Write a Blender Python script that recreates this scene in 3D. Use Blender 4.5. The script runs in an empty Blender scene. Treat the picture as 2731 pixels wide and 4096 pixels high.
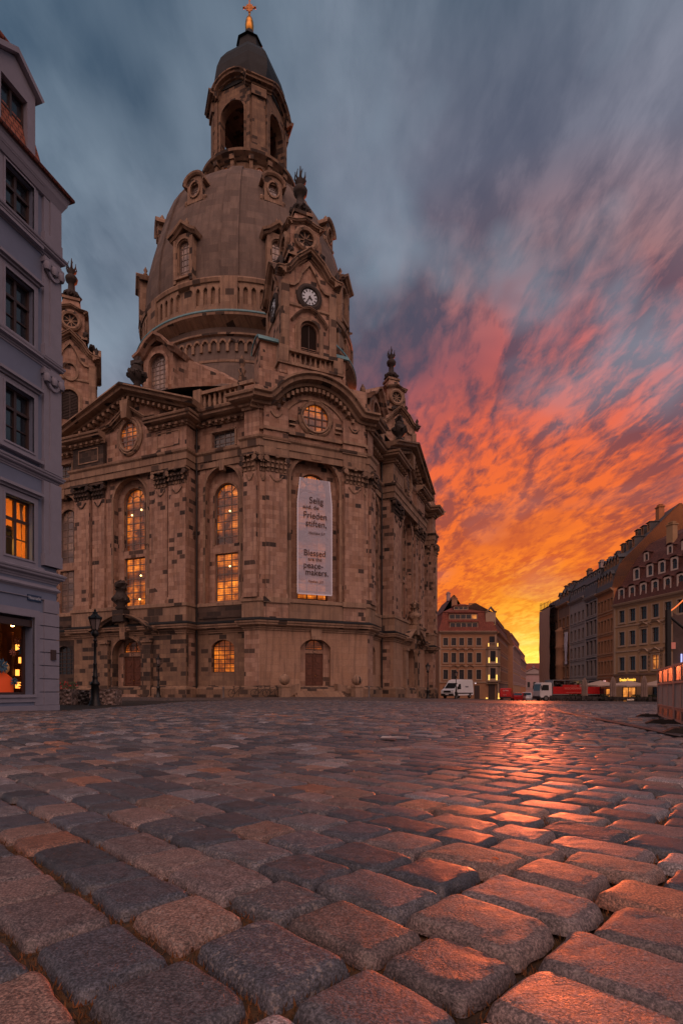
import bpy, math, random
import numpy as np
from math import sin, cos, pi, sqrt, radians as R, atan2
random.seed(7)
SC = bpy.context.scene
COL = SC.collection
# ------------------------------------------------------------------ camera
F = 2191.0
CAMZ = 0.5
cd = bpy.data.cameras.new('camera'); cam = bpy.data.objects.new('camera', cd); COL.objects.link(cam)
cam.location = (0, 0, CAMZ); cam.rotation_euler = (R(90), 0, 0)
cd.sensor_fit = 'HORIZONTAL'; cd.sensor_width = 36; cd.lens = 36*F/2731
cd.shift_y = (2765-2048)/2731; cd.clip_start = .05; cd.clip_end = 4000
SC.camera = cam
SC.view_settings.view_transform = 'Standard'; SC.view_settings.look = 'None'
SC.view_settings.exposure = 0.0; SC.view_settings.gamma = 1
# ------------------------------------------------------------------ world
GLOW = (0.345, 1.0, 0.055)
W = bpy.data.worlds.new('World'); SC.world = W; W.use_nodes = True
nt = W.node_tree; nt.nodes.clear()
class NT:
    """small node helper"""
    def __init__(s, t): s.t = t
    def __call__(s, typ, ins=None, **kw):
        n = s.t.nodes.new(typ)
        for k, v in kw.items(): setattr(n, k, v)
        for k, v in (ins or {}).items():
            if isinstance(v, bpy.types.NodeSocket): s.t.links.new(v, n.inputs[k])
            else: n.inputs[k].default_value = v
        return n
    def math(s, op, a, b=0.0, clamp=False):
        return s('ShaderNodeMath', {0: a, 1: b}, operation=op, use_clamp=clamp).outputs[0]
    def vmath(s, op, a, b=(0, 0, 0)):
        n = s('ShaderNodeVectorMath', {0: a, 1: b}, operation=op)
        return n.outputs['Value'] if op in ('DOT_PRODUCT', 'LENGTH') else n.outputs[0]
    def ramp(s, fac, stops, interp='LINEAR'):
        n = s('ShaderNodeValToRGB', {0: fac}); n.color_ramp.interpolation = interp
        e = n.color_ramp.elements
        while len(e) < len(stops): e.new(0.5)
        for i, (p, c) in enumerate(stops):
            e[i].position = p; e[i].color = (c, c, c, 1) if isinstance(c, (int, float)) else (*c, 1)
        return n.outputs[0]
    def mix(s, fac, a, b, blend='MIX'):
        n = s('ShaderNodeMix', data_type='RGBA', blend_type=blend)
        for k, v in ((0, fac), (6, a), (7, b)):
            if isinstance(v, bpy.types.NodeSocket): s.t.links.new(v, n.inputs[k])
            else: n.inputs[k].default_value = v if k == 0 else (*v[:3], 1)
        return n.outputs[2]
    def noise(s, vec, scale, detail=4, rough=.55, dist=0.0, out=0):
        return s('ShaderNodeTexNoise', {'Vector': vec, 'Scale': scale, 'Detail': detail, 'Roughness': rough, 'Distortion': dist}).outputs[out]
    def maprange(s, v, a, b, c, d, clamp=True):
        return s('ShaderNodeMapRange', {0: v, 1: a, 2: b, 3: c, 4: d}, clamp=clamp).outputs[0]
w = NT(nt)
gd = w('ShaderNodeTexCoord').outputs['Generated']
d = w.vmath('NORMALIZE', gd)
sp = w('ShaderNodeSeparateXYZ', {0: d})
X, Y, Z = sp.outputs
zz = w.math('ADD', w.math('MAXIMUM', Z, 0.0), 0.055)
px = w.math('DIVIDE', X, zz); py = w.math('DIVIDE', Y, zz)
# cloud sheet coordinates, streaks running away from the square
def sheet(rot, sx, sy, off):
    c = w('ShaderNodeCombineXYZ', {0: px, 1: py, 2: 0.0}).outputs[0]
    return w('ShaderNodeMapping', {'Vector': c, 'Rotation': (0, 0, rot), 'Scale': (sx, sy, 1), 'Location': (off, off*.7, 0)}).outputs[0]
wob = w.noise(sheet(0, .35, .2, 4.2), 1.0, 3, .5, 0, 1)
def warped(rot, sx, sy, off, amt):
    v = sheet(rot, sx, sy, off)
    return w.vmath('ADD', v, w.vmath('MULTIPLY', w.vmath('SUBTRACT', wob, (.5, .5, .5)), (amt, amt, 0)))
n_big = w.noise(warped(R(24), 1.45, 1.0, 3.1, 1.5), 1.0, 4, .52, .3)
n_mid = w.noise(warped(R(10), 5.6, 1.35, 7.7, 1.5), 1.0, 7, .60, .5)
n_fin = w.noise(warped(R(30), 19, 7.5, 1.3, 1.8), 1.0, 6, .62, .3)
glow = Vg = tuple(v/sqrt(sum(q*q for q in GLOW)) for v in GLOW)
cg = w.math('MAXIMUM', w.vmath('DOT_PRODUCT', d, glow), 0.0)
hi = [(.0, (.14, .17, .21)), (.45, (.17, .245, .32)), (.66, (.215, .255, .325)), (.76, (.235, .235, .30)), (.83, (.36, .185, .195)),
      (.885, (.66, .135, .115)), (.925, (.86, .135, .055)), (.965, (.90, .16, .028)), (.985, (.95, .21, .018)), (.9945, (1.0, .34, .022)), (.9982, (1.0, .56, .05)), (1.0, (1.0, .72, .12))]
lo = [(.0, (.04, .06, .09)), (.45, (.040, .080, .135)), (.66, (.044, .074, .118)), (.76, (.058, .072, .120)), (.83, (.075, .075, .115)),
      (.885, (.105, .066, .10)), (.925, (.17, .066, .085)), (.965, (.36, .070, .045)), (.985, (.62, .095, .022)), (.9945, (.80, .18, .015)), (.9982, (.93, .36, .02)), (1.0, (1.0, .50, .05))]
chi = w.ramp(cg, hi); clo = w.ramp(cg, lo)
# soft veil high up, ribbed cloud nearer the glow
m_soft = w.maprange(w.math('ADD', w.math('MULTIPLY', n_big, .62), w.math('MULTIPLY', w.noise(warped(R(28), 3.6, 2.1, 21.0, 1.6), 1.0, 6, .58, .3), .38)), .40, .60, 0, 1)
m_rib = w.maprange(w.math('ADD', w.math('MULTIPLY', n_mid, .58), w.math('MULTIPLY', n_fin, .42)), .44, .565, 0, 1)
m_rib = w.math('MULTIPLY', m_rib, w.maprange(n_big, .32, .56, .30, 1.2), True)
near = w.maprange(cg, .74, .90, 0.15, .95)
m = w('ShaderNodeMix', {0: near, 2: m_soft, 3: m_rib}, data_type='FLOAT').outputs[0]
sky = w.mix(m, clo, chi)
# pale blue gaps
gap = w.maprange(w.noise(warped(R(30), 1.9, 1.25, 11.3, 1.8), 1.0, 4, .5), .50, .68, 0, .85)
gap = w.math('MULTIPLY', gap, w.maprange(cg, .84, .95, 1, .12))
sky = w.mix(gap, sky, (.25, .32, .40))
# unseen sky behind the camera, added bright and pink-grey to light the church
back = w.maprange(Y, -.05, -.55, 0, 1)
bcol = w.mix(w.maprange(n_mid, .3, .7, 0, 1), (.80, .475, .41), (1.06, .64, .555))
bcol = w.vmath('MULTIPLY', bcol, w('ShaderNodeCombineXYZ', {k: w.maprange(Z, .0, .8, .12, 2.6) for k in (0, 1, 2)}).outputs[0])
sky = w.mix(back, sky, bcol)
# strong glow core low over the street end
core = w.math('POWER', cg, 1400.0)
corec = w.mix(1.0, (1.0, .33, .07), (1, 1, 1), 'MULTIPLY')
sky2 = w('ShaderNodeVectorMath', {0: sky, 1: w.vmath('SCALE', (1, 1, 1))}, operation='ADD').outputs[0] if False else sky
core_v = w('ShaderNodeVectorMath', {0: (1.0, .52, .08), 'Scale': w.math('MULTIPLY', core, .55)}, operation='SCALE').outputs[0]
sky = w.vmath('ADD', sky, core_v)
# physical sky adds its own faint low-sun gradient
ns = w('ShaderNodeTexSky', sky_type='NISHITA', sun_disc=False, sun_elevation=R(2), sun_rotation=R(19.2), altitude=100, dust_density=2.0)
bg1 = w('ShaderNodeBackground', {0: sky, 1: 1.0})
bg2 = w('ShaderNodeBackground', {0: ns.outputs[0], 1: 0.003})
out = w('ShaderNodeOutputWorld', {0: w('ShaderNodeAddShader', {0: bg1.outputs[0], 1: bg2.outputs[0]}).outputs[0]})
# ------------------------------------------------------------------ unrisen sun: lamp added low over the street end for the paving's red sheen
sl = bpy.data.lights.new('sun', 'SUN'); sl.energy = 4.2; sl.angle = R(4.0); sl.color = (1, .17, .055)
so = bpy.data.objects.new('sun', sl); COL.objects.link(so)
so.rotation_euler = (R(90-3.5), 0, R(180-19.2))
# ------------------------------------------------------------------ helpers
class Fr:
    """wall frame: s along the wall, d outward, z up"""
    def __init__(f, cx=0, cy=0, ang=0): f.cx, f.cy, f.a = cx, cy, ang; f.c, f.s_ = cos(ang), sin(ang)
    def p(f, s, d, z): return (f.cx+s*f.c+d*f.s_, f.cy+s*f.s_-d*f.c, z)
F0 = Fr()
class MB:
    def __init__(m): m.v = []; m.f = []; m.mi = []; m.sm = []
    def face(m, pts, mi=0, sm=False):
        i = len(m.v); m.v += [tuple(p) for p in pts]; m.f.append(tuple(range(i, i+len(pts)))); m.mi.append(mi); m.sm.append(sm)
    def mesh(m, vs, fs, mi=0, sm=False):
        i = len(m.v); m.v += [tuple(p) for p in vs]
        for f in fs: m.f.append(tuple(j+i for j in f)); m.mi.append(mi); m.sm.append(sm)
    def box(m, s0, s1, d0, d1, z0, z1, fr=F0, mi=0, bev=0):
        P = [fr.p(s, d, z) for z in (z0, z1) for s, d in ((s0, d1), (s1, d1), (s1, d0), (s0, d0))]
        m.mesh(P, [(0, 1, 5, 4), (1, 2, 6, 5), (2, 3, 7, 6), (3, 0, 4, 7), (4, 5, 6, 7), (3, 2, 1, 0)], mi)
    def cbox(m, c, sz, mi=0, rot=0, tilt=None):
        x, y, z = [q/2 for q in sz]; ca, sa = cos(rot), sin(rot)
        P = []
        for k in (-z, z):
            for i, j in ((-x, -y), (x, -y), (x, y), (-x, y)):
                P.append((c[0]+i*ca-j*sa, c[1]+i*sa+j*ca, c[2]+k))
        m.mesh(P, [(0, 1, 5, 4), (1, 2, 6, 5), (2, 3, 7, 6), (3, 0, 4, 7), (4, 5, 6, 7), (3, 2, 1, 0)], mi)
    def prism(m, poly, d0, d1, fr=F0, mi=0):
        """poly in (s,z) ccw seen from outside; from depth d0 (back) to d1 (front)"""
        n = len(poly)
        A = [fr.p(s, d1, z) for s, z in poly]; B = [fr.p(s, d0, z) for s, z in poly]
        m.mesh(A+B, [tuple(range(n)), tuple(range(2*n-1, n-1, -1))] + [(i, i+n, (i+1) % n+n, (i+1) % n) for i in range(n)], mi)
    def vprism(m, poly, z0, z1, mi=0, cap=True):
        n = len(poly)
        A = [(x, y, z0) for x, y in poly]; B = [(x, y, z1) for x, y in poly]
        fs = [(i, (i+1) % n, (i+1) % n+n, i+n) for i in range(n)]
        if cap: fs += [tuple(range(n, 2*n)), tuple(range(n-1, -1, -1))]
        m.mesh(A+B, fs, mi)
    def loft(m, rings, mi=0, sm=False, cap=True):
        n = len(rings[0]); vs = [p for r in rings for p in r]; fs = []
        for k in range(len(rings)-1):
            for i in range(n):
                j = (i+1) % n; fs.append((k*n+i, k*n+j, (k+1)*n+j, (k+1)*n+i))
        m.mesh(vs, fs, mi, sm)
        if cap:
            m.face(rings[-1], mi); m.face(rings[0][::-1], mi)
    def lathe(m, prof, n=24, c=(0, 0, 0), mi=0, sm=True, a0=0, a1=2*pi, sx=1, sy=1):
        full = abs(a1-a0-2*pi) < 1e-6; k = n if full else n+1
        vs = []
        for r, z in prof:
            for i in range(k):
                a = a0+(a1-a0)*i/n; vs.append((c[0]+r*cos(a)*sx, c[1]+r*sin(a)*sy, c[2]+z))
        fs = []
        for q in range(len(prof)-1):
            for i in range(n):
                j = (i+1) % k; fs.append((q*k+i, q*k+j, (q+1)*k+j, (q+1)*k+i))
        m.mesh(vs, fs, mi, sm)
    def sweepH(m, path, prof, closed=False, mi=0, flip=False):
        """sweep profile (out,z) along horizontal polyline of (x,y); outward = right of travel"""
        n = len(path); rings = []
        for i in range(n):
            p = path[i]
            if closed or 0 < i < n-1:
                a = path[i-1]; b = path[(i+1) % n]
                d1 = (p[0]-a[0], p[1]-a[1]); d2 = (b[0]-p[0], b[1]-p[1])
            elif i == 0: d1 = d2 = (path[1][0]-p[0], path[1][1]-p[1])
            else: d1 = d2 = (p[0]-path[i-1][0], p[1]-path[i-1][1])
            l1 = math.hypot(*d1) or 1; l2 = math.hypot(*d2) or 1
            n1 = (d1[1]/l1, -d1[0]/l1); n2 = (d2[1]/l2, -d2[0]/l2)
            sx, sy = n1[0]+n2[0], n1[1]+n2[1]; dd = (sx*n1[0]+sy*n1[1]) or 1
            k = 1/dd if abs(dd) > .2 else 1/.2
            o = (sx*k, sy*k)
            rings.append([(p[0]+o[0]*q[0], p[1]+o[1]*q[0], q[1]) for q in prof])
        kk = len(prof); vs = [v for r in rings for v in r]; fs = []
        for i in range(n if closed else n-1):
            j = (i+1) % n
            for q in range(kk-1): fs.append((i*kk+q, j*kk+q, j*kk+q+1, i*kk+q+1))
        m.mesh(vs, fs, mi)
        if not closed:
            m.face(rings[0][::-1], mi); m.face(rings[-1], mi)
    def sweepV(m, path, prof, fr=F0, mi=0, closed=False):
        """sweep profile (d,h) along path of (s,z) in the wall plane; h measured along the in-plane normal (left of travel)"""
        n = len(path); rings = []
        for i in range(n):
            p = path[i]
            if closed: a, b = path[i-1], path[(i+1) % n]
            else: a, b = path[max(0, i-1)], path[min(n-1, i+1)]
            d1 = (p[0]-a[0], p[1]-a[1]); d2 = (b[0]-p[0], b[1]-p[1])
            if not closed and i == 0: d1 = d2
            if not closed and i == n-1: d2 = d1
            l1 = math.hypot(*d1) or 1; l2 = math.hypot(*d2) or 1
            n1 = (-d1[1]/l1, d1[0]/l1); n2 = (-d2[1]/l2, d2[0]/l2)
            sx, sy = n1[0]+n2[0], n1[1]+n2[1]; dd = (sx*n1[0]+sy*n1[1]) or 1
            k = 1/max(dd, .35)
            rings.append([fr.p(p[0]+sx*k*h, dep, p[1]+sy*k*h) for dep, h in prof])
        kk = len(prof); vs = [v for r in rings for v in r]; fs = []
        for i in range(n if closed else n-1):
            j = (i+1) % n
            for q in range(kk-1): fs.append((i*kk+q, i*kk+q+1, j*kk+q+1, j*kk+q))
        m.mesh(vs, fs, mi)
        if not closed:
            m.face(rings[0], mi); m.face(rings[-1][::-1], mi)
    def tube(m, pts, r, n=8, mi=0, r2=None):
        rings = []
        for i, p in enumerate(pts):
            a = pts[max(0, i-1)]; b = pts[min(len(pts)-1, i+1)]
            t = np.array(b, float)-np.array(a, float); t /= np.linalg.norm(t) or 1
            u = np.cross(t, (0, 0, 1)); 
            if np.linalg.norm(u) < .1: u = np.cross(t, (1, 0, 0))
            u /= np.linalg.norm(u); v = np.cross(t, u)
            rr = r if r2 is None else r+(r2-r)*i/(len(pts)-1)
            rings.append([tuple(np.array(p)+rr*(u*cos(2*pi*k/n)+v*sin(2*pi*k/n))) for k in range(n)])
        m.loft(rings, mi, True)
    def ball(m, c, r, n=12, mi=0, sz=1.0):
        prof = [(r*sin(pi*i/(n//2)), -r*sz*cos(pi*i/(n//2))) for i in range(n//2+1)]
        m.lathe(prof, n, c, mi)
    def blob(m, c, r, seed=0, mi=0, amp=.35, sz=1.0, n=10):
        rnd = random.Random(seed); vs = []; h = n//2
        for i in range(h+1):
            for j in range(n):
                a, b = pi*i/h, 2*pi*j/n; k = r*(1+amp*(rnd.random()-.5)*2)
                vs.append((c[0]+k*sin(a)*cos(b), c[1]+k*sin(a)*sin(b), c[2]-k*sz*cos(a)))
        fs = [(i*n+j, i*n+(j+1) % n, (i+1)*n+(j+1) % n, (i+1)*n+j) for i in range(h) for j in range(n)]
        m.mesh(vs, fs, mi)
    def build(m, name, mats, parent=None, uv=True, cyl=0):
        me = bpy.data.meshes.new(name)
        me.from_pydata(m.v, [], m.f)
        if not isinstance(mats, (list, tuple)): mats = [mats]
        for q in mats: me.materials.append(q)
        me.polygons.foreach_set('material_index', m.mi)
        me.polygons.foreach_set('use_smooth', m.sm)
        if uv:
            ul = me.uv_layers.new(name='UVMap')
            nl = len(me.loops); co = np.empty(len(me.vertices)*3); me.vertices.foreach_get('co', co); co = co.reshape(-1, 3)
            vi = np.empty(nl, int); me.loops.foreach_get('vertex_index', vi)
            nn = np.empty(len(me.polygons)*3); me.polygons.foreach_get('normal', nn); nn = nn.reshape(-1, 3)
            lt = np.empty(len(me.polygons), int); me.polygons.foreach_get('loop_total', lt)
            ln = np.repeat(nn, lt, axis=0); P = co[vi]
            h = np.hypot(ln[:, 0], ln[:, 1])+1e-9
            tx, ty = -ln[:, 1]/h, ln[:, 0]/h
            u = P[:, 0]*tx+P[:, 1]*ty; v = P[:, 2]*1.0
            flat = np.abs(ln[:, 2]) > .75
            u = np.where(flat, P[:, 0], u); v = np.where(flat, P[:, 1], v)
            if cyl: u = np.where(flat, u, (np.arctan2(P[:, 1], P[:, 0]) % (2*pi))*cyl); v = np.where(flat, v, P[:, 2])
            ul.data.foreach_set('uv', np.stack([u, v], 1).ravel().astype(np.float32))
        me.validate(); me.update()
        o = bpy.data.objects.new(name, me); COL.objects.link(o)
        if parent: o.parent = parent
        return o
def empty(name, loc=(0, 0, 0), rz=0):
    o = bpy.data.objects.new(name, None); COL.objects.link(o); o.location = loc; o.rotation_euler = (0, 0, rz); o.empty_display_size = .3
    return o
def tag(o, label=None, cat=None, group=None, kind=None):
    if label: o['label'] = label
    if cat: o['category'] = cat
    if group: o['group'] = group
    if kind: o['kind'] = kind
    return o
def kids(o): return [q for q in bpy.data.objects if q.parent == o]
def copy_tree(o, parent=None):
    c = o.copy(); COL.objects.link(c); c.parent = parent
    for ch in kids(o): copy_tree(ch, c)
    return c
def text_mesh(body, size, name, mat, parent=None, fr=None, s=0, d=0, z=0, align='CENTER', shear=0, ext=.01, sx=1.0, bold=0.0):
    cu = bpy.data.curves.new('lettering', 'FONT'); cu.body = body; cu.size = size; cu.align_x = align; cu.extrude = ext; cu.shear = shear; cu.offset = bold
    o = bpy.data.objects.new('lettering', cu); COL.objects.link(o)
    bpy.context.view_layer.update()
    me = bpy.data.meshes.new_from_object(o.evaluated_get(bpy.context.evaluated_depsgraph_get()))
    bpy.data.objects.remove(o)
    for v in me.vertices:
        x, y, zz = v.co; v.co = fr.p(s+x*sx, d+zz, z+y)
    me.materials.clear(); me.materials.append(mat)
    o = bpy.data.objects.new(name, me); COL.objects.link(o)
    if parent: o.parent = parent
    return o
# opening helpers -----------------------------------------------------------
def arch_top(op, s):
    sc, hw, z0, zs, z1 = op[:5]
    t = max(-1, min(1, (s-sc)/hw)); rise = z1-zs
    if rise <= 0: return zs
    if rise >= hw*.85: return zs+rise*sqrt(max(0, 1-t*t))
    rr = (hw*hw+rise*rise)/(2*rise)
    return zs+sqrt(max(0, rr*rr-(t*hw)**2))-(rr-rise)
def outline(op, n=14):
    sc, hw, z0, zs, z1 = op[:5]
    pts = [(sc-hw, z0), (sc+hw, z0)]
    if z1 <= zs: return pts+[(sc+hw, zs), (sc-hw, zs)]
    return pts+[(sc+hw*cos(pi*i/n), arch_top(op, sc+hw*cos(pi*i/n))) for i in range(n+1)]
def wall(m, fr, s0, s1, z0, z1, d, ops=(), mi=0, rev=.3, n=14):
    """wall sheet at depth d with openings (centre, halfwidth, z0, spring, top) and reveals of depth rev"""
    zb = sorted({z0, z1, *[q for o in ops for q in (o[2], o[3], o[4]) if z0 < q < z1]})
    for za, zc in zip(zb, zb[1:]):
        if zc-za < 1e-6: continue
        act = sorted([o for o in ops if o[2] <= za+1e-6 and o[4] >= zc-1e-6], key=lambda o: o[0])
        cur = s0
        for o in act:
            a, b = o[0]-o[1], o[0]+o[1]
            if a > cur: m.face([fr.p(cur, d, za), fr.p(a, d, za), fr.p(a, d, zc), fr.p(cur, d, zc)], mi)
            if zc > o[3]+1e-6:
                ss = [o[0]-o[1]*cos(pi*i/n) for i in range(n+1)]
                for p, q in zip(ss, ss[1:]):
                    zp, zq = min(max(arch_top(o, p), za), zc), min(max(arch_top(o, q), za), zc)
                    if zp < zc-1e-5 or zq < zc-1e-5:
                        m.face([fr.p(p, d, zp), fr.p(q, d, zq), fr.p(q, d, zc), fr.p(p, d, zc)], mi)
            cur = b
        if cur < s1-1e-6: m.face([fr.p(cur, d, za), fr.p(s1, d, za), fr.p(s1, d, zc), fr.p(cur, d, zc)], mi)
    for o in ops:
        rv = o[5] if len(o) > 5 else rev
        ol = outline(o, n)
        for i in range(len(ol)):
            p, q = ol[i], ol[(i+1) % len(ol)]
            m.face([fr.p(p[0], d, p[1]), fr.p(p[0], d-rv, p[1]), fr.p(q[0], d-rv, q[1]), fr.p(q[0], d, q[1])], mi)
def window(fr, op, d, mframe, mpane, parent, nx=3, nz=5, bar=.07, lamps=None, name='window', sub='pane'):
    """glazed window filling opening op at depth d: bars are the part, the panes its sub-part"""
    sc, hw, z0, zs, z1 = op[:5]
    b = MB(); dd = d+.06
    b.sweepV(outline(op), [(d-.02, -.001), (dd, -.001), (dd, bar*1.2), (d-.02, bar*1.2)], fr, closed=True)
    for i in range(1, nx):
        s = sc-hw+2*hw*i/nx; b.box(s-bar/2, s+bar/2, d, dd-.004, z0, arch_top(op, s)-.01, fr)
    ztop = zs
    for k in range(1, nz+1):
        z = z0+(ztop-z0)*k/nz
        if z > ztop+.01 or (k == nz and z1 <= zs): continue
        b.box(sc-hw, sc+hw, d, dd-.008, z-bar/2, z+bar/2, fr)
    if z1 > zs and z1-zs > .85*hw:
        rr = hw*.45; pth = [(sc+rr*cos(pi*i/10), zs+rr*sin(pi*i/10)) for i in range(11)]
        b.sweepV(pth, [(d, -bar/2), (dd-.003, -bar/2), (dd-.003, bar/2), (d, bar/2)], fr)
        for a in (pi/4, 3*pi/4):
            b.sweepV([(sc+rr*cos(a), zs+rr*sin(a)), (sc+hw*cos(a), zs+(z1-zs)*sin(a))], [(d, -bar/2), (dd-.005, -bar/2), (dd-.005, bar/2), (d, bar/2)], fr)
    o = b.build(name, mframe, parent)
    g = MB(); g.face([fr.p(s, d+.01, z) for s, z in outline(op)]); g.build(sub, mpane, o)
    if lamps:
        l = MB()
        for s, z in lamps: l.ball(fr.p(sc+s, d+.09, z), .085, 8)
        l.build('lamp', M_bulb, o)
    return o
# ------------------------------------------------------------------ materials
def mat(name, base=(.5, .5, .5), rough=.6, metal=0.0, emit=None, es=0.0, spec=.5):
    m = bpy.data.materials.new(name); m.use_nodes = True
    b = m.node_tree.nodes['Principled BSDF']
    b.inputs['Base Color'].default_value = (*base, 1); b.inputs['Roughness'].default_value = rough; b.inputs['Metallic'].default_value = metal
    b.inputs['Specular IOR Level'].default_value = spec
    if emit: b.inputs['Emission Color'].default_value = (*emit, 1); b.inputs['Emission Strength'].default_value = es
    return m
def nodes(m): return NT(m.node_tree), m.node_tree.nodes['Principled BSDF'], m.node_tree.links
def noisy(name, base, var=.25, scale=3.0, rough=.7, bump=.0, metal=0.0, tint=None, spec=.4):
    m = mat(name, base, rough, metal, spec=spec); n, b, L = nodes(m)
    tc = n('ShaderNodeTexCoord').outputs['Object']
    f = n.noise(tc, scale, 6, .6); f2 = n.noise(tc, scale*9, 4, .6)
    ff = n.math('ADD', n.math('MULTIPLY', f, .65), n.math('MULTIPLY', f2, .35))
    a = tuple(c*(1-var) for c in base); t = tint or tuple(min(1, c*(1+var)) for c in base)
    L.new(n.ramp(ff, [(.3, a), (.7, t)]), b.inputs['Base Color'])
    L.new(n.maprange(f2, .3, .7, rough-.1, min(1, rough+.12)), b.inputs['Roughness'])
    if bump: L.new(n('ShaderNodeBump', {'Strength': bump, 'Distance': .02, 'Height': f2}).outputs[0], b.inputs['Normal'])
    return m
def sandstone(name, cols=((.25, .145, .097), (.45, .30, .22), (.33, .22, .178)), dark=.05, bw=.60, bh=.40, soot=.15, moss=0, bump=.35):
    """ashlar with single re-used soot-black old blocks, larger weathered patches"""
    m = mat(name, cols[0], .85, spec=.25); n, b, L = nodes(m)
    uv = n('ShaderNodeTexCoord').outputs['UV']; ob = n('ShaderNodeTexCoord').outputs['Object']
    def brick(off, c1=(0, 0, 0, 1), mortar=.012):
        v = n('ShaderNodeMapping', {'Vector': uv, 'Location': off}).outputs[0]
        return n('ShaderNodeTexBrick', {'Vector': v, 'Color1': (0, 0, 0, 1), 'Color2': (1, 1, 1, 1), 'Mortar': (.5, .5, .5, 1), 'Scale': 1.0, 'Mortar Size': mortar,
            'Mortar Smooth': .2, 'Bias': 0.0, 'Brick Width': bw, 'Row Height': bh}, offset=.5, squash=1.0)
    b1 = brick((.13, .07, 0))
    rnd = n.math('MULTIPLY', b1.outputs[0], 1.0)
    wn = n('ShaderNodeTexWhiteNoise', {'W': n.math('MULTIPLY', b1.outputs[0], 91.7)}, noise_dimensions='1D')
    r1 = wn.outputs[0]
    wn2 = n('ShaderNodeTexWhiteNoise', {'W': n.math('MULTIPLY', b1.outputs[0], 37.1)}, noise_dimensions='1D').outputs[0]
    big = n.noise(ob, .16, 3, .55); mid = n.noise(ob, .9, 5, .6); fine = n.noise(ob, 9.0, 5, .65)
    c = n.mix(r1, (*cols[0], 1), (*cols[1], 1))
    c = n.mix(n.maprange(mid, .38, .66, 0, .55), c, (*cols[2], 1))
    c = n.mix(.4, c, n.ramp(fine, [(.25, .55), (.75, 1.25)]), 'MULTIPLY')
    # vertical rain streaks below ledges
    st = n('ShaderNodeMapping', {'Vector': uv, 'Scale': (3.2, .22, 1)}).outputs[0]
    stn = n.noise(st, 1.0, 4, .6)
    c = n.mix(n.maprange(stn, .48, .72, 0, .6), c, (.085, .062, .052, 1))
    # old black blocks: rare everywhere, frequent inside the big patches
    thr = n.math('ADD', dark, n.math('MULTIPLY', n.maprange(big, .50, .66, 0, 1), soot))
    isd = n.math('LESS_THAN', wn2, thr)
    isd = n.math('MULTIPLY', isd, n.maprange(fine, .2, .45, .75, 1))
    c = n.mix(n.math('MULTIPLY', isd, n.maprange(r1, 0, 1, .72, 1)), c, (.034, .028, .026, 1))
    c = n.mix(n.math('MULTIPLY', b1.outputs[1], .45), c, (.14, .10, .075, 1))
    L.new(c, b.inputs['Base Color'])
    h = n.math('ADD', n.math('MULTIPLY', fine, .35), n.math('MULTIPLY', n.math('SUBTRACT', 1.0, b1.outputs[1]), .5))
    L.new(n('ShaderNodeBump', {'Strength': bump, 'Distance': .03, 'Height': h}).outputs[0], b.inputs['Normal'])
    return m
M_stone = sandstone('sandstone_ashlar')
M_stone2 = sandstone('sandstone_trim', cols=((.26, .17, .115), (.38, .265, .185), (.19, .135, .105)), dark=.06, bw=.9, bh=.7, soot=.22)  # whole trim toned darker, standing in for deep shade under the cornices
M_soot = sandstone('sooty_sandstone', cols=((.20, .13, .09), (.30, .20, .13), (.12, .085, .065)), dark=.20, bw=.8, bh=.42, soot=.35)
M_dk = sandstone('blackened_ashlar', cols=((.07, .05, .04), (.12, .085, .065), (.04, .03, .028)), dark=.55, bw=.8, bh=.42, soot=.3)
M_clean = sandstone('clean_new_sandstone', cols=((.33, .205, .135), (.38, .25, .175), (.29, .19, .135)), dark=.0, bw=1.3, bh=.6, soot=.0)
M_carv = sandstone('carved_sandstone', cols=((.24, .16, .11), (.34, .235, .165), (.13, .095, .075)), dark=.16, bw=.7, bh=.5, soot=.35, bump=.6)
M_domes = sandstone('dome_sandstone', cols=((.125, .098, .085), (.20, .155, .13), (.105, .088, .08)), dark=.0, bw=1.7, bh=.9, soot=.0, bump=.2)
M_black = noisy('blackened_stone', (.035, .028, .025), .5, 3, .8, .4)
M_copper = noisy('green_copper', (.12, .27, .31), .3, 1.2, .55, .1)
M_lead = noisy('dark_lead_roof', (.014, .018, .021), .5, .8, .6, .1, spec=.2)
M_slate = noisy('roof_slate', (.055, .055, .06), .35, 1.2, .55, .15)
M_gold = noisy('gilding', (.50, .24, .05), .2, 2, .35, 0, 1.0)
M_bar = mat('dark_window_bars', (.05, .032, .025), .6)
M_barp = mat('pale_window_bars', (.15, .12, .105), .6)
M_bulb = mat('bulb', (1, .8, .4), .5, emit=(1, .62, .22), es=5)
M_wood = noisy('carved_door_wood', (.10, .036, .02), .4, 4, .5, .3)
M_iron = mat('black_iron', (.012, .013, .014), .45, .3)
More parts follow.
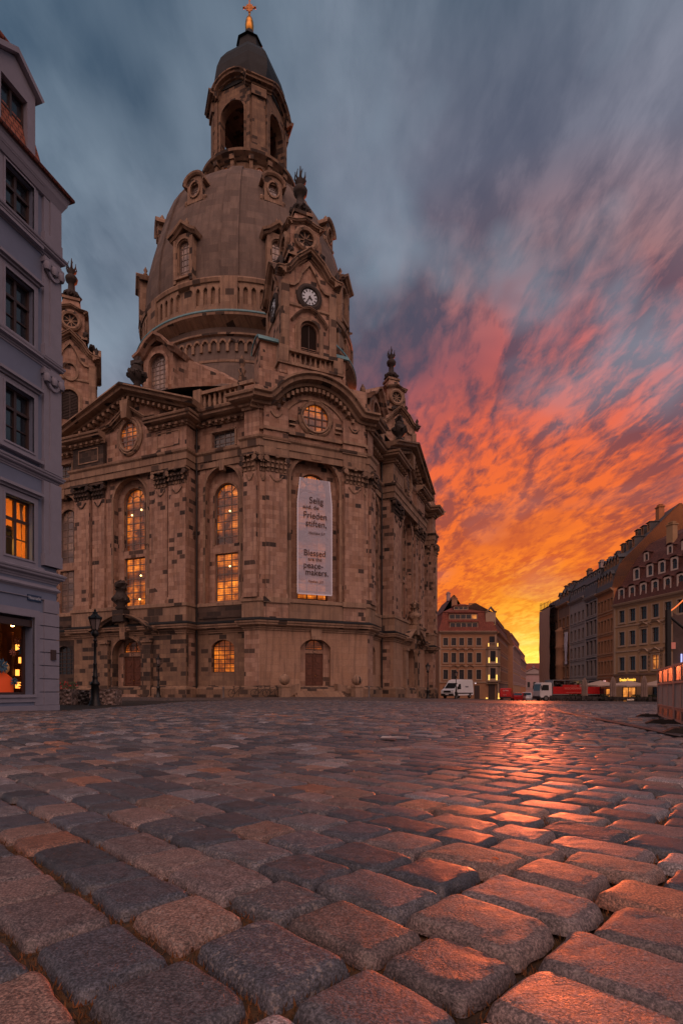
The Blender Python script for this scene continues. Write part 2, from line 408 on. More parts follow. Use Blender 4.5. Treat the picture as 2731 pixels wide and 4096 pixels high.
def glass(name, lit=None, es=1.0, low=.5, base=(.02, .025, .03), grid=(.28, .2)):
    m = mat(name, base, .12, spec=.7); n, b, L = nodes(m)
    ob = n('ShaderNodeTexCoord').outputs['Object']; uv = n('ShaderNodeTexCoord').outputs['UV']
    wv = n.noise(uv, 1.7, 2, .5)
    L.new(n('ShaderNodeBump', {'Strength': .12, 'Distance': .05, 'Height': wv}).outputs[0], b.inputs['Normal'])
    if lit:
        br = n('ShaderNodeTexBrick', {'Vector': uv, 'Color1': (0, 0, 0, 1), 'Color2': (1, 1, 1, 1), 'Mortar': (0, 0, 0, 1), 'Scale': 1.0, 'Mortar Size': .014, 'Brick Width': grid[0], 'Row Height': grid[1]}, offset=0.0)
        f = n.noise(ob, .75, 4, .6)
        f = n.maprange(f, .38, .60, low, 1.0)
        f = n.math('MULTIPLY', f, n.maprange(n.noise(ob, 2.2, 1, .5), .3, .7, .75, 1.15))
        if 'church' in name or 'bright' in name:
            zc = n('ShaderNodeSeparateXYZ', {0: ob}).outputs[2]; wv2 = n.math('SINE', n.math('ADD', n.math('MULTIPLY', zc, 1.9), n.math('MULTIPLY', n.noise(ob, .4, 1, .5), 3.0)))
            f = n.math('MULTIPLY', f, n.maprange(wv2, -.9, .1, .22, 1.0))
        f = n.math('MULTIPLY', f, n.math('SUBTRACT', 1.0, n.math('MULTIPLY', br.outputs[1], .6)))
        f = n.math('MULTIPLY', f, n.maprange(br.outputs[0], 0, 1, .8, 1.1))
        L.new(n.mix(f, (lit[0]*.7, lit[1]*.42, lit[2]*.4, 1), (*lit, 1)), b.inputs['Emission Color'])
        L.new(n.math('MULTIPLY', f, es), b.inputs['Emission Strength'])
    return m
M_lit = glass('lit_church_glass', (1.0, .25, .02), .85, .10)
M_lit2 = glass('bright_lit_glass', (1.0, .26, .016), 1.25, .28)
M_dull = glass('pale_church_glass', (.62, .26, .14), .22, .25, (.10, .09, .09))
M_dark = glass('dark_glass')
# ------------------------------------------------------------------ terrain
CTRL = [(0, 0, 0, 6), (0, 12, 0, 8), (-2, 46, .0, 12), (-25, 46, -.02, 12), (-10.4, 20, -.18, 4), (-13, 28, -.15, 5), (7, 11, 0, 5), (5, 70, -.42, 10), (13, 77, -.5, 8),
        (27, 86, -1.1, 10), (36, 80, -1.15, 12), (20, 40, -.35, 12), (42, 75, -1.25, 12), (34, 110, -1.3, 16), (45, 150, -1.9, 30), (25, 112, -.95, 10), (80, 240, -2.2, 90), (-80, 100, 0, 60), (0, -100, 0, 80)]
def zg(x, y):
    num = den = 0
    for cx, cy, z, r in CTRL:
        w_ = 1/((((x-cx)**2+(y-cy)**2)/(r*r))+.05)**1.6
        num = num+w_*z; den = den+w_
    return num/den
ORI = R(45)
def stone_ground_mat(name, far):
    m = mat(name, (.1, .09, .085), .45, spec=.5); n, b, L = nodes(m)
    ob = n('ShaderNodeTexCoord').outputs['Object']
    return m, n, b, L, ob
# paving stones: real stones near the camera
def make_paving():
    rng = np.random.default_rng(11)
    P = np.array([-.7071, .7071]); Q = np.array([.7071, .7071])
    Vs = []; Fs = []; Cs = []; off = 0
    palette = np.array([(.040, .042, .048), (.055, .055, .062), (.032, .033, .037), (.075, .070, .072), (.125, .085, .070), (.15, .09, .065), (.105, .078, .07), (.17, .145, .135), (.19, .085, .048), (.12, .11, .11), (.145, .115, .10)])
    pw = np.array([.17, .14, .08, .12, .13, .09, .10, .05, .03, .06, .03]); pw /= pw.sum()
    q = -3.0; row = 0
    XF = 36.0
    while q < 44:
        wd = rng.uniform(.172, .215)
        p = -30+rng.uniform(0, .3)
        qc = q+wd/2
        while p < 30:
            ln = rng.choice([rng.uniform(.19, .25), rng.uniform(.25, .32)], p=[.4, .6])
            pc = p+ln/2; p += ln
            c = P*pc+Q*qc
            x, y = c
            if not (y > -.6 and abs(x) < .70*max(y, 0)+1.0 and y < XF): continue
            if x < -9.4 and y > 19: continue
            dist = math.hypot(x, y)
            n = 15 if dist < 2.6 else 9 if dist < 6 else 5
            t = np.linspace(-1, 1, n); t = np.sign(t)*np.abs(t)**.48
            u, v = np.meshgrid(t, t, indexing='ij'); u = u.ravel(); v = v.ravel()
            mm = np.maximum(np.abs(u), np.abs(v)); ex = rng.uniform(7, 15)
            r = (np.abs(u)**ex+np.abs(v)**ex)**(1/ex); sc = np.where(r > 1e-6, mm/np.maximum(r, 1e-6), 1)
            gp_ = .013 if dist < 3 else .014 if dist < 8 else .018; hu, hv = (ln-gp_)/2, (wd-gp_*.9)/2
            U = u*sc*hu; Vv = v*sc*hv
            cj = rng.uniform(-.011, .011, (2, 4))
            bu, bv = (u+1)/2, (v+1)/2
            wts = [(1-bu)*(1-bv), bu*(1-bv), bu*bv, (1-bu)*bv]
            U = U+sum(wts[i]*cj[0, i] for i in range(4)); Vv = Vv+sum(wts[i]*cj[1, i] for i in range(4))
            crown = rng.uniform(.002, .007); h0 = rng.uniform(-.0028, .0028)
            zz_ = h0+crown*(1-mm**2.2)-.030*np.clip((mm-.88)/.12, 0, 1)**1.7 + rng.normal(0, .011)*U+rng.normal(0, .016)*Vv
            if n > 6:
                ph = rng.uniform(0, 6, 6)
                inner = np.clip((1.02-mm)*6, 0, 1)
                zz_ += inner*(.0009*np.sin(U*55+ph[0]+2*np.sin(Vv*40+ph[1]))+.0008*np.sin(Vv*70+ph[2]+2*np.sin(U*48+ph[3]))+.0009*np.sin(U*140+ph[4])*np.sin(Vv*150+ph[5]))
                edge = .0035*np.sin(np.arctan2(v, u)*5+ph[0])*mm**4+.002*np.sin(np.arctan2(v, u)*11+ph[1])*mm**4
                U = U+edge*np.sign(u)*np.abs(u); Vv = Vv+edge*np.sign(v)*np.abs(v)
            wx = .05*math.sin(x*.55+y*.31)+.03*math.sin(x*1.3-y*.9); wy = .05*math.sin(x*.4-y*.5+1)
            gx = x+wx+U*P[0]+Vv*Q[0]; gy = y+wy+U*P[1]+Vv*Q[1]
            gz = zz_+float(zg(x, y))+.012*math.sin(x*1.7+y*.6)*math.sin(y*1.3)
            Vs.append(np.stack([gx, gy, gz], 1))
            idx = np.arange(n*n).reshape(n, n)
            f = np.stack([idx[:-1, :-1], idx[1:, :-1], idx[1:, 1:], idx[:-1, 1:]], -1).reshape(-1, 4)+off
            Fs.append(f[:, ::-1]); off += n*n
            col = palette[rng.choice(len(palette), p=pw)]*rng.uniform(.75, 1.3)*np.array([.94, .99, 1.10])
            Cs.append(np.repeat(np.array([[*col, rng.random()]]), n*n, 0))
        q += wd; row += 1
    V = np.concatenate(Vs).astype(np.float32); Fc = np.concatenate(Fs).astype(np.int32); Cc = np.concatenate(Cs).astype(np.float32)
    me = bpy.data.meshes.new('paving_stones')
    me.vertices.add(len(V)); me.vertices.foreach_set('co', V.ravel())
    me.loops.add(Fc.size); me.loops.foreach_set('vertex_index', Fc.ravel())
    me.polygons.add(len(Fc)); me.polygons.foreach_set('loop_start', np.arange(len(Fc))*4); me.polygons.foreach_set('loop_total', np.full(len(Fc), 4))
    me.polygons.foreach_set('use_smooth', np.ones(len(Fc), bool))
    me.update(calc_edges=True)
    # make sure faces point up
    nn = np.empty(len(Fc)*3); me.polygons.foreach_get('normal', nn)
    if nn.reshape(-1, 3)[:, 2].mean() < 0: me.flip_normals()
    at = me.color_attributes.new('stone', 'FLOAT_COLOR', 'POINT'); at.data.foreach_set('color', Cc.ravel())
    m, n, b, L, ob = stone_ground_mat('granite_setts', False)
    a = n('ShaderNodeAttribute', attribute_name='stone')
    sp = n.noise(ob, 190, 3, .7); sp2 = n.noise(ob, 28, 4, .6); sp3 = n.noise(ob, 6, 3, .5)
    vor = n('ShaderNodeTexVoronoi', {'Vector': ob, 'Scale': 170}).outputs['Distance']
    c = n.mix(.9, a.outputs[0], n.ramp(sp, [(.36, .30), (.5, 1.0), (.64, 2.4)]), 'MULTIPLY')
    lf = n.noise(ob, 85, 3, .6); c = n.mix(n.math('MULTIPLY', n.maprange(lf, .56, .64, 0, .6), n.maprange(a.outputs[3], .3, .8, 0, 1)), c, (.26, .22, .20, 1))
    cr = n('ShaderNodeTexVoronoi', {'Vector': n.vmath('ADD', ob, n.vmath('SCALE', n.noise(ob, 8, 3, .6, 0, 1), (0, 0, 0))), 'Scale': 5.5}, feature='DISTANCE_TO_EDGE').outputs[0]
    crk = n.math('MULTIPLY', n.maprange(cr, .0, .008, 1, 0), n.maprange(sp3, .52, .60, 0, 1)); c = n.mix(n.math('MULTIPLY', crk, .75), c, (.012, .010, .009, 1))
    c = n.mix(n.math('MULTIPLY', n.maprange(vor, .05, .22, 1, 0), n.maprange(sp2, .40, .62, 0, .7)), c, (.30, .25, .22, 1))
    c = n.mix(.6, c, n.ramp(sp2, [(.3, .62), (.7, 1.4)]), 'MULTIPLY')
    c = n.mix(n.maprange(sp3, .56, .74, 0, .45), c, (.03, .026, .024, 1))
    L.new(c, b.inputs['Base Color'])
    rr = n.math('ADD', n.maprange(a.outputs[3], 0, 1, .44, .62), n.maprange(sp2, .3, .7, -.05, .12))
    L.new(rr, b.inputs['Roughness']); b.inputs['Specular IOR Level'].default_value = .75
    h = n.math('SUBTRACT', n.math('ADD', n.math('MULTIPLY', sp, .5), sp2), n.math('MULTIPLY', crk, .8))
    L.new(n('ShaderNodeBump', {'Strength': .75, 'Distance': .005, 'Height': h}).outputs[0], b.inputs['Normal'])
    me.materials.append(m)
    o = bpy.data.objects.new('paving', me); COL.objects.link(o); tag(o, kind='structure'); return o
make_paving()
def make_ground():
    xs = np.concatenate([np.linspace(-1500, -80, 10), np.arange(-72, 110, 4.0), np.linspace(125, 1500, 10)])
    ys = np.concatenate([np.linspace(-600, -12, 6), np.arange(-8, 26, 2.0), np.arange(26, 35, 2.0), np.arange(35, 36.8, .4), np.arange(38, 260, 4.0), np.linspace(300, 2500, 8)])
    Xg, Yg = np.meshgrid(xs, ys, indexing='ij')
    Zg = zg(Xg, Yg)
    inside = (Yg < 35.6) & (Yg > -2) & (np.abs(Xg) < .7*np.maximum(Yg, 0)+3)
    Zg = Zg-np.where(inside, .024, .0)
    V = np.stack([Xg, Yg, Zg], -1).reshape(-1, 3); n1, n2 = Xg.shape
    idx = np.arange(n1*n2).reshape(n1, n2)
    Fq = np.stack([idx[:-1, :-1], idx[1:, :-1], idx[1:, 1:], idx[:-1, 1:]], -1).reshape(-1, 4)
    me = bpy.data.meshes.new('ground'); me.from_pydata(V.tolist(), [], Fq.tolist())
    me.polygons.foreach_set('use_smooth', np.ones(len(Fq), bool))
    m, n, b, L, ob = stone_ground_mat('far_setts_and_joint_soil', True)
    sx = n('ShaderNodeSeparateXYZ', {0: ob}).outputs
    mp = n('ShaderNodeMapping', {'Vector': ob, 'Rotation': (0, 0, R(45))}).outputs[0]
    br = n('ShaderNodeTexBrick', {'Vector': mp, 'Color1': (0, 0, 0, 1), 'Color2': (1, 1, 1, 1), 'Mortar': (0, 0, 0, 1), 'Scale': 1.0, 'Mortar Size': .012, 'Mortar Smooth': .6, 'Brick Width': .27, 'Row Height': .165}, offset=.43)
    wn = n('ShaderNodeTexWhiteNoise', {'W': n.math('MULTIPLY', br.outputs[0], 91.7)}, noise_dimensions='1D').outputs[0]
    cs = n.ramp(wn, [(0, (.04, .042, .048)), (.45, (.075, .07, .072)), (.6, (.125, .085, .07)), (.9, (.16, .12, .10)), (1, (.19, .09, .05))], 'CONSTANT')
    big = n.noise(ob, .25, 4, .6); f = n.noise(ob, 30, 4, .6)
    cs = n.mix(.5, cs, n.ramp(big, [(.3, .6), (.7, 1.3)]), 'MULTIPLY')
    cs = n.mix(br.outputs[1], cs, (.03, .02, .013, 1))
    soil = n.mix(n.maprange(n.vmath('LENGTH', ob), 3, 7, 0, .8), n.ramp(n.noise(ob, 22, 5, .7), [(.3, (.018, .012, .007)), (.5, (.05, .028, .012)), (.62, (.11, .05, .016)), (.75, (.06, .06, .02))]), (.012, .009, .007, 1))
    isfar = n.maprange(sx[1], 35.4, 36.4, 0, 1)
    L.new(n.mix(isfar, soil, cs), b.inputs['Base Color'])
    L.new(n.maprange(isfar, 0, 1, .95, .6), b.inputs['Roughness'])
    h = n.math('ADD', n.math('MULTIPLY', f, .3), n.math('SUBTRACT', 1.0, br.outputs[1]))
    L.new(n('ShaderNodeBump', {'Strength': .55, 'Distance': .02, 'Height': h}).outputs[0], b.inputs['Normal'])
    me.materials.append(m)
    o = bpy.data.objects.new('ground', me); COL.objects.link(o); tag(o, kind='structure')
make_ground()
def joint_moss():
    rng = np.random.default_rng(5); N_ = 42000
    y = .55+3.2*rng.random(N_)**1.4; x = (rng.random(N_)-.5)*1.5*(y+.3)
    h = rng.uniform(.004, .013, N_); a = rng.uniform(0, 2*pi, N_); wv = rng.uniform(.0012, .003, N_); lean = rng.uniform(-.006, .006, (N_, 2))
    z0 = zg(x, y)-.023; dx, dy = wv*np.cos(a), wv*np.sin(a)
    V = np.stack([np.stack([x-dx, y-dy, z0], 1), np.stack([x+dx, y+dy, z0], 1), np.stack([x+lean[:, 0], y+lean[:, 1], z0+h+.004], 1)], 1).reshape(-1, 3)
    me = bpy.data.meshes.new('joint_moss'); me.vertices.add(3*N_); me.vertices.foreach_set('co', V.astype(np.float32).ravel())
    me.loops.add(3*N_); me.loops.foreach_set('vertex_index', np.arange(3*N_, dtype=np.int32)); me.polygons.add(N_); me.polygons.foreach_set('loop_start', np.arange(N_)*3); me.polygons.foreach_set('loop_total', np.full(N_, 3)); me.update(calc_edges=True)
    m = mat('dry_moss', (.1, .05, .02), .9); n, b, L = nodes(m); ob = n('ShaderNodeTexCoord').outputs['Object']
    L.new(n.ramp(n.noise(ob, 9, 3, .6), [(.3, (.05, .055, .015)), (.45, (.13, .055, .018)), (.62, (.24, .09, .03)), (.75, (.07, .07, .025))]), b.inputs['Base Color'])
    me.materials.append(m); o = bpy.data.objects.new('joint_moss', me); COL.objects.link(o); tag(o, 'rusty dry moss and grit filling the joints between the near paving stones', 'moss', kind='stuff')
joint_moss()
# ------------------------------------------------------------------ the church
CH = (-12.2, 72.65, -22.2)
church = empty('domed_church', (CH[0], CH[1], -.15), R(CH[2]))
tag(church, 'huge sandstone baroque church with stone dome, corner clock turrets and glowing windows across the square', 'church')
FA = Fr(0, 0, 0)
CP = [(0, 0, 0), (.12, .0), (.12, .12)]
def cornice(z0, z1, out, steps=4):
    """moulded profile from z0 (wall) stepping out to z1"""
    h = z1-z0
    return [(0, z0), (.12*out, z0), (.16*out, z0+.18*h), (.30*out, z0+.22*h), (.34*out, z0+.42*h), (.62*out, z0+.46*h), (.80*out, z0+.56*h), (.82*out, z0+.74*h), (.95*out, z0+.80*h), (out, z0+.95*h), (out, z1), (0, z1+.12)]
def vprof(d0, out, h):
    return [(d0, 0), (d0+.14*out, 0), (d0+.18*out, .2*h), (d0+.38*out, .24*h), (d0+.42*out, .45*h), (d0+.80*out, .52*h), (d0+.84*out, .75*h), (d0+out, .85*h), (d0+out, h), (d0, h+.02)]
def dentils(m, path, d0, d1, z0, z1, step=.62, w_=.26, fr=FA):
    for (a, b) in zip(path, path[1:]):
        L_ = math.hypot(b[0]-a[0], b[1]-a[1]); k = max(1, int(L_/step))
        for i in range(k):
            t = (i+.5)/k; s = a[0]+(b[0]-a[0])*t; z = a[1]+(b[1]-a[1])*t
            m.box(s-w_/2, s+w_/2, d0, d1, z+z0, z+z1, fr)
quarter = [(-12.9, -21.7), (-12.9, -20.5), (-6.85, -20.5), (-6.85, -21.9), (6.85, -21.9), (6.85, -20.5), (12.9, -20.5), (12.9, -21.7), (14.4, -21.7)]
def rot(p, a): return (p[0]*cos(a)-p[1]*sin(a), p[0]*sin(a)+p[1]*cos(a))
ring = []
for k in range(4):
    ring += [rot(p, k*pi/2) for p in [(-14.4, -21.7)]+quarter]
# outer mouldings that run round the whole building
m = MB()
m.sweepH(ring, [(.0, -.6), (.32, -.6), (.32, .85), (.22, 1.0), (0, 1.12)], True)
m.build('plinth', M_soot, church)
m = MB(); m.sweepH(ring, cornice(5.95, 6.75, .62), True)
m.sweepH(ring, [(.0, 6.8), (.16, 6.95), (.16, 8.35), (.26, 8.42), (.26, 8.7), (0, 8.78)], True)
m.build('string_cornice', M_stone2, church)
m = MB(); m.sweepH(ring, [(.64, 6.74), (.66, 6.80), (.17, 7.05), (.17, 6.74)], True); m.build('ledge_slates', M_lead, church)
m = MB(); m.sweepH(ring, [(0, 21.15), (.16, 21.15), (.18, 21.7), (.26, 21.75), (.28, 22.3), (.42, 22.45), (.46, 22.62), (.06, 22.7)], True)
m.build('architrave', M_stone2, church)
def pilaster(objs, dark, s0, s1, d0, d1, fr, z0=8.75, z1=19.6, zc=21.1, rz=0):
    m = MB(); cap = MB()
    m.box(s0, s1, d0-.02, d1, z0+.55, z1, fr)
    m.box(s0-.08, s1+.08, d0, d1+.09, z0, z0+.3, fr); m.box(s0-.04, s1+.04, d0, d1+.05, z0+.3, z0+.55, fr)
    w_ = s1-s0
    for i in range(2): pass
    # composite capital: bell, leaves, volutes, abacus
    cap.box(s0+.08, s1-.08, d0, d1-.06, z1, zc-.25, fr)
    cap.box(s0-.16, s1+.16, d0, d1+.30, zc-.2, zc, fr)
    k = max(3, int(w_/.36))
    for rw, (zz_, h) in enumerate(((z1+.03, .42), (z1+.42, .45))):
        for i in range(k):
            s = s0+w_*(i+.5+(rw % 2)*.0)/k; q = w_/k*.30
            cap.prism([(s-q, zz_), (s+q, zz_), (s+q*.8, zz_+h), (s, zz_+h+.08), (s-q*.8, zz_+h)], d1-.1, d1+.08+.06*rw, fr); cap.box(s-q, s+q, d1+.05, d1+.24+.06*rw, zz_+h-.12, zz_+h+.03, fr)
    for s in (s0+.02, s1-.02):
        c = [(s+.24*cos(a*pi/4), zc-.44+.24*sin(a*pi/4)) for a in range(8)]
        cap.prism(c, d1-.05, d1+.30, fr)
    cap.prism([(s0+w_/2-.14, zc-.3), (s0+w_/2+.14, zc-.3), (s0+w_/2+.17, zc+.02), (s0+w_/2-.17, zc+.02)], d1, d1+.3, fr)
    # hanging garland under the capital
    c = s0+w_/2
    pth = [(c-w_*.3+w_*.6*i/8, z1-.25-.5*sin(pi*i/8)) for i in range(9)]
    cap.sweepV(pth, [(d1-.01, -.05), (d1+.08, -.05), (d1+.08, .05), (d1-.01, .05)], fr)
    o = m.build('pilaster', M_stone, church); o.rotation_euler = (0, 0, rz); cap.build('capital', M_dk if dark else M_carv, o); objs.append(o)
def archivolt(m, fr, sc, w_, zs, z0, d, t=.28, out=.10, r=None):
    pth = [(sc+w_, z0)]+[(sc+w_*cos(pi*i/16), zs+(r or w_)*sin(pi*i/16)) for i in range(17)]+[(sc-w_, z0)]
    m.sweepV(pth[::-1], [(d-.01, .0), (d+out, .0), (d+out, t*.6), (d+out*.5, t*.62), (d+out*.5, t), (d-.01, t)], fr)
OBJ = {}
# ---- one long side (built facing -y, then copied round)
def side():
    fr = FA; objs = []
    def B(m, *a):
        o = m.build(*a, church); objs.append(o); return o
    w_ = MB(); cap = MB(); tr = MB()
    for sg in (-1, 1):
        sc = 9.85*sg
        nich = (sc, 1.85, 8.72, 19.3, 21.15, .6); low = (sc, 1.22, 2.35, 4.75, 5.35, .4); mez = (sc+.1*sg, 1.2, 22.9, 24.3, 24.3, .3)
        a, b = sorted((6.85*sg, 12.9*sg))
        gb = MB(); wall(gb, fr, a, b, -.6, 6.2, 20.5, [low]); B(gb, 'ground_storey_wall', M_soot if sg > 0 else M_dk); wall(w_, fr, a, b, 6.2, 26.3, 20.5, [nich, mez])
        gb = MB(); gb.box(a+.2, b-.05, 20.5, 20.70, 7.0, 8.55, fr); gb.box(a+.6, b-.5, 20.7, 20.78, 7.3, 8.2, fr); B(gb, 'window_parapet', M_dk)
        up = (sc, 1.25, 14.2, 18.6, 19.85, .3); dn = (sc, 1.25, 8.95, 13.4, 13.4, .3)
        wall(w_, fr, sc-1.9, sc+1.9, 8.6, 21.3, 19.9, [up, dn])
        archivolt(tr, fr, sc, 1.85, 19.3, 8.78, 20.5); archivolt(tr, fr, sc, 1.25, 18.6, 14.2, 19.9, .2, .07)
        tr.prism([(sc-.22, 20.75), (sc+.22, 20.75), (sc+.32, 21.75), (sc-.32, 21.75)], 20.3, 20.72, fr)
        tr.box(sc-1.4, sc+1.4, 20.4, 20.62, 22.72, 22.9, fr)
        for z in (24.35,): tr.box(sc-1.4, sc+1.4, 20.4, 20.6, z, z+.16, fr)
        for x0 in (sc-1.42+.1*sg, sc+1.22+.1*sg): tr.box(x0, x0+.2, 20.4, 20.58, 22.9, 24.35, fr)
        # pavilion returns
        a, b = sorted((12.9*sg, 14.4*sg)); w_.face([fr.p(a, 21.7, -.6), fr.p(b, 21.7, -.6), fr.p(b, 21.7, 27.2), fr.p(a, 21.7, 27.2)])
        w_.face([fr.p(12.9*sg, 21.7, -.6), fr.p(12.9*sg, 20.5, -.6), fr.p(12.9*sg, 20.5, 27.2), fr.p(12.9*sg, 21.7, 27.2)][::sg])
        w_.face([fr.p(6.85*sg, 20.5, -.6), fr.p(6.85*sg, 21.52, -.6), fr.p(6.85*sg, 21.52, 27.2), fr.p(6.85*sg, 20.5, 27.2)])
        p0, p1 = sorted((13.0*sg, 14.25*sg)); pilaster(objs, False, p0, p1, 21.7, 22.0, fr)
        p0, p1 = sorted((12.35*sg, 12.88*sg)); pilaster(objs, False, p0, p1, 20.5, 21.1, fr)
    # projecting centre
    nich = (0, 2.05, 8.72, 19.1, 21.15, .55); por = (0, 1.75, .35, 4.2, 5.75, .7)
    ocu = None
    gs = MB(); wall(gs, fr, -6.85, 6.85, -.6, 8.0, 21.9, [por]); [gs.box(*sorted((6.55*sg, 6.847*sg)), 20.4, 21.895, -.6, 8.0, fr) for sg in (-1, 1)]; B(gs, 'ground_storey_wall', M_soot); wall(w_, fr, -6.85, 6.85, 7.9, 25.9, 21.5, [nich])
    po = MB(); pd = MB(); pp = MB(); dk = MB()
    w_.face([fr.p(-6.85, 21.45, 25.8), fr.p(6.85, 21.45, 25.8), fr.p(0, 21.45, 29.0)])
    up = (0, 1.28, 14.35, 19.1, 20.38, .3); dn = (0, 1.28, 8.95, 13.65, 13.65, .3)
    wall(w_, fr, -2.1, 2.1, 8.6, 21.3, 20.93, [up, dn])
    archivolt(tr, fr, 0, 2.05, 19.1, 8.78, 21.5); archivolt(tr, fr, 0, 1.28, 19.1, 14.35, 20.93, .22, .08)
    for sg in (-1, 1):
        for (a, b, dd) in ((4.85, 6.82, 21.92), (3.05, 4.6, 21.72)):
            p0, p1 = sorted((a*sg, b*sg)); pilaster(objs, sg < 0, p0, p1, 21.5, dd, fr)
        # side face of the outer pilaster and entablature block above
        a, b = sorted((2.95*sg, 6.95*sg))
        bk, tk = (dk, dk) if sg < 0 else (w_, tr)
        bk.box(a, b, 20.52, 21.95, 22.7, 25.2, fr)
        tk.box(a-.04, b+.04, 20.52, 22.02, 21.15, 22.3, fr); tk.box(a-.16, b+.16, 20.52, 22.16, 22.3, 22.66, fr)
        w_.box(*sorted((6.3*sg, 6.84*sg)), 20.52, 21.6, 8.0, 21.2, fr)
        # panel on the frieze block
        a2, b2 = sorted((3.6*sg, 6.2*sg)); tr.sweepV([(a2, 23.2), (b2, 23.2), (b2, 24.6), (a2, 24.6)], [(21.94, 0), (22.0, 0), (22.0, .1), (21.94, .1)], fr, closed=True)
        # horizontal cornice over the block
        path = [(2.7*sg, -21.95), (7.0*sg, -21.95), (7.0*sg, -20.4)]
        if sg < 0: path = path[::-1]
        else: pass
        tr.sweepH(path, [(x_*1.0, z_) for x_, z_ in cornice(24.85, 25.75, 1.0)])
        dentils(tr, [(2.9*sg, 0), (7.2*sg, 0)], 22.0, 22.4, 24.9, 25.12)
    # pediment
    pk = 29.3; ex = 8.1; zc0 = 25.72
    path = [(-ex, zc0), (0, pk-.55), (ex, zc0)]
    pd.sweepV(path, vprof(21.3, 1.75, .85), fr)
    dentils(pd, [(-7.4, zc0-.02), (0, pk-.62)], 21.5, 22.2, -.15, .14, .66); dentils(pd, [(0, pk-.62), (7.4, zc0-.02)], 21.5, 22.2, -.15, .14, .66)
    # inner small gable over the oval window and keystone
    tr.sweepV([(-3.3, 25.9), (-2.0, 26.1), (0, 27.45), (2.0, 26.1), (3.3, 25.9)], vprof(21.4, .7, .5), fr)
    tr.prism([(-.3, 26.6), (.3, 26.6), (.5, 28.3), (-.5, 28.3)], 21.4, 22.4, fr)
    el = [(1.30*cos(2*pi*i/28), 25.15+1.62*sin(2*pi*i/28)) for i in range(28)]
    tr.sweepV(el, [(21.48, -.24), (21.62, -.24), (21.75, -.08), (21.70, .02), (21.82, .12), (21.78, .26), (21.48, .28)], fr, closed=True)
    # portal: side piers, imposts, curved hood
    for sg in (-1, 1):
        a, b = sorted((2.1*sg, 3.1*sg)); po.box(a, b, 21.7, 22.25, -.5, 5.2, fr); po.box(a-.08, b+.08, 21.7, 22.4, 5.2, 5.55, fr); po.box(a-.06, b+.06, 21.7, 22.36, -.5, 1.0, fr)
    pth = [(-3.7, 5.9)]+[(-3.0+6.0*i/12, 6.15+1.15*sin(pi*i/12)) for i in range(13)]+[(3.7, 5.9)]
    po.sweepV(pth, vprof(21.8, 1.15, .62), fr)
    po.prism([(-.3, 5.55), (.3, 5.55), (.42, 7.2), (-.42, 7.2)], 21.8, 22.55, fr)
    archivolt(po, fr, 0, 1.75, 4.2, .4, 21.9, .3, .12, 1.55)
    w_.box(-1.9, -1.08, 21.0, 21.25, .2, 6, fr); w_.box(1.08, 1.9, 21.0, 21.25, .2, 6, fr); w_.box(-1.1, 1.1, 21.0, 21.2, 4.0, 4.35, fr); w_.box(-1.9, 1.9, 20.9, 21.0, .2, 6, fr)
    w_.box(-1.9, 1.9, 21.0, 22.3, -.5, .36, fr)
    # main cornice on the recessed bays, parapet with balusters
    for sg in (-1, 1):
        path = [(7.0*sg, -20.5), (12.9*sg, -20.5), (12.9*sg, -21.7), (14.4*sg, -21.7)]
        if sg < 0: path = path[::-1]
        tr.sweepH(path, cornice(25.0, 26.15, 1.25)); dentils(tr, [(7.1*sg, 0), (12.6*sg, 0)], 20.6, 21.05, 25.02, 25.26)
        a, b = sorted((7.6*sg, 13.2*sg))
        pp.box(a, b, 20.2, 20.75, 26.3, 26.75, fr); pp.box(a, b, 20.15, 20.8, 28.0, 28.3, fr); pp.box(a, b, 20.0, 20.2, 26.3, 28.0, fr)
        for i in range(10):
            s = a+(b-a)*(i+.5)/10; pp.lathe([(.17, 0), (.13, .12), (.2, .45), (.11, .9), (.16, 1.25)], 8, fr.p(s, 20.48, 26.75))
        pp.box(*sorted((6.9*sg, 7.7*sg)), 20.0, 20.95, 26.3, 28.45, fr); B(pp, 'parapet', M_stone2); pp = MB()
    B(w_, 'wall', M_stone); B(tr, 'wall_moulding', M_stone2); B(po, 'portal', M_soot); B(pd, 'pediment', M_stone2); B(dk, 'entablature_block', M_dk)
    # gable roof behind the pediment
    r = MB(); A = [(-ex, zc0+.9), (0, pk+.42), (ex, zc0+.9)]
    r.mesh([fr.p(s, 23.0, z) for s, z in A]+[fr.p(s, 15, z) for s, z in A], [(0, 1, 4, 3), (1, 2, 5, 4)]); B(r, 'gable_roof', M_lead)
    # urn on the pediment and urn over the portal
    u = MB(); c = fr.p(0, 20.6, 29.6)
    u.box(-.5, .5, 20.1, 21.1, 28.6, 30.3, fr)
    u.lathe([(.2, 30.3), (.45, 30.4), (.28, 30.7), (.5, 30.95), (.85, 31.4), (.8, 31.8), (.5, 32.0), (.62, 32.2), (.3, 32.6)], 14, (c[0], c[1], 0))
    for i in range(10):
        a = i*pi/5; u.blob((c[0]+.72*cos(a), c[1]+.72*sin(a), 31.5+.15*(i % 2)), .26, i)
    u.blob((c[0], c[1], 32.7), .5, 3, amp=.4, sz=1.1); B(u, 'urn', M_black)
    u = MB(); c = fr.p(-.2, 22.5, 0)
    u.box(-.85, .45, 22.05, 22.95, 7.2, 8.3, fr)
    u.lathe([(.3, 8.3), (.55, 8.5), (.35, 8.75), (.7, 9.1), (.78, 9.5), (.5, 9.8), (.42, 10.1), (.6, 10.3)], 14, (c[0], c[1], 0))
    for i in range(9): u.blob((c[0]+.6*cos(i*pi/4.5), c[1]+.6*sin(i*pi/4.5), 9.3), .24, i)
    u.blob((c[0], c[1], 10.6), .52, 5, amp=.35); B(u, 'portal_urn', M_black)
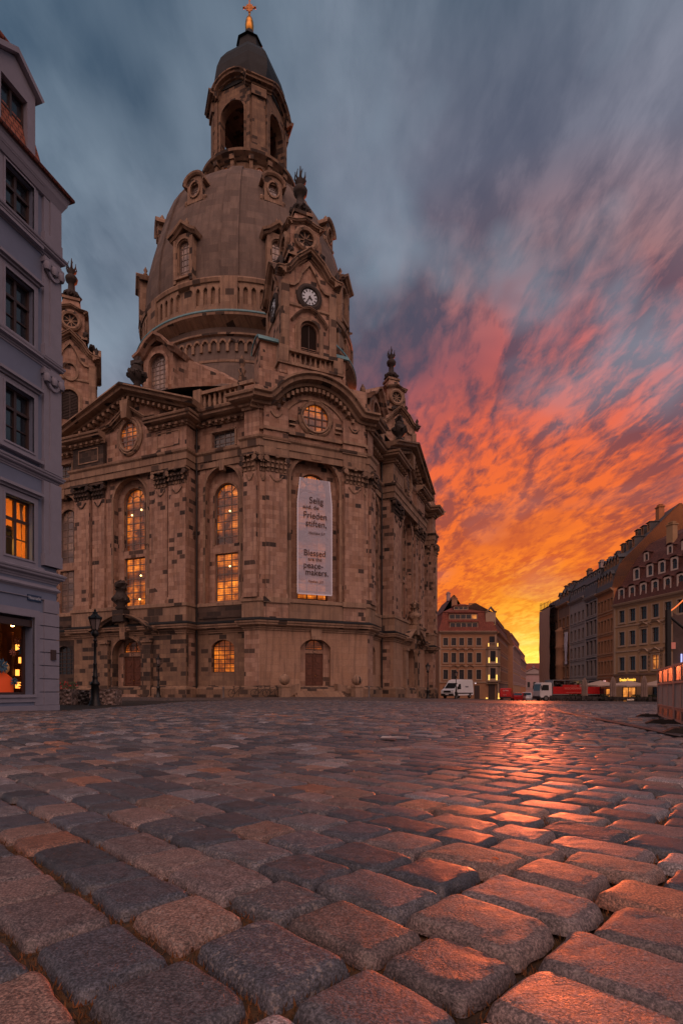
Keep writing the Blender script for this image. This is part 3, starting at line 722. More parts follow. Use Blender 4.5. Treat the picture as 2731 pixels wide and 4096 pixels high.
    for sg in (-1, 1):
        pipe = MB(); pipe.tube([fr.p(7.15*sg, 20.72, z) for z in (.3, 6, 12, 20, 25)], .09, 8); B(pipe, 'drainpipe', M_iron)
    return objs, up, dn
objs, upA, dnA = side()
for k in (1, 2, 3):
    for o in objs:
        c = copy_tree(o, church); c.rotation_euler = (0, 0, k*pi/2)
        q = c.name.split('.')[0]
        if q in ('portal', 'entablature_block', 'ground_storey_wall', 'window_parapet', 'portal_urn'):
            c.data = c.data.copy(); c.data.materials[0] = M_clean if q == 'ground_storey_wall' else M_stone2
rA = random.Random(3)
# windows: front-left side (0) is lit, right side (1) mostly dull
for k in (0, 1):
    fr = Fr(0, 0, k*pi/2); li = M_lit if k == 0 else M_dull; l2 = M_lit2 if k == 0 else M_lit
    L0 = [(-.55, 17.9), (.62, 18.3)]; 
    window(fr, upA, 20.6, M_barp, li, church, 3, 7, .085, L0 if k == 0 else None)
    window(fr, dnA, 20.6, M_barp, l2, church, 3, 7, .085, [(.55, 11.9), (.4, 9.6)] if k == 0 else None)
    el = (0, 1.14, 25.15, 25.15, 26.55)
    pts = [(1.14*cos(2*pi*i/28), 25.15+1.42*sin(2*pi*i/28)) for i in range(28)]
    b = MB(); b.sweepV(pts, [(21.5, -.05), (21.6, -.05), (21.6, .03), (21.5, .03)], fr, closed=True)
    for s in (-.38, .38): h = 1.42*sqrt(1-(s/1.14)**2); b.box(s-.045, s+.045, 21.52, 21.59, 25.15-h, 25.15+h, fr)
    for i in range(-3, 4):
        z = i*.42; h = 1.14*sqrt(max(0, 1-(z/1.42)**2)); b.box(-h, h, 21.52, 21.585, 25.15+z-.045, 25.15+z+.045, fr)
    o = b.build('oval_window', M_barp, church); g = MB(); g.face([fr.p(s, 21.53, z) for s, z in pts]); g.build('pane', M_lit if k == 0 else M_dull, o)
    for sg in (-1, 1):
        sc = 9.85*sg
        lit = (M_lit if sg > 0 else M_dull) if k == 0 else M_dull
        window(fr, (sc, 1.25, 14.2, 18.6, 19.85), 19.62, M_barp, lit, church, 3, 6, .085, [(.25, 17.3)] if k == 0 and sg > 0 else None)
        window(fr, (sc, 1.25, 8.95, 13.4, 13.4), 19.62, M_barp, (M_lit2 if sg > 0 else M_dull) if k == 0 else M_dull, church, 3, 7, .085, [(.25, 12.2)] if k == 0 and sg > 0 else None)
        window(fr, (sc, 1.22, 2.35, 4.75, 5.35), 20.14, M_bar, M_lit2 if (k == 0 and sg > 0) else M_dark, church, 4, 6, .06, None)
        window(fr, (sc+.1*sg, 1.2, 22.9, 24.3, 24.3), 20.22, M_barp, M_dark, church, 4, 3, .07, None)
    # portal door with lit fanlight
    window(fr, (0, 1.05, 4.36, 4.6, 5.5), 21.02, M_bar, M_lit, church, 3, 1, .06, None, 'fanlight')
def door(fr, sc, hw, z0, z1, d, parent):
    e = MB(); e.box(sc-hw, sc+hw, d-.05, d, z0, z1, fr)
    for sg in (-1, 1):
        a, b = sorted((sc+.05*sg, sc+(hw-.04)*sg)); ww = b-a
        for (q0, q1) in ((.04, .24), (.30, .60), (.66, .94)):
            za, zb = z0+(z1-z0)*q0, z0+(z1-z0)*q1
            e.sweepV([(a+.07, za), (b-.07, za), (b-.07, zb), (a+.07, zb)], [(d, -.03), (d+.04, -.03), (d+.04, .05), (d, .05)], fr, closed=True)
            cc = ((a+b)/2, (za+zb)/2); rr = min(ww*.3, (zb-za)*.36)
            e.prism([(cc[0]+rr*cos(i*pi/7), cc[1]+rr*sin(i*pi/7)) for i in range(14)], d, d+.045, fr)
    e.box(sc-.05, sc+.05, d, d+.07, z0, z1, fr)
    o = e.build('door', M_wood, parent)
    h = MB(); h.ball(fr.p(sc+.13, d+.1, z0+(z1-z0)*.36), .05, 8); h.build('handle', M_gold, o)
for k in (0, 1): door(Fr(0, 0, k*pi/2), 0, 1.08, .36, 4.0, 21.06, church)
M_letter = mat('dark_letter', (.03, .022, .02), .8)
text_mesh('D', .42, 'door_letter', M_letter, church, FA, 0, 21.21, 4.04)
# ---- corner (chamfer) facade, built facing -y at distance q then turned 45 degrees
def corner():
    fr = FA; objs = []
    def B(m, *a):
        o = m.build(*a, church); o.rotation_euler = (0, 0, pi/4); objs.append(o); return o
    w_ = MB(); tr = MB(); cap = MB()
    q = 25.52; hw = 5.16
    por = (0, 1.45, .85, 4.55, 5.35, .5); nich = (0, 2.3, 8.72, 19.35, 21.65, .62)
    gs = MB(); wall(gs, fr, -hw, hw, -.6, 8.0, q, [por]); B(gs, 'ground_storey_wall', M_clean); wall(w_, fr, -hw, hw, 7.9, 28.6, q-.14, [nich])
    win = (0, 1.45, 8.95, 18.95, 20.4, .3)
    wall(w_, fr, -2.35, 2.35, 8.6, 21.8, q-.76, [win])
    archivolt(tr, fr, 0, 2.3, 19.35, 8.78, q-.14, .32, .12)
    tr.prism([(-.45, 21.3), (.45, 21.3), (.62, 22.4), (-.62, 22.4)], q-.3, q+.22, fr)
    for sg in (-1, 1):
        a, b = sorted((2.75*sg, 4.65*sg)); pilaster(objs, False, a, b, q-.14, q+.24, fr, rz=pi/4)
        a, b = sorted((4.55*sg, 5.15*sg)); pilaster(objs, False, a, b, q-.14, q+.06, fr, rz=pi/4)
        a, b = sorted((2.6*sg, 4.8*sg)); w_.box(a, b, q-.1, q+.2, 22.7, 25.4, fr); tr.box(a-.02, b+.02, q-.1, q+.26, 21.15, 22.3, fr); tr.box(a-.14, b+.14, q-.1, q+.40, 22.3, 22.66, fr)
        w_.box(a, b, q-.1, q+.22, 6.9, 8.3, fr); tr.box(a-.08, b+.08, q-.1, q+.34, 8.3, 8.78, fr)
        tr.box(a-.05, b+.05, q-.1, q+.34, 23.25, 23.5, fr)
        # small hanging swag beside the round window
        c = 3.7*sg; tr.sweepV([(c-.5+.1*i, 24.9-.45*sin(pi*i/10)) for i in range(11)], [(q+.2, -.06), (q+.3, -.06), (q+.3, .06), (q+.2, .06)], fr)
    tr.box(-hw, hw, q-.14, q+.08, 23.25, 23.55, fr)
    n = 18; zc0 = 25.05
    arc = [(-3.2+6.4*i/n, zc0+2.75*sin(pi*i/n)**.85 if 0 < i < n else zc0) for i in range(n+1)]
    arc = [(-3.2*cos(pi*i/n)*1.0, zc0+2.7*sin(pi*i/n)) for i in range(n+1)]
    # flatter segmental arch
    arc = []
    rr = (3.7**2+2.45**2)/(2*2.45)
    for i in range(n+1):
        s = -3.7+7.4*i/n; arc.append((s, zc0+sqrt(rr*rr-s*s)-(rr-2.45)))
    path = [(-5.9, zc0), (-4.3, zc0)]+[(p[0], p[1]) for p in arc if abs(p[0]) < 3.72][0:]+[(4.3, zc0), (5.9, zc0)]
    path = [(-5.9, zc0), (-4.4, zc0), (-3.9, zc0+.12)]+arc[1:-1]+[(3.9, zc0+.12), (4.4, zc0), (5.9, zc0)]
    tr.sweepV(path, vprof(q-.2, 1.45, 1.1), fr)
    dentils(tr, [arc[i] for i in range(0, n+1)], q-.1, q+.45, -.24, .1, .5, .26)
    tr.sweepV([(-3.3+.2, 23.6)]+[(s*.86, z-.75) for s, z in arc[1:-1]]+[(3.1, 23.6)], [(q-.14, 0), (q-.02, 0), (q-.02, .2), (q-.14, .2)], fr)
    oc = [(1.45*cos(2*pi*i/32), 25.1+1.45*sin(2*pi*i/32)) for i in range(32)]
    tr.sweepV(oc, [(q-.16, -.2), (q-.02, -.2), (q+.12, -.06), (q+.06, .04), (q+.2, .12), (q+.16, .26), (q-.16, .28)], fr, closed=True)
    for sg in (-1, 1): tr.box(*sorted((1.9*sg, 2.55*sg)), q-.14, q+.08, 24.5, 24.7, fr); tr.box(*sorted((1.9*sg, 2.45*sg)), q-.14, q+.08, 24.1, 24.22, fr)
    # door surround
    w_.box(-1.6, -.86, q-.62, q-.4, .5, 5.8, fr); w_.box(.86, 1.6, q-.62, q-.4, .5, 5.8, fr); w_.box(-.88, .88, q-.62, q-.44, 4.05, 4.36, fr); w_.box(-1.6, 1.6, q-.75, q-.62, .5, 5.9, fr)
    w_.box(-1.6, 1.6, q-.6, q+.3, -.5, .86, fr)
    tr.prism([(-.42, 5.25), (.42, 5.25), (.58, 6.5), (-.58, 6.5)], q-.1, q+.22, fr)
    # attic stage stepping back to the turret
    w_.box(-4.9, 4.9, 22.3, 24.5, 26.2, 28.1, fr); w_.box(-3.9, 3.9, 21, 24.2, 28.1, 29.3, fr); w_.box(-3.0, 3.0, 21, 24.35, 29.3, 30.25, fr)
    for sg in (-1, 1):
        w_.prism([(4.9*sg, 26.2), (6.6*sg, 26.2), (6.2*sg, 27.2), (4.9*sg, 28.1)][::sg], 21.5, 24.0, fr)
        w_.prism([(3.9*sg, 28.1), (4.8*sg, 28.1), (3.9*sg, 29.1)][::sg], 21.5, 23.9, fr)
        tr.box(*sorted((2.2*sg, 3.1*sg)), 23.5, 24.5, 30.2, 31.75, fr)
        # turned finials at the shoulders
    tr.box(-3.2, 3.2, 23.3, 24.5, 30.1, 30.35, fr); tr.box(-2.3, 2.3, 23.75, 24.4, 31.4, 31.65, fr)
    for i in range(9):
        s = -1.95+3.9*i/8; tr.lathe([(.14, 0), (.1, .1), (.17, .4), (.09, .75), (.13, 1.05)], 8, fr.p(s, 24.08, 30.35))
    B(w_, 'wall', M_stone); B(tr, 'wall_moulding', M_stone2)
    for sg in (-1, 1):
        f = MB()
        for (s, d_, z0) in ((6.0*sg, 22.6, 27.0),):
            f.box(s-.45, s+.45, d_-.45, d_+.45, 26.2, z0+1.2, fr)
            f.prism([(s-.5, z0+1.2), (s+.5, z0+1.2), (s+.3, z0+1.9), (s-.3, z0+1.9)], d_-.4, d_+.4, fr)
            f.lathe([(.22, 1.9), (.34, 2.05), (.2, 2.25), (.38, 2.6), (.2, 2.8), (.16, 3.0), (.3, 3.3), (.26, 3.6), (0, 4.1)], 10, fr.p(s, d_, z0))
        B(f, 'finial', M_soot)
    return objs, win
objsK, winK = corner()
for k in (1, 2, 3):
    for o in objsK:
        c = copy_tree(o, church); c.rotation_euler = (0, 0, pi/4+k*pi/2)
FK = Fr(0, 0, pi/4)
window(FK, (0, 1.45, 8.95, 18.95, 20.4), 24.46, M_bar, M_lit2, church, 3, 13, .1)
window(FK, (0, .84, 4.37, 4.6, 5.3), 25.0, M_bar, M_lit2, church, 2, 1, .06, None, 'fanlight')
door(FK, 0, .88, .86, 4.06, 24.98, church)
text_mesh('C', .42, 'door_letter', M_letter, church, FK, 0, 25.09, 4.07)
pts = [(1.28*cos(2*pi*i/32), 25.1+1.28*sin(2*pi*i/32)) for i in range(32)]
b = MB(); b.sweepV(pts, [(25.4, -.05), (25.5, -.05), (25.5, .04), (25.4, .04)], FK, closed=True)
for i in range(-1, 2):
    z = i*.64; h = 1.28*sqrt(1-(z/1.28)**2); b.box(z-.05, z+.05, 25.41, 25.49, 25.1-h, 25.1+h, FK); b.box(-h, h, 25.41, 25.485, 25.1+z-.05, 25.1+z+.05, FK)
o = b.build('round_window', M_bar, church); g = MB(); g.face([FK.p(s, 25.42, z) for s, z in pts]); g.build('pane', M_lit, o)
for k in (1, 3):
    fr = Fr(0, 0, pi/4+(1 if k == 1 else -1)*pi/2)
    window(fr, (0, 1.45, 8.95, 18.95, 20.4), 24.46, M_barp, M_dull, church, 3, 13, .1)
# steps and ball-topped cheek walls at the corner door
m = MB()
for i in range(5): m.box(-1.6-.28*i, 1.6+.28*i, 25.5, 26.15+.34*i, -.4, .86-.17*(i)-.02, FK)
m.build('door_steps', M_stone2, church)
for sg in (-1, 1):
    m = MB(); m.box(*sorted((3.0*sg, 3.75*sg)), 26.6, 27.5, -.4, 1.0, FK); m.box(*sorted((2.95*sg, 3.8*sg)), 26.55, 27.55, 1.0, 1.15, FK)
    m.ball(FK.p(3.37*sg, 27.05, 1.62), .47, 16)
    m.prism([(1.75*sg, -.4), (2.95*sg, -.4), (2.95*sg, .5), (2.5*sg, 1.15), (1.75*sg, 1.3)][::sg], 25.6, 26.5, FK)
    m.build('stair_cheek', M_stone2, church)
# ---- low roof between parapet and dome
def pr(th):
    a = (th+pi/4) % (pi/2)-pi/4
    r = min(20.3/max(cos(a), .01), 24.0/max(cos(pi/4-abs(a)), .01))
    return r
m = MB(); n = 128; rings = []
for (f_, z) in ((0, 26.3), (.5, 28.6), (1, 30.6)):
    rings.append([((pr(2*pi*i/n)*(1-f_)+18.2*f_)*cos(2*pi*i/n), (pr(2*pi*i/n)*(1-f_)+18.2*f_)*sin(2*pi*i/n), z) for i in range(n)])
m.loft(rings, 0, True, False); m.build('roof', M_lead, church)
# ---- dome
prof1 = [(20, 30.2), (17.2, 31.0), (15.5, 32.6), (14.2, 34.6), (13.5, 36.4), (13.3, 37.4), (13.3, 40.5)]
m = MB(); m.lathe(prof1, 128); m.build('drum', M_domes, church, cyl=13)
m = MB(); m.lathe([(13.35, 36.3), (13.6, 36.35), (13.6, 36.6), (13.32, 36.7)], 128, sm=False)
for i in range(84):
    a = 2*pi*i/84; fr = Fr(0, 0, a)
    m.box(-.16, .16, 13.2, 13.5, 37.6, 38.5, fr)
    m.sweepV([(.5+.36*cos(pi*j/6), 38.5+.36*sin(pi*j/6)) for j in range(7)], [(13.25, -.08), (13.5, -.08), (13.5, .12), (13.25, .12)], fr)
m.lathe([(13.3, 39.3), (13.55, 39.4), (13.55, 39.6), (13.3, 39.7)], 128, sm=False)
m.lathe([(13.3, 40.3), (13.6, 40.5), (13.9, 40.7), (14.35, 41.0), (14.4, 41.3), (13.8, 41.45)], 128, sm=False)
m.lathe([(13.6, 41.5), (13.75, 41.9), (13.75, 42.3), (13.4, 42.4), (13.4, 44.8), (13.85, 44.95), (13.95, 45.3), (13.85, 45.5), (13.4, 45.55)], 128, sm=False)
for i in range(96):
    a = 2*pi*(i+.5)/96
    if i % 12 in (0, 11): continue
    fr = Fr(0, 0, a); m.box(-.2, .2, 13.2, 13.72, 42.3, 44.5, fr)
    m.prism([(.2, 44.2), (.36, 44.45), (.55, 44.5), (.55, 44.95), (-.55, 44.95), (-.55, 44.5), (-.36, 44.45), (-.2, 44.2)], 13.2, 13.70, fr)
    m.box(-.5, .5, 13.2, 13.66, 42.2, 42.62, fr)
for i in range(8):
    fr = Fr(0, 0, pi/8+i*pi/4); m.box(-.95, .95, 13.0, 13.95, 41.6, 45.4, fr)
m.build('drum_gallery', M_stone2, church, cyl=13)
m = MB(); m.lathe([(14.42, 41.28), (14.46, 41.34), (14.44, 41.5), (13.7, 41.85)], 128, sm=False); m.build('copper_gutter', M_copper, church, cyl=13)
domep = [(13.3, 45.4), (13.35, 47), (13.25, 49.4), (12.95, 51.3), (12.5, 53.2), (11.95, 55.2), (11.3, 57.4), (10.45, 59.5), (9.35, 61.2), (8.0, 62.6), (6.6, 63.4), (5.3, 63.9)]
m = MB(); m.lathe(domep, 128)
m.build('dome', M_domes, church, cyl=11)
for i in range(8):
    m = MB(); fr = Fr(0, 0, pi/8+i*pi/4)
    for (r0, z0), (r1, z1) in zip(domep, domep[1:]):
        k0 = .95*(r0/13.3)**.8; k1 = .95*(r1/13.3)**.8
        P_ = [fr.p(-k0, r0+.17, z0+.05), fr.p(k0, r0+.17, z0+.05), fr.p(k1, r1+.17, z1+.08), fr.p(-k1, r1+.17, z1+.08)]
        Q_ = [fr.p(-k0, r0-.4, z0), fr.p(k0, r0-.4, z0), fr.p(k1, r1-.4, z1), fr.p(-k1, r1-.4, z1)]
        m.mesh(P_+Q_, [(0, 1, 2, 3), (1, 5, 6, 2), (4, 0, 3, 7)])
    m.build('dome_rib', M_domes, church)
# tall dormers in the dome and oval lucarnes above them
def dormer8():
    fr = FA; a = MB(); f = MB()
    wall(a, fr, -1.15, 1.15, 45.5, 50.9, 13.75, [(0, .68, 46.3, 49.5, 50.15, .35)])
    for sg in (-1, 1): a.face([fr.p(1.15*sg, 13.75, 45.5), fr.p(1.15*sg, 11.5, 45.5), fr.p(1.15*sg, 11.5, 50.9), fr.p(1.15*sg, 13.75, 50.9)]); a.box(*sorted((.95*sg, 1.3*sg)), 12.6, 13.95, 45.5, 50.3, fr)
    a.sweepV([(-1.75, 50.3), (-1.0, 50.7), (0, 51.55), (1.0, 50.7), (1.75, 50.3)], [(11.2, -.05), (13.9, -.05), (14.05, .1), (14.3, .16), (14.35, .4), (11.2, .42)], fr)
    a.sweepV([(-.9, 46.3), (-.9, 49.5)]+[(-.9*cos(pi*i/8), 49.5+.85*sin(pi*i/8)) for i in range(9)]+[(.9, 46.3)], [(13.7, -.08), (13.9, -.08), (13.9, .12), (13.7, .12)], fr)
    a.box(-1.2, 1.2, 13.6, 14.0, 45.9, 46.2, fr)
    a.lathe([(.14, 51.9), (.3, 52.1), (.12, 52.3), (.26, 52.6), (0, 53.1)], 8, fr.p(0, 13.2, 0))
    a2 = a; a = MB()
    # lucarne
    wall(a, fr, -1.05, 1.05, 56.0, 58.4, 11.75, [(0, .62, 56.6, 57.4, 58.1, .3)])
    for sg in (-1, 1):
        a.face([fr.p(1.05*sg, 11.75, 56.0), fr.p(1.05*sg, 9.5, 56.0), fr.p(1.05*sg, 9.5, 58.4), fr.p(1.05*sg, 11.75, 58.4)]); a.blob(fr.p(1.25*sg, 11.5, 56.2), .28, 2, sz=1.4)
    pa = [(-1.3*cos(pi*i/10), 58.0+1.05*sin(pi*i/10)) for i in range(11)]
    a.sweepV(pa, [(9.2, -.1), (11.9, -.1), (12.05, .05), (12.1, .22), (9.2, .24)], fr); a.prism([(p[0]*.98, p[1]) for p in pa][::-1], 10, 11.74, fr)
    a.sweepV([(.72*cos(2*pi*i/16), 57.4+.9*sin(2*pi*i/16)) for i in range(16)], [(11.7, -.06), (11.9, -.06), (11.9, .12), (11.7, .12)], fr, closed=True)
    a.lathe([(.12, 59.1), (.28, 59.35), (.12, 59.5), (.26, 59.8), (0, 60.2)], 8, fr.p(0, 11.2, 0))
    return a2, a
d8 = dormer8(); dm = d8[0].build('dome_dormer', M_stone2, church); lu = d8[1].build('lucarne', M_stone2, church)
wn1 = window(FA, (0, .68, 46.3, 49.5, 50.15), 13.42, M_barp, M_dull, church, 3, 5, .07)
wn2 = window(FA, (0, .62, 56.6, 57.4, 58.1), 11.47, M_barp, M_dull, church, 2, 2, .07)
DS = .984
for q_ in list(kids(church)):
    if q_.name.split('.')[0] in ('drum', 'drum_gallery', 'copper_gutter', 'dome', 'dome_rib', 'dome_dormer', 'lucarne') or q_ in (wn1, wn2): q_.scale = (DS, DS, 1)
for k in range(1, 8):
    for o in (dm, lu, wn1, wn2):
        c = copy_tree(o, church); c.rotation_euler = (0, 0, k*pi/4)
# chapel-like projections with big arched windows over each long side
def chapel():
    fr = FA; a = MB(); op = (0, 1.05, 31.0, 34.3, 35.3, .3)
    wall(a, fr, -1.9, 1.9, 29.5, 36.2, 17.6, [op])
    secs = []
    for (d_, hw_, zt) in ((17.6, 1.9, 36.2), (17.0, 2.0, 36.3), (16.0, 2.5, 36.4), (15.0, 3.5, 36.5), (14.0, 5.2, 36.6), (13.2, 7.5, 36.7)):
        pts = [(-hw_, 29.5)]+[(-hw_+2*hw_*i/12, zt-1.4*abs(1-2*(i/12))**1.6*hw_/2.2*.8) for i in range(13)]+[(hw_, 29.5)]
        pts = [(s, max(z, 30)) for s, z in pts]
        secs.append([fr.p(s, d_, z) for s, z in pts])
    a.loft(secs, 0, False, False)
    cr = [(-2.5, 34.9), (-1.7, 35.3), (-.8, 36.3), (0, 36.75), (.8, 36.3), (1.7, 35.3), (2.5, 34.9)]
    a.sweepV(cr, [(14.5, -.1), (17.9, -.1), (18.1, .1), (18.45, .2), (18.5, .42), (14.5, .45)], fr)
    a.sweepV([(-1.3, 31), (-1.3, 34.3)]+[(-1.3*cos(pi*i/8), 34.3+1.25*sin(pi*i/8)) for i in range(9)]+[(1.3, 31)], [(17.5, -.2), (17.8, -.2), (17.8, .1), (17.5, .1)], fr)
    return a, op
a, opc = chapel(); ch_ = a.build('chapel_dormer', M_stone, church)
wc = window(FA, opc, 17.3, M_barp, M_dull, church, 4, 7, .07)
for k in (1, 2, 3):
    for o in (ch_, wc): c = copy_tree(o, church); c.rotation_euler = (0, 0, k*pi/2)
# ---- lantern
m = MB(); m.lathe([(5.3, 63.7), (5.35, 64.0), (5.5, 64.1), (5.45, 65.6), (5.6, 65.7), (5.9, 66.0), (6.3, 66.3), (6.35, 66.6), (5.9, 66.75)], 64, sm=False)
for i in range(16):
    fr = Fr(0, 0, pi/16+i*pi/8); m.box(-.22, .22, 5.2, 6.0, 64.3, 66.0, fr); m.box(-.3, .3, 5.2, 6.15, 65.5, 66.1, fr)
for i in range(8): fr = Fr(0, 0, i*pi/4); m.sweepV([(.6*cos(pi*j/8), 64.5+.8*sin(pi*j/8)) for j in range(9)], [(5.3, -.05), (5.65, -.05), (5.65, .14), (5.3, .14)], fr)
m.build('lantern_drum', M_soot, church, cyl=5.5)
for i in range(8):
    fr = Fr(0, 0, i*pi/4)
    b = MB(); b.box(-.03, .03, 5.5, 5.56, 64.4, 65.2, fr); b.box(-.5, .5, 5.5, 5.55, 64.75, 64.82, fr); o = b.build('window', M_bar, church)
    g = MB(); g.face([fr.p(-.52, 5.52, 64.3), fr.p(.52, 5.52, 64.3)]+[fr.p(.52*cos(pi*j/8), 5.52, 64.5+.68*sin(pi*j/8)) for j in range(9)]); g.build('pane', M_lit, o)
def lantern():
    a = MB(); t = MB()
    H_, cw = 4.0, 2.65
    for k in range(4):
        fr = Fr(0, 0, k*pi/2)
        op = (0, 1.75, 66.9, 73.2, 74.95, .95)
        wall(a, fr, -cw, cw, 66.7, 77.2, H_, [op]); wall(a, fr, -cw+.3, cw-.3, 66.7, 76.8, H_-.95, [(0, 1.75, 66.9, 73.2, 74.95, .01)])
        archivolt(t, fr, 0, 1.75, 73.2, 66.9, H_, .28, .12)
        t.box(-2.62, -2.15, H_-.05, H_+.16, 67.2, 75.6, fr); t.box(2.15, 2.62, H_-.05, H_+.16, 67.2, 75.6, fr)
        pth = [(-2.9, 75.7), (-2.2, 75.75)]+[(-1.9*cos(pi*i/10)*1.0, 75.8+1.45*sin(pi*i/10)) for i in range(11)]+[(2.2, 75.75), (2.9, 75.7)]
        t.sweepV(pth, vprof(H_-.1, 1.0, .95), fr)
        t.box(-1.8, 1.8, H_-.5, H_+.35, 66.8, 67.0, fr); t.box(-1.8, 1.8, H_-.3, H_+.35, 68.0, 68.2, fr)
        for i in range(8): t.lathe([(.1, 0), (.15, .35), (.08, .7), (.12, 1.0)], 6, fr.p(-1.55+3.1*i/7, H_+.05, 67.0))
        f2 = Fr(0, 0, pi/4+k*pi/2); qd = (H_+cw)/sqrt(2); ww = (H_-cw)/sqrt(2)
        a.face([f2.p(-ww, qd, 66.7), f2.p(ww, qd, 66.7), f2.p(ww, qd, 77.2), f2.p(-ww, qd, 77.2)])
        a.face([f2.p(-ww+.2, qd-1.2, 66.7), f2.p(ww-.2, qd-1.2, 66.7), f2.p(ww-.2, qd-1.2, 77.2), f2.p(-ww+.2, qd-1.2, 77.2)][::-1])
        t.box(-ww+.12, ww-.12, qd-.05, qd+.2, 67.2, 75.5, f2); t.box(-ww-.1, ww+.1, qd-.3, qd+.4, 66.7, 68.4, f2)
        t.sweepV([(-ww-.75, 75.72), (ww+.75, 75.72)], vprof(qd-.1, 1.0, .95), f2); t.box(-ww, ww, qd-.1, qd+.42, 74.6, 75.7, f2)
    sq = lambda h, c, z: [(h, -c, z), (h, c, z), (c, h, z), (-c, h, z), (-h, c, z), (-h, -c, z), (-c, -h, z), (c, -h, z)]
    a.face(sq(4, 2.6, 76.9)[::-1]); a.face(sq(4.6, 3.4, 66.72)); a.face(sq(4, 2.6, 76.2)[::-1])
    a.build('lantern', M_soot, church); t.build('lantern_trim', M_soot, church)
    r = MB(); r.loft([sq(4.1, 2.8, 76.8), sq(4.05, 2.7, 77.6), sq(4.15, 2.5, 79.0), sq(4.0, 2.35, 80.4), sq(3.6, 2.05, 81.8), sq(2.95, 1.6, 83.0), sq(2.2, 1.15, 84.0), sq(1.6, .8, 84.6), sq(1.45, .65, 85.0), sq(1.35, .6, 86.2), sq(1.6, .7, 86.3), sq(.8, .35, 86.7), sq(.55, .25, 88)], 0, False)
    for k in range(8):
        f2 = Fr(0, 0, k*pi/4); rnd = random.Random(k)
    r.build('lantern_helm', M_lead, church)
    g = MB(); g.lathe([(.1, 87.7), (.38, 87.9), (.54, 88.5), (.57, 89.0), (.49, 89.2), (.52, 89.4), (.38, 89.9), (.14, 90.1), (.1, 90.6)], 20); g.build('gilded_orb', M_gold, church)
    c = MB(); fr = Fr(0, 0, R(22))
    c.box(-.07, .07, -.07, .07, 90.5, 92.5, fr); c.box(-.7, .7, -.065, .065, 91.3, 91.45, fr)
    for i in range(12):
        a_ = i*pi/6+.26; c.prism([(.12*cos(a_+1.57), 91.38+.12*sin(a_+1.57)), (.62*cos(a_), 91.38+.62*sin(a_)), (.12*cos(a_-1.57), 91.38+.12*sin(a_-1.57))][::-1], -.04, .04, fr)
    for (s, z) in ((-.75, 91.38), (.75, 91.38), (0, 92.5), (0, 90.7)): c.ball(fr.p(s, 0, z), .16, 8)
    c.sweepV([(.42*cos(2*pi*i/16), 91.38+.42*sin(2*pi*i/16)) for i in range(16)], [(-.05, -.05), (.05, -.05), (.05, .05), (-.05, .05)], fr, closed=True)
    c.build('gilded_cross', noisy('tarnished_gilding', (.28, .12, .04), .3, 3, .4, 0, .9), church)
lantern()
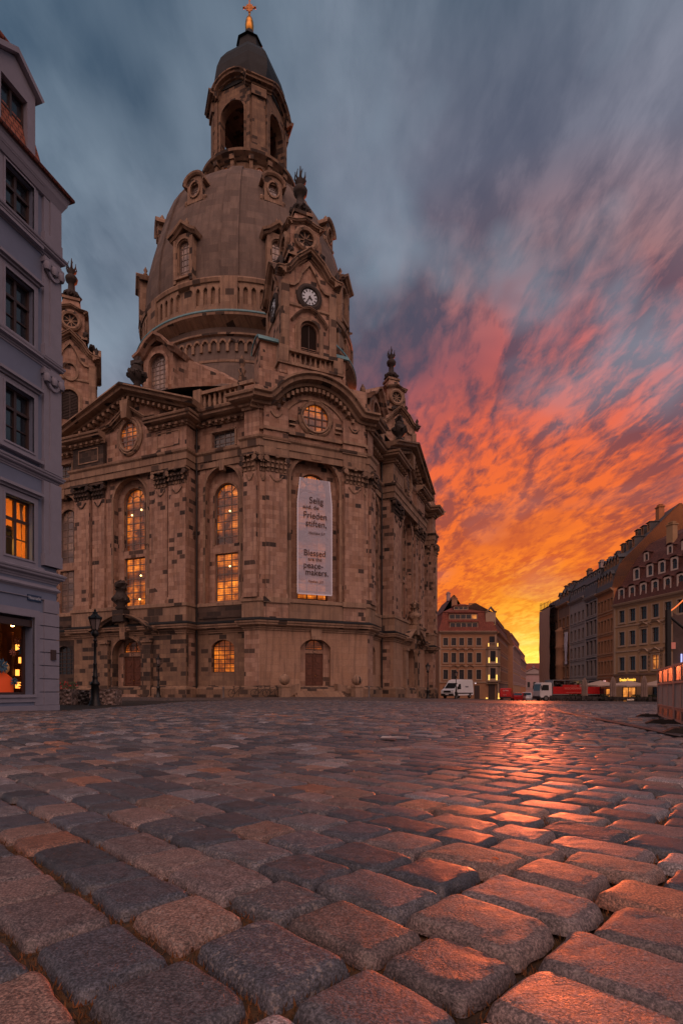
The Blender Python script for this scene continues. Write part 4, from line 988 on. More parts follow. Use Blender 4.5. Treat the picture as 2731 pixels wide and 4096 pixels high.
# ---- corner turrets with clocks
M_dial = noisy('clock_dial', (.50, .60, .68), .1, 3, .5)
def turret():
    root = empty('clock_turret'); root.parent = church
    C = (0, -21.2)
    a = MB(); t = MB(); bl = MB(); cu = MB(); lv = MB()
    for k in range(4):
        fr = Fr(C[0], C[1], k*pi/2)
        H_ = 2.55
        op = (0, .78, 31.7, 33.9, 34.65, .35) if k == 0 else None
        wall(a, fr, -H_, H_, 26, 38.6, H_, [op] if op else [])
        a.prism([(-H_, 38.5), (H_, 38.5), (1.2, 39.4), (0, 40.6), (-1.2, 39.4)], 1.8, H_-.01, fr)
        for sg in (-1, 1):
            t.box(*sorted((1.95*sg, 2.62*sg)), H_-.05, H_+.16, 31, 38.0, fr)
        pth = [(-3.1, 38.45), (-2.4, 38.5), (-1.7, 38.9), (-1.0, 39.9), (0, 40.75), (1.0, 39.9), (1.7, 38.9), (2.4, 38.5), (3.1, 38.45)]
        t.sweepV(pth, vprof(H_-.2, .85, .55), fr)
        t.sweepV([(s*.62, z-.75) for s, z in pth], [(H_-.05, 0), (H_+.2, 0), (H_+.2, .2), (H_-.05, .2)], fr)
        t.sweepH([fr.p(s, d_, 0)[:2] for s, d_ in ((-H_, H_), (H_, H_))], [(0, 35.9), (.12, 36), (.12, 36.2), (0, 36.3)])
        # arched hood of louvre window
        if k in (0,):
            archivolt(t, fr, 0, .95, 33.9, 31.6, H_, .42, .3, .9)
            t.sweepV([(-1.6, 34.5), (-1.3, 34.9), (-.6, 35.6), (0, 35.8), (.6, 35.6), (1.3, 34.9), (1.6, 34.5)], vprof(H_, .4, .25), fr)
            for i in range(15):
                z = 31.75+i*.185; lv.mesh([fr.p(-.76, H_-.3, z), fr.p(.76, H_-.3, z), fr.p(.76, H_-.18, z+.14), fr.p(-.76, H_-.18, z+.14)], [(0, 1, 2, 3)])
            lv.box(-.78, .78, H_-.36, H_-.33, 31.7, 34.6, fr); lv.box(-.04, .04, H_-.2, H_-.12, 31.7, 34.6, fr)
        # round clock / wheel window
        # side lean-to with copper hood
        if k in (1, 3):
            lt = MB(); lt.box(-1.2, 1.2, H_-.1, H_+1.7, 26, 32.9, fr)
            pc = [(-1.4, 32.9)]+[(-1.4*cos(pi*i/8), 32.9+.75*sin(pi*i/8)) for i in range(9)]+[(1.4, 32.9)]
            cu.sweepV(pc[1:-1], [(H_-.1, 0), (H_+1.95, 0), (H_+1.95, .14), (H_-.1, .14)], fr)
            lt.prism([(p[0]*.98, p[1]) for p in pc[1:-1]][::-1], H_-.1, H_+1.85, fr); lt.build('side_porch', M_stone, root)
        # flared buttress at foot
        a.prism([(-3.6, 28.8), (3.6, 28.8), (3.2, 29.6), (2.8, 31.0), (2.6, 32.6), (-2.6, 32.6), (-2.8, 31.0), (-3.2, 29.6)], 1.0, 2.3, fr)
        # upper stage
        h2 = 1.45
        a.mesh([fr.p(-2.0, 2.0, 39.0), fr.p(2.0, 2.0, 39.0), fr.p(h2, h2, 41.6), fr.p(-h2, h2, 41.6)], [(0, 1, 2, 3)])
        wall(a, fr, -h2, h2, 41.5, 44.7, h2)
        t.box(-h2-.3, h2+.3, h2-.1, h2+.32, 41.35, 41.65, fr)
        t.sweepV([(.98*cos(2*pi*i/20), 43.25+.98*sin(2*pi*i/20)) for i in range(20)], [(h2-.02, -.2), (h2+.3, -.2), (h2+.42, 0), (h2+.35, .22), (h2-.02, .24)], fr, closed=True)
        wb = MB(); wb.prism([(.8*cos(2*pi*i/16), 43.25+.8*sin(2*pi*i/16)) for i in range(16)], h2-.02, h2+.06, fr); wb.build('wheel_window', M_black, root)
        for i in range(4):
            a_ = i*pi/4+.2; cs, sn = cos(a_), sin(a_)
            t.prism([(.8*cs-.05*sn, 43.25+.8*sn+.05*cs), (-.8*cs-.05*sn, 43.25-.8*sn+.05*cs), (-.8*cs+.05*sn, 43.25-.8*sn-.05*cs), (.8*cs+.05*sn, 43.25+.8*sn-.05*cs)], h2+.05, h2+.14, fr)
        t.sweepV([(-1.7, 44.3), (-.9, 44.4), (0, 44.75), (.9, 44.4), (1.7, 44.3)], vprof(h2-.1, .5, .4), fr)
        a.mesh([fr.p(-1.2, 1.2, 44.6), fr.p(1.2, 1.2, 44.6), fr.p(.75, .75, 46.4), fr.p(-.75, .75, 46.4)], [(0, 1, 2, 3)])
        t.box(-.95, .95, .5, .95, 46.2, 46.5, fr)
        for sg in (-1, 1):
            c = fr.p(1.55*sg, 1.55, 41.9)
            if sg > 0: cb = MB(); cb.blob(c, .34, k*3+sg+4, sz=1.2); cb.build('corner_knob', M_black, root)
        c = fr.p(0, 2.3, 41.15); cb = MB(); cb.blob(c, .5, k, sz=.8); cb.blob(fr.p(.7, 2.2, 41.2), .36, k+9); cb.blob(fr.p(-.7, 2.2, 41.2), .36, k+5); cb.build('carved_crest', M_black, root)
        cb = MB(); cb.lathe([(.14, 38.9), (.3, 39.2), (.14, 39.4), (.24, 39.75), (0, 40.2)], 8, fr.p(-2.75, 2.75, 0)); cb.build('corner_finial', M_black, root)
    bl.lathe([(.75, 46.4), (.8, 46.8), (.95, 47.2), (.75, 47.5), (.4, 47.6), (.36, 48.6), (.62, 48.8), (.7, 49.2), (.5, 49.5), (.2, 49.7), (.55, 50.0), (.3, 50.3), (.1, 50.6)], 12, (C[0], C[1], 0))
    for i in range(7):
        a_ = i*2*pi/7; bl.tube([(C[0]+.2*cos(a_), C[1]+.2*sin(a_), 49.9), (C[0]+.55*cos(a_), C[1]+.55*sin(a_), 50.3), (C[0]+.5*cos(a_+.3), C[1]+.5*sin(a_+.3), 50.9)], .13, 6, r2=.04)
    bl.tube([(C[0], C[1], 50), (C[0], C[1], 51.6)], .18, 6, r2=.04)
    for i in range(8): a_ = i*pi/4; bl.blob((C[0]+.85*cos(a_), C[1]+.85*sin(a_), 47.0), .26, i)
    a.build('turret_wall', M_stone, root); t.build('turret_trim', M_stone2, root); bl.build('flaming_urn', M_black, root)
    cu.build('copper_hood', M_copper, root); lv.build('louvre', mat('louvre_wood', (.05, .035, .03), .7), root)
    return root
def clock(fr, R_, zc, parent, d):
    c = MB(); n = 32
    c.sweepV([(R_*cos(2*pi*i/n), zc+R_*sin(2*pi*i/n)) for i in range(n)], [(d, -.26), (d+.16, -.24), (d+.24, 0), (d+.2, .14), (d, .18)], fr, closed=True)
    c.prism([(R_*cos(2*pi*i/n), zc+R_*sin(2*pi*i/n)) for i in range(n)], d, d+.08, fr)
    o = c.build('clock', M_black, parent)
    f = MB(); f.prism([((R_-.26)*cos(2*pi*i/n), zc+(R_-.26)*sin(2*pi*i/n)) for i in range(n)], d+.08, d+.13, fr); f.build('dial', M_dial, o)
    h = MB(); r0 = R_-.26
    def bar(a, q0, q1, w_, dz=.15):
        cs, sn = cos(a), sin(a)
        h.prism([(q0*cs+w_*sn, zc+q0*sn-w_*cs), (q1*cs+w_*sn, zc+q1*sn-w_*cs), (q1*cs-w_*sn, zc+q1*sn+w_*cs), (q0*cs-w_*sn, zc+q0*sn+w_*cs)], d+.13, d+dz, fr)
    for i in range(12):
        a = i*pi/6; 
        for k in ((-.07, 0, .07) if i % 3 else (-.05, .05)): bar(a+k, r0*.70, r0*.97, .016)
    bar(pi/2-2*pi*4.58/12, -.08, r0*.48, .05, .19); bar(pi/2-2*pi*35/60, -.12, r0*.82, .035, .22)
    h.build('hands', M_black, o)
tur = turret(); tur.rotation_euler = (0, 0, pi/4)
tur2 = None
frt = Fr(0, -21.2, 0)
for kk in (0, 3):
    clock(Fr(0, -21.2, kk*pi/2), .98, 37.1, tur, 2.56)
# copies of the turret (with small round windows where the front one has clocks)
def flat_copy(k):
    c = empty('clock_turret'); c.parent = church; c.rotation_euler = (0, 0, pi/4+k*pi/2)
    for ch in kids(tur):
        if ch.name.startswith(('clock', 'side_porch', 'copper_hood')): continue
        q = ch.copy(); COL.objects.link(q); q.parent = c
    m = MB()
    for kk in (0, 1, 3):
        fr = Fr(0, -21.2, kk*pi/2)
        m.sweepV([(.8*cos(2*pi*i/20), 36.9+1.0*sin(2*pi*i/20)) for i in range(20)], [(2.54, -.1), (2.75, -.1), (2.75, .14), (2.54, .16)], fr, closed=True)
    m.build('window_surround', M_stone2, c)
    for kk in (1, 3):
        fr = Fr(0, -21.2, kk*pi/2); q = MB(); archivolt(q, fr, 0, .85, 33.9, 31.4, 2.55, .42, .3, .85); q.build('louvre_arch', M_stone2, c)
        op = (0, .85, 31.4, 33.9, 34.75); q = MB(); q.prism(outline(op), 2.5, 2.57, fr)
        for i in range(17): q.box(-.8, .8, 2.57, 2.66, 31.5+.17*i, 31.56+.17*i, fr)
        q.box(-.04, .04, 2.57, 2.7, 31.4, 34.6, fr); q.build('louvre', bpy.data.materials['louvre_wood'], c)
    for kk in (0, 3):
        fr = Fr(0, -21.2, kk*pi/2); g = MB(); g.prism([(.75*cos(2*pi*i/20), 36.9+.95*sin(2*pi*i/20)) for i in range(20)], 2.53, 2.6, fr)
        o = g.build('round_window', M_dark, c)
        b = MB(); b.box(-.03, .03, 2.6, 2.64, 36, 37.8, fr); b.box(-.72, .72, 2.6, 2.64, 36.87, 36.93, fr); b.build('window_bars', M_barp, o)
for k in (1, 2, 3): flat_copy(k)
# ------------------------------------------------------------------ more materials
M_plG = noisy('grey_plaster', (.155, .195, .285), .12, 1.5, .85, .1)
M_plG2 = noisy('pale_stucco_trim', (.235, .24, .30), .12, 2, .8, .1)
M_plY = noisy('ochre_plaster', (.34, .22, .125), .12, 1.0, .9)
M_plY2 = noisy('ochre_trim', (.36, .27, .20), .12, 1.0, .9)
M_plO = noisy('orange_plaster', (.42, .17, .07), .15, 1.0, .9)
M_plT = noisy('tan_plaster', (.34, .19, .11), .15, 1.0, .9)
M_plD = noisy('dark_grey_render', (.10, .10, .115), .15, 1.0, .8)
M_plL = noisy('pale_grey_plaster', (.30, .26, .25), .15, 1.0, .9)
M_plB = noisy('brown_stone_front', (.19, .12, .09), .25, 1.0, .9)
M_plP = noisy('pink_grey_plaster', (.36, .26, .26), .15, .8, .9)
def tiles(name, c1, c2):
    m = mat(name, c1, .8); n, b, L = nodes(m)
    uv = n('ShaderNodeTexCoord').outputs['UV']
    br = n('ShaderNodeTexBrick', {'Vector': uv, 'Color1': (*c1, 1), 'Color2': (*c2, 1), 'Mortar': (c1[0]*.3, c1[1]*.3, c1[2]*.3, 1), 'Scale': 1.0, 'Mortar Size': .02, 'Brick Width': .2, 'Row Height': .19})
    c = n.mix(.5, br.outputs[0], n.ramp(n.noise(n('ShaderNodeTexCoord').outputs['Object'], .7, 5, .6), [(.3, .5), (.7, 1.3)]), 'MULTIPLY')
    L.new(c, b.inputs['Base Color'])
    L.new(n('ShaderNodeBump', {'Strength': .6, 'Distance': .03, 'Height': n.math('SUBTRACT', 1.0, br.outputs[1])}).outputs[0], b.inputs['Normal'])
    return m
M_tile = tiles('red_roof_tiles', (.20, .05, .035), (.30, .09, .055))
M_tileD = tiles('brown_roof_tiles', (.10, .035, .03), (.16, .06, .045))
M_tileL = tiles('orange_roof_tiles', (.30, .09, .05), (.40, .14, .08))
M_dorm = noisy('pale_dormer_paint', (.50, .42, .37), .1, 2, .8)
M_wf = mat('window_frame_paint', (.30, .25, .23), .6)
M_wfd = mat('brown_window_frame', (.05, .03, .028), .5)
M_gl = glass('house_glass', base=(.018, .022, .03))
M_warm = glass('warm_room_glass', (1.0, .36, .06), 1.1, .3, grid=(9, 9))
M_glowY = mat('yellow_sign_light', (1, .6, .1), .5, emit=(1, .55, .07), es=1.4)
M_up = mat('uplight', (1, .7, .3), .5, emit=(1, .62, .12), es=1.3)
M_white = mat('white_paint', (.72, .72, .73), .35)
# ------------------------------------------------------------------ generic town house
def win_mesh(w_, h, trim, cross=2, lit=None, d0=-.18, ped=0):
    """one window: surround, sash bars and glass; origin at sill centre on the wall plane"""
    fr = FA; t = MB()
    op = [(-w_/2, 0), (w_/2, 0), (w_/2, h), (-w_/2, h)]
    t.sweepV(op, [(-.01, 0), (-.01, -.17), (.06, -.17), (.06, 0)], fr, closed=True, mi=0)
    for i in range(4):
        p, q = op[i], op[(i+1) % 4]
        t.face([fr.p(p[0], .02, p[1]), fr.p(q[0], .02, q[1]), fr.p(q[0], d0, q[1]), fr.p(p[0], d0, p[1])][::-1], 0)
    t.box(-w_/2-.22, w_/2+.22, 0, .14, -.26, -.172, fr, 0)
    for s in ([0] if cross < 3 else [-w_/6, w_/6]): t.box(s-.035, s+.035, d0, d0+.05, .045, h-.045, fr, 1)
    t.box(-w_/2, w_/2, d0, d0+.055, h*.66, h*.66+.07, fr, 1); t.box(-w_/2, w_/2, d0, d0+.055, .0, .045, fr, 1); t.box(-w_/2, w_/2, d0, d0+.055, h-.045, h, fr, 1)
    if ped == 1: t.sweepV([(-w_*.75, h+.42), (0, h+.85), (w_*.75, h+.42)], vprof(0, .3, .16), fr); t.sweepV([(-w_*.75, h+.36), (w_*.75, h+.36)], [(0, -.05), (.2, -.05), (.2, .04), (0, .04)], fr)
    if ped == 2: t.sweepV([(-w_*.75, h+.42)]+[(-w_*.6*cos(pi*i/8), h+.5+.35*sin(pi*i/8)) for i in range(9)]+[(w_*.75, h+.42)], vprof(0, .3, .16), fr)
    t.face([fr.p(-w_/2, d0, 0), fr.p(w_/2, d0, 0), fr.p(w_/2, d0, h), fr.p(-w_/2, d0, h)], 2)
    o = t.build('window', [trim, M_wfd, lit or M_gl]); me = o.data; bpy.data.objects.remove(o); return me
def put(me, name, parent, x, y, z, rz=0):
    o = bpy.data.objects.new(name, me); COL.objects.link(o); o.parent = parent; o.location = (x, y, z); o.rotation_euler = (0, 0, rz); return o
def dorm_mesh(w_, h, dep, roofm, wallm, style=0):
    fr = FA; t = MB()
    wall(t, fr, -w_/2, w_/2, 0, h, 0, [(0, w_/2-.22, .2, h-.45, h-.2)], 0, .15, 6)
    for sg in (-1, 1): t.face([fr.p(sg*w_/2, 0, 0), fr.p(sg*w_/2, -dep, 0), fr.p(sg*w_/2, -dep, h), fr.p(sg*w_/2, 0, h)], 1)
    if style == 0: pth = [(-w_/2-.1, h-.1)]+[(-w_/2*cos(pi*i/6), h-.05+.25*sin(pi*i/6)) for i in range(7)]+[(w_/2+.1, h-.1)]
    elif style == 1: pth = [(-w_/2-.15, h), (0, h+.6), (w_/2+.15, h)]
    else: pth = [(-w_/2-.12, h+.02), (w_/2+.12, h+.05)]
    t.sweepV(pth, [(-dep, 0), (.15, 0), (.15, .1), (-dep, .1)], fr, 1)
    if style == 1: t.face([fr.p(-w_/2, 0, h), fr.p(w_/2, 0, h), fr.p(0, 0, h+.55)], 0)
    t.box(-.03, .03, -.15, -.11, .2, h-.2, fr, 2); t.box(-w_/2+.22, w_/2-.22, -.15, -.115, h*.55, h*.55+.05, fr, 2)
    t.face([fr.p(-w_/2+.2, -.152, .1), fr.p(w_/2-.2, -.152, .1), fr.p(w_/2-.2, -.152, h-.1), fr.p(-w_/2+.2, -.152, h-.1)], 3)
    o = t.build('dormer', [wallm, roofm, M_wfd, M_gl]); me = o.data; bpy.data.objects.remove(o); return me
def rect_roof(W_, D_, prof_, o=.35, sides=(1, 1)):
    """mansard: prof_ = [(inset,z)...]; sides = hip at s=0 / s=W (1) or straight gable (0)"""
    rings = []
    for ins, z in prof_:
        a = -o+ins if sides[0] else -.0; b = W_+o-ins if sides[1] else W_
        rings.append([(a, -o+ins, z), (b, -o+ins, z), (b, D_+o-ins, z), (a, D_+o-ins, z)])
    return rings
def house(name, label, x, y, ang, W_, D_, eave, rows, cols, ww, wallm, trim, roofm, prof_, sides=(0, 0), zb=None, dorms=(), chim=(), bands=True, lits=(), peds=None, group=None, ground=True, cross=2, skipcol=()):
    root = empty(name, (x, y, 0), ang)
    tag(root, label, 'building', group)
    zb = -2.6 if zb is None else zb
    fr = FA; b = MB()
    ops = [(s, ww/2, z0, z0+h, z0+h, .02) for (z0, h) in rows for s in cols]
    wall(b, fr, 0, W_, zb, eave, 0, ops)
    b.face([(0, 0, zb), (0, 0, eave), (0, D_, eave), (0, D_, zb)]); b.face([(W_, 0, zb), (W_, D_, zb), (W_, D_, eave), (W_, 0, eave)])
    b.face([(0, D_, zb), (0, D_, eave), (W_, D_, eave), (W_, D_, zb)])
    rings = rect_roof(W_, D_, prof_, .3, sides)
    for sd, xx in ((0, 0), (1, W_)):
        if not sides[sd]:
            pg = [(xx, r[0][1], r[0][2]) for r in rings]+[(xx, r[3][1], r[3][2]) for r in rings[::-1]]
            b.face(pg if sd == 0 else pg[::-1])
    b.build('wall', wallm, root)
    t = MB()
    t.sweepH([(0, 0), (W_, 0)], cornice(eave-.55, eave+.05, .55)) if bands else None
    if bands:
        for (z0, h) in rows[:-1]: t.box(0, W_, 0, .09, z0+h+.75, z0+h+.93, fr)
        t.box(0, W_, 0, .16, rows[0][0]-.75, rows[0][0]-.5, fr)
        for s in (0, W_-.35): t.box(s, s+.35, 0, .07, rows[0][0]-.5, eave-.55, fr)
        t.build('cornice', trim, root)
    r = MB(); r.loft(rings, 0, False, True); r.build('roof', roofm, root)
    cache = {}
    for ri, (z0, h) in enumerate(rows):
        for ci, s in enumerate(cols):
            pd = (peds or {}).get((ri, ci), 0); lt = (ri, ci) in lits; key = (h, pd, lt)
            if key not in cache: cache[key] = win_mesh(ww, h, trim, cross, M_warm if lt else None, ped=pd)
            put(cache[key], 'window', root, s, 0, z0)
    for (s_list, z, ins, w_, h, dep, st) in dorms:
        me = dorm_mesh(w_, h, dep, roofm, M_dorm if name == 'ochre_house' else trim, st)
        for s in s_list: put(me, 'dormer', root, s, ins, z)
    for (s, dd, z0, z1) in chim:
        c = MB(); z1 -= .7; c.cbox((s, dd, (z0+z1)/2), (1.1, .8, z1-z0)); c.cbox((s, dd, z1+.08), (1.3, 1.0, .16)); c.cbox((s, dd, z1+.4), (.9, .6, .12))
        for k in (-.35, .35): c.cbox((s+k, dd, z1+.25), (.12, .5, .25))
        c.build('chimney', wallm, root)
    return root
# ------------------------------------------------------------------ grey corner house on the left
def left_house():
    A = R(72.85); root = empty('corner_house', (-10.4, 20.0, 0), A)
    tag(root, 'grey stuccoed corner house with lit shop window and blue street name plate', 'building')
    fr = FA; W_ = 9.0; b = MB(); t = MB(); g = MB()
    cs = [-1.62-2.55*i for i in range(3)]
    rows = [(5.0, 2.0), (8.75, 1.9), (12.45, 1.95), (16.3, 1.62)]
    ops = [(c, .56, z, z+h, z+h, .24) for z, h in rows for c in cs]+[(-2.25, 1.2, .38, 3.05, 3.05, .5), (-6.0, 1.2, .38, 3.05, 3.05, .5)]
    wall(b, fr, -W_, 0, -.8, 18.4, 0, ops)
    b.face([(0, 0, -.8), (0, 11, -.8), (0, 11, 18.4), (0, 0, 18.4)]); b.face([(-W_, 11, -.8), (-W_, 0, -.8), (-W_, 0, 18.4), (-W_, 11, 18.4)])
    b.build('wall', M_plG, root)
    # quoins / channelled courses of the ground floor corner
    for i in range(8):
        z = -.02+i*.47; t.box(-.98 if i < 7 else -.6, .02, 0, .045, z+.03, z+.47, fr); t.box(-.62, .045, .045, .085, z+.03, z+.47, fr)
        t.box(0, .045, -1.0, .0, z+.03, z+.47, fr)
    t.box(-W_, .05, -.2, .10, -.8, .0, fr)
    for i in range(8, 9): t.box(-W_, .045, 0, .05, 3.74, 3.76, fr)
    for (z, o_, h) in ((4.02, .10, .12), (4.35, .24, .34), (7.95, .22, .30), (12.0, .22, .30), (15.95, .27, .32)):
        t.sweepH([(-W_, 0), (0, 0), (0, 10)], cornice(z, z+h, o_))
    # storey strips, corner pilasters with capitals
    for (z0, z1, cap) in ((4.95, 7.95, 0), (8.3, 12.0, 1), (12.35, 15.95, 1), (16.3, 18.0, 0)):
        t.box(-.66, .06, 0, .10, z0, z1, fr); t.box(-.42, .08, .10, .15, z0, z1, fr); t.box(0, .08, -.6, 0, z0, z1, fr)
        t.box(-.70, .1, 0, .18, z0, z0+.42, fr)
        if cap:
            for i in range(3): t.lathe([(.1, -.14), (.14, 0), (.1, .14)], 10, fr.p(-.62+.31*i, .2, z1-.42)); 
            t.box(-.72, .14, 0, .22, z1-.28, z1-.12, fr)
            pth = [(-.6+.55*i/6, z1-.5-.22*sin(pi*i/6)) for i in range(7)]
            t.sweepV(pth, [(.14, -.05), (.22, -.05), (.22, .05), (.14, .05)], fr)
    t.build('stucco_trim', M_plG2, root)
    for zi, (z, h) in enumerate(rows):
        for ci, c in enumerate(cs):
            lit = (zi == 0 and ci == 0)
            w_ = MB()
            pts = [(c-.56, z), (c+.56, z), (c+.56, z+h), (c-.56, z+h)]
            w_.sweepV(pts, [(0, 0), (0, -.2), (.05, -.2), (.05, -.06), (.085, -.06), (.085, 0)], fr, closed=True)
            w_.box(c-.86, c+.86, 0, .2, z-.30, z-.2, fr); w_.box(c-.8, c+.8, 0, .12, z+h+.22, z+h+.3, fr); w_.box(c-.86, c+.86, 0, .22, z+h+.3, z+h+.4, fr)
            o = w_.build('window', M_plG2, root)
            f = MB(); d = -.22
            f.sweepV(pts, [(d-.02, 0), (d+.07, 0), (d+.07, .07), (d-.02, .07)], fr, closed=True)
            f.box(c-.05, c+.05, d, d+.08, z, z+h, fr); f.box(c-.56, c+.56, d, d+.09, z+h*.62, z+h*.62+.09, fr); f.box(c-.56, c+.56, d, d+.04, z+h*.32, z+h*.32+.035, fr)
            f.build('sash', M_wfd, o)
            if not lit:
                g = MB(); g.face([fr.p(p[0], d, p[1]) for p in pts]); g.build('pane', M_gl, o)
            else:
                # a real lit room behind clear glazing
                rm = MB(); x0, x1 = c-1.3, c+1.3
                rm.mesh([fr.p(s, dd, zz_) for dd in (-.3, -2.6) for s, zz_ in ((x0, z-.7), (x1, z-.7), (x1, z+h+.5), (x0, z+h+.5))], [(0, 1, 5, 4), (1, 2, 6, 5), (2, 3, 7, 6), (3, 0, 4, 7), (4, 5, 6, 7)])
                rm.build('lit_room', mat('room_wall', (.75, .45, .2), .8), o)
                l = MB(); l.lathe([(.03, 0), (.05, .2), (.03, .25), (.13, .3), (.05, .62)], 12, fr.p(c-.42, -.55, z+.12)); l.build('table_lamp', mat('lamp_glow', (1, .8, .4), .5, emit=(1, .5, .10), es=14), o)
                l = MB(); l.lathe([(.22, 0), (.25, .1), (.05, .3)], 12, fr.p(c+.1, -1.6, z+1.5)); l.build('ceiling_lamp', mat('lamp_glow2', (1, .8, .4), .5, emit=(1, .45, .10), es=14), o)
                cu = MB()
                for sg in (-1, 1):
                    cu.mesh([fr.p(c+sg*(.54-.03*(k % 2)), -.34-.03*(k % 2)-.02*k, z+h*(1-k/7)) for k in range(8)]+[fr.p(c+sg*(.34+.02*k), -.34, z+h*(1-k/7)) for k in range(8)], [(k, k+1, k+9, k+8) for k in range(7)])
                cu.build('curtain', mat('curtain_cloth', (.5, .3, .18), .9), o)
                ch = MB(); ch.box(c+.02, c+.3, -.8, -.6, z, z+.9, fr); ch.blob(fr.p(c+.2, -.7, z+1.0), .17, 3); ch.build('plant', mat('dark_plant', (.03, .03, .02), .8), o)
    # shop window with lit interior and hanging flowers
    w_ = MB(); c = -2.25; pts = [(c-1.2, .38), (c+1.2, .38), (c+1.2, 3.05), (c-1.2, 3.05)]
    w_.sweepV(pts, [(0, 0), (0, -.26), (.05, -.26), (.05, -.1), (.1, -.1), (.1, 0)], fr, closed=True)
    o = w_.build('shop_window', M_plG2, root)
    f = MB(); f.sweepV(pts, [(-.42, 0), (-.32, 0), (-.32, .08), (-.42, .08)], fr, closed=True); f.box(c-1.2, c+1.2, -.3, -.02, 2.72, 2.95, fr); f.build('window_bars', M_wfd, o)
    rm = MB(); rm.mesh([fr.p(s, dd, zz_) for dd in (-.5, -2.4) for s, zz_ in ((c-1.4, .3), (c+2.1, .3), (c+2.1, 3.2), (c-1.4, 3.2))], [(0, 1, 5, 4), (1, 2, 6, 5), (2, 3, 7, 6), (3, 0, 4, 7), (4, 5, 6, 7)])
    rm.build('shop_room', noisy('shop_walls', (.16, .07, .035), .45, 1.6, .8), o)
    s_ = MB()
    s_.box(c+1.35, c+1.45, -1.3, -1.1, .4, 2.6, fr); s_.box(c+1.9, c+2.0, -1.3, -1.1, .4, 2.6, fr)
    for k in range(5): s_.box(c+1.45, c+1.9, -1.3, -1.0, .55+.45*k, .60+.45*k, fr)
    s_.build('shelf', M_wood, o)
    l = MB(); l.ball(fr.p(c+1.3, -1.0, 2.85), .07, 8)
    l.build('spot_lamp', mat('spot_glow', (1, .8, .4), .5, emit=(1, .42, .12), es=45), o)
    for k in range(7):
        q = MB(); q.box(c+1.5+.13*(k % 3), c+1.6+.13*(k % 3), -1.1, -1.02, .60+.45*(k//2), .82+.45*(k//2), fr); q.build('lit_bottle', mat('amber_glow', (1, .4, .1), .4, emit=(1, .33, .05), es=2.6), o)  # bottles emit amber themselves, in place of lamp light falling on the shelf
    # draped bust and big paper flowers in the display
    q = MB(); q.loft([[fr.p(c+.72+r_*cos(a), -.8+r_*.5*sin(a), z_) for a in [i*pi/5 for i in range(10)]] for r_, z_ in ((.42, .42), (.40, .7), (.36, .95), (.14, 1.12))], 0, True)
    bu = q.build('draped_bust', mat('orange_cloth', (.75, .09, .02), .8, emit=(.9, .10, .02), es=.15), root); bu.parent = o  # cloth glows faintly by itself, the shop's light put into its material
    q = MB(); q.ball(fr.p(c+.78, -.8, 1.3), .17, 12, sz=1.3); q.build('bust_head', mat('bust_head', (.8, .5, .2), .6), o)
    def flower(cx, cd, cz, r_, m_, seed):
        q = MB(); rnd = random.Random(seed)
        for i in range(10):
            a = i*2*pi/10+rnd.random()*.3; p0 = fr.p(cx, cd, cz); tip = (cx+r_*cos(a), cz+r_*sin(a)); w1 = a+.28; w2 = a-.28
            q.face([p0, fr.p(cx+.6*r_*cos(w2), cd+.06, cz+.6*r_*sin(w2)), fr.p(tip[0], cd+.02, tip[1]), fr.p(cx+.6*r_*cos(w1), cd+.06, cz+.6*r_*sin(w1))])
        q.ball(fr.p(cx, cd+.06, cz), .05, 8)
        q.build('paper_flower', m_, o)
    mb = mat('blue_paper', (.05, .13, .2), .8); mp = mat('pink_paper', (.5, .2, .14), .8)
    flower(c+1.32, -.6, 1.95, .26, mb, 1); flower(c+1.35, -.85, 2.25, .17, mp, 2); flower(c+1.15, -.85, 1.85, .16, mp, 3); flower(c+.45, -.55, 1.35, .28, mb, 4); flower(c+.98, -.6, .82, .18, mb, 5); flower(c+1.3, -.6, .68, .2, mat('dark_leaf', (.04, .04, .03), .8), 6)
    # name plate and small box
    s_ = MB(); s_.box(-1.16, -.78, .0, .035, 3.86, 4.02, fr)
    s_ = MB(); s_.box(-1.28, -.70, .0, .03, 3.62, 3.83, fr); sg = s_.build('street_name_plate', mat('blue_enamel', (.012, .035, .09), .4), root)
    text_mesh('Neumarkt', .15, 'street_name', mat('sign_white', (.5, .6, .72), .6), sg, fr, -.99, .035, 3.68, sx=.82)
    s_ = MB(); s_.box(-.36, -.16, .0, .15, 1.62, 1.98, fr); s_.build('wall_box', M_wfd, root)
    # eaves, tiled mansard, dormer
    e = MB(); e.sweepH([(-W_, 0), (0, 0), (0, 10)], [(0, 18.0), (.12, 18.02), (.2, 18.2), (.25, 18.3), (.28, 18.45), (.31, 18.5), (.34, 18.62), (0, 18.75)]); e.build('eaves_cornice', M_plG2, root)
    r = MB(); r.loft([[(-W_-ins*0, -.3+ins, z), (.3-ins, -.3+ins, z), (.3-ins, 11, z), (-W_, 11, z)] for ins, z in ((0, 18.62), (.42, 18.75), (.6, 19.3), (1.05, 21.5), (1.4, 22.9), (1.3, 23.0), (5.5, 25.8))], 0, False); r.build('roof', M_tileL, root)
    gut = MB(); gut.tube([fr.p(-W_, .38, 18.62), fr.p(.38, .38, 18.62), fr.p(.38, -9, 18.62)], .08, 8); gut.tube([fr.p(-W_, -.85, 22.95), fr.p(-.85, -.85, 22.95)], .12, 8); gut.build('gutter', M_tile, root)
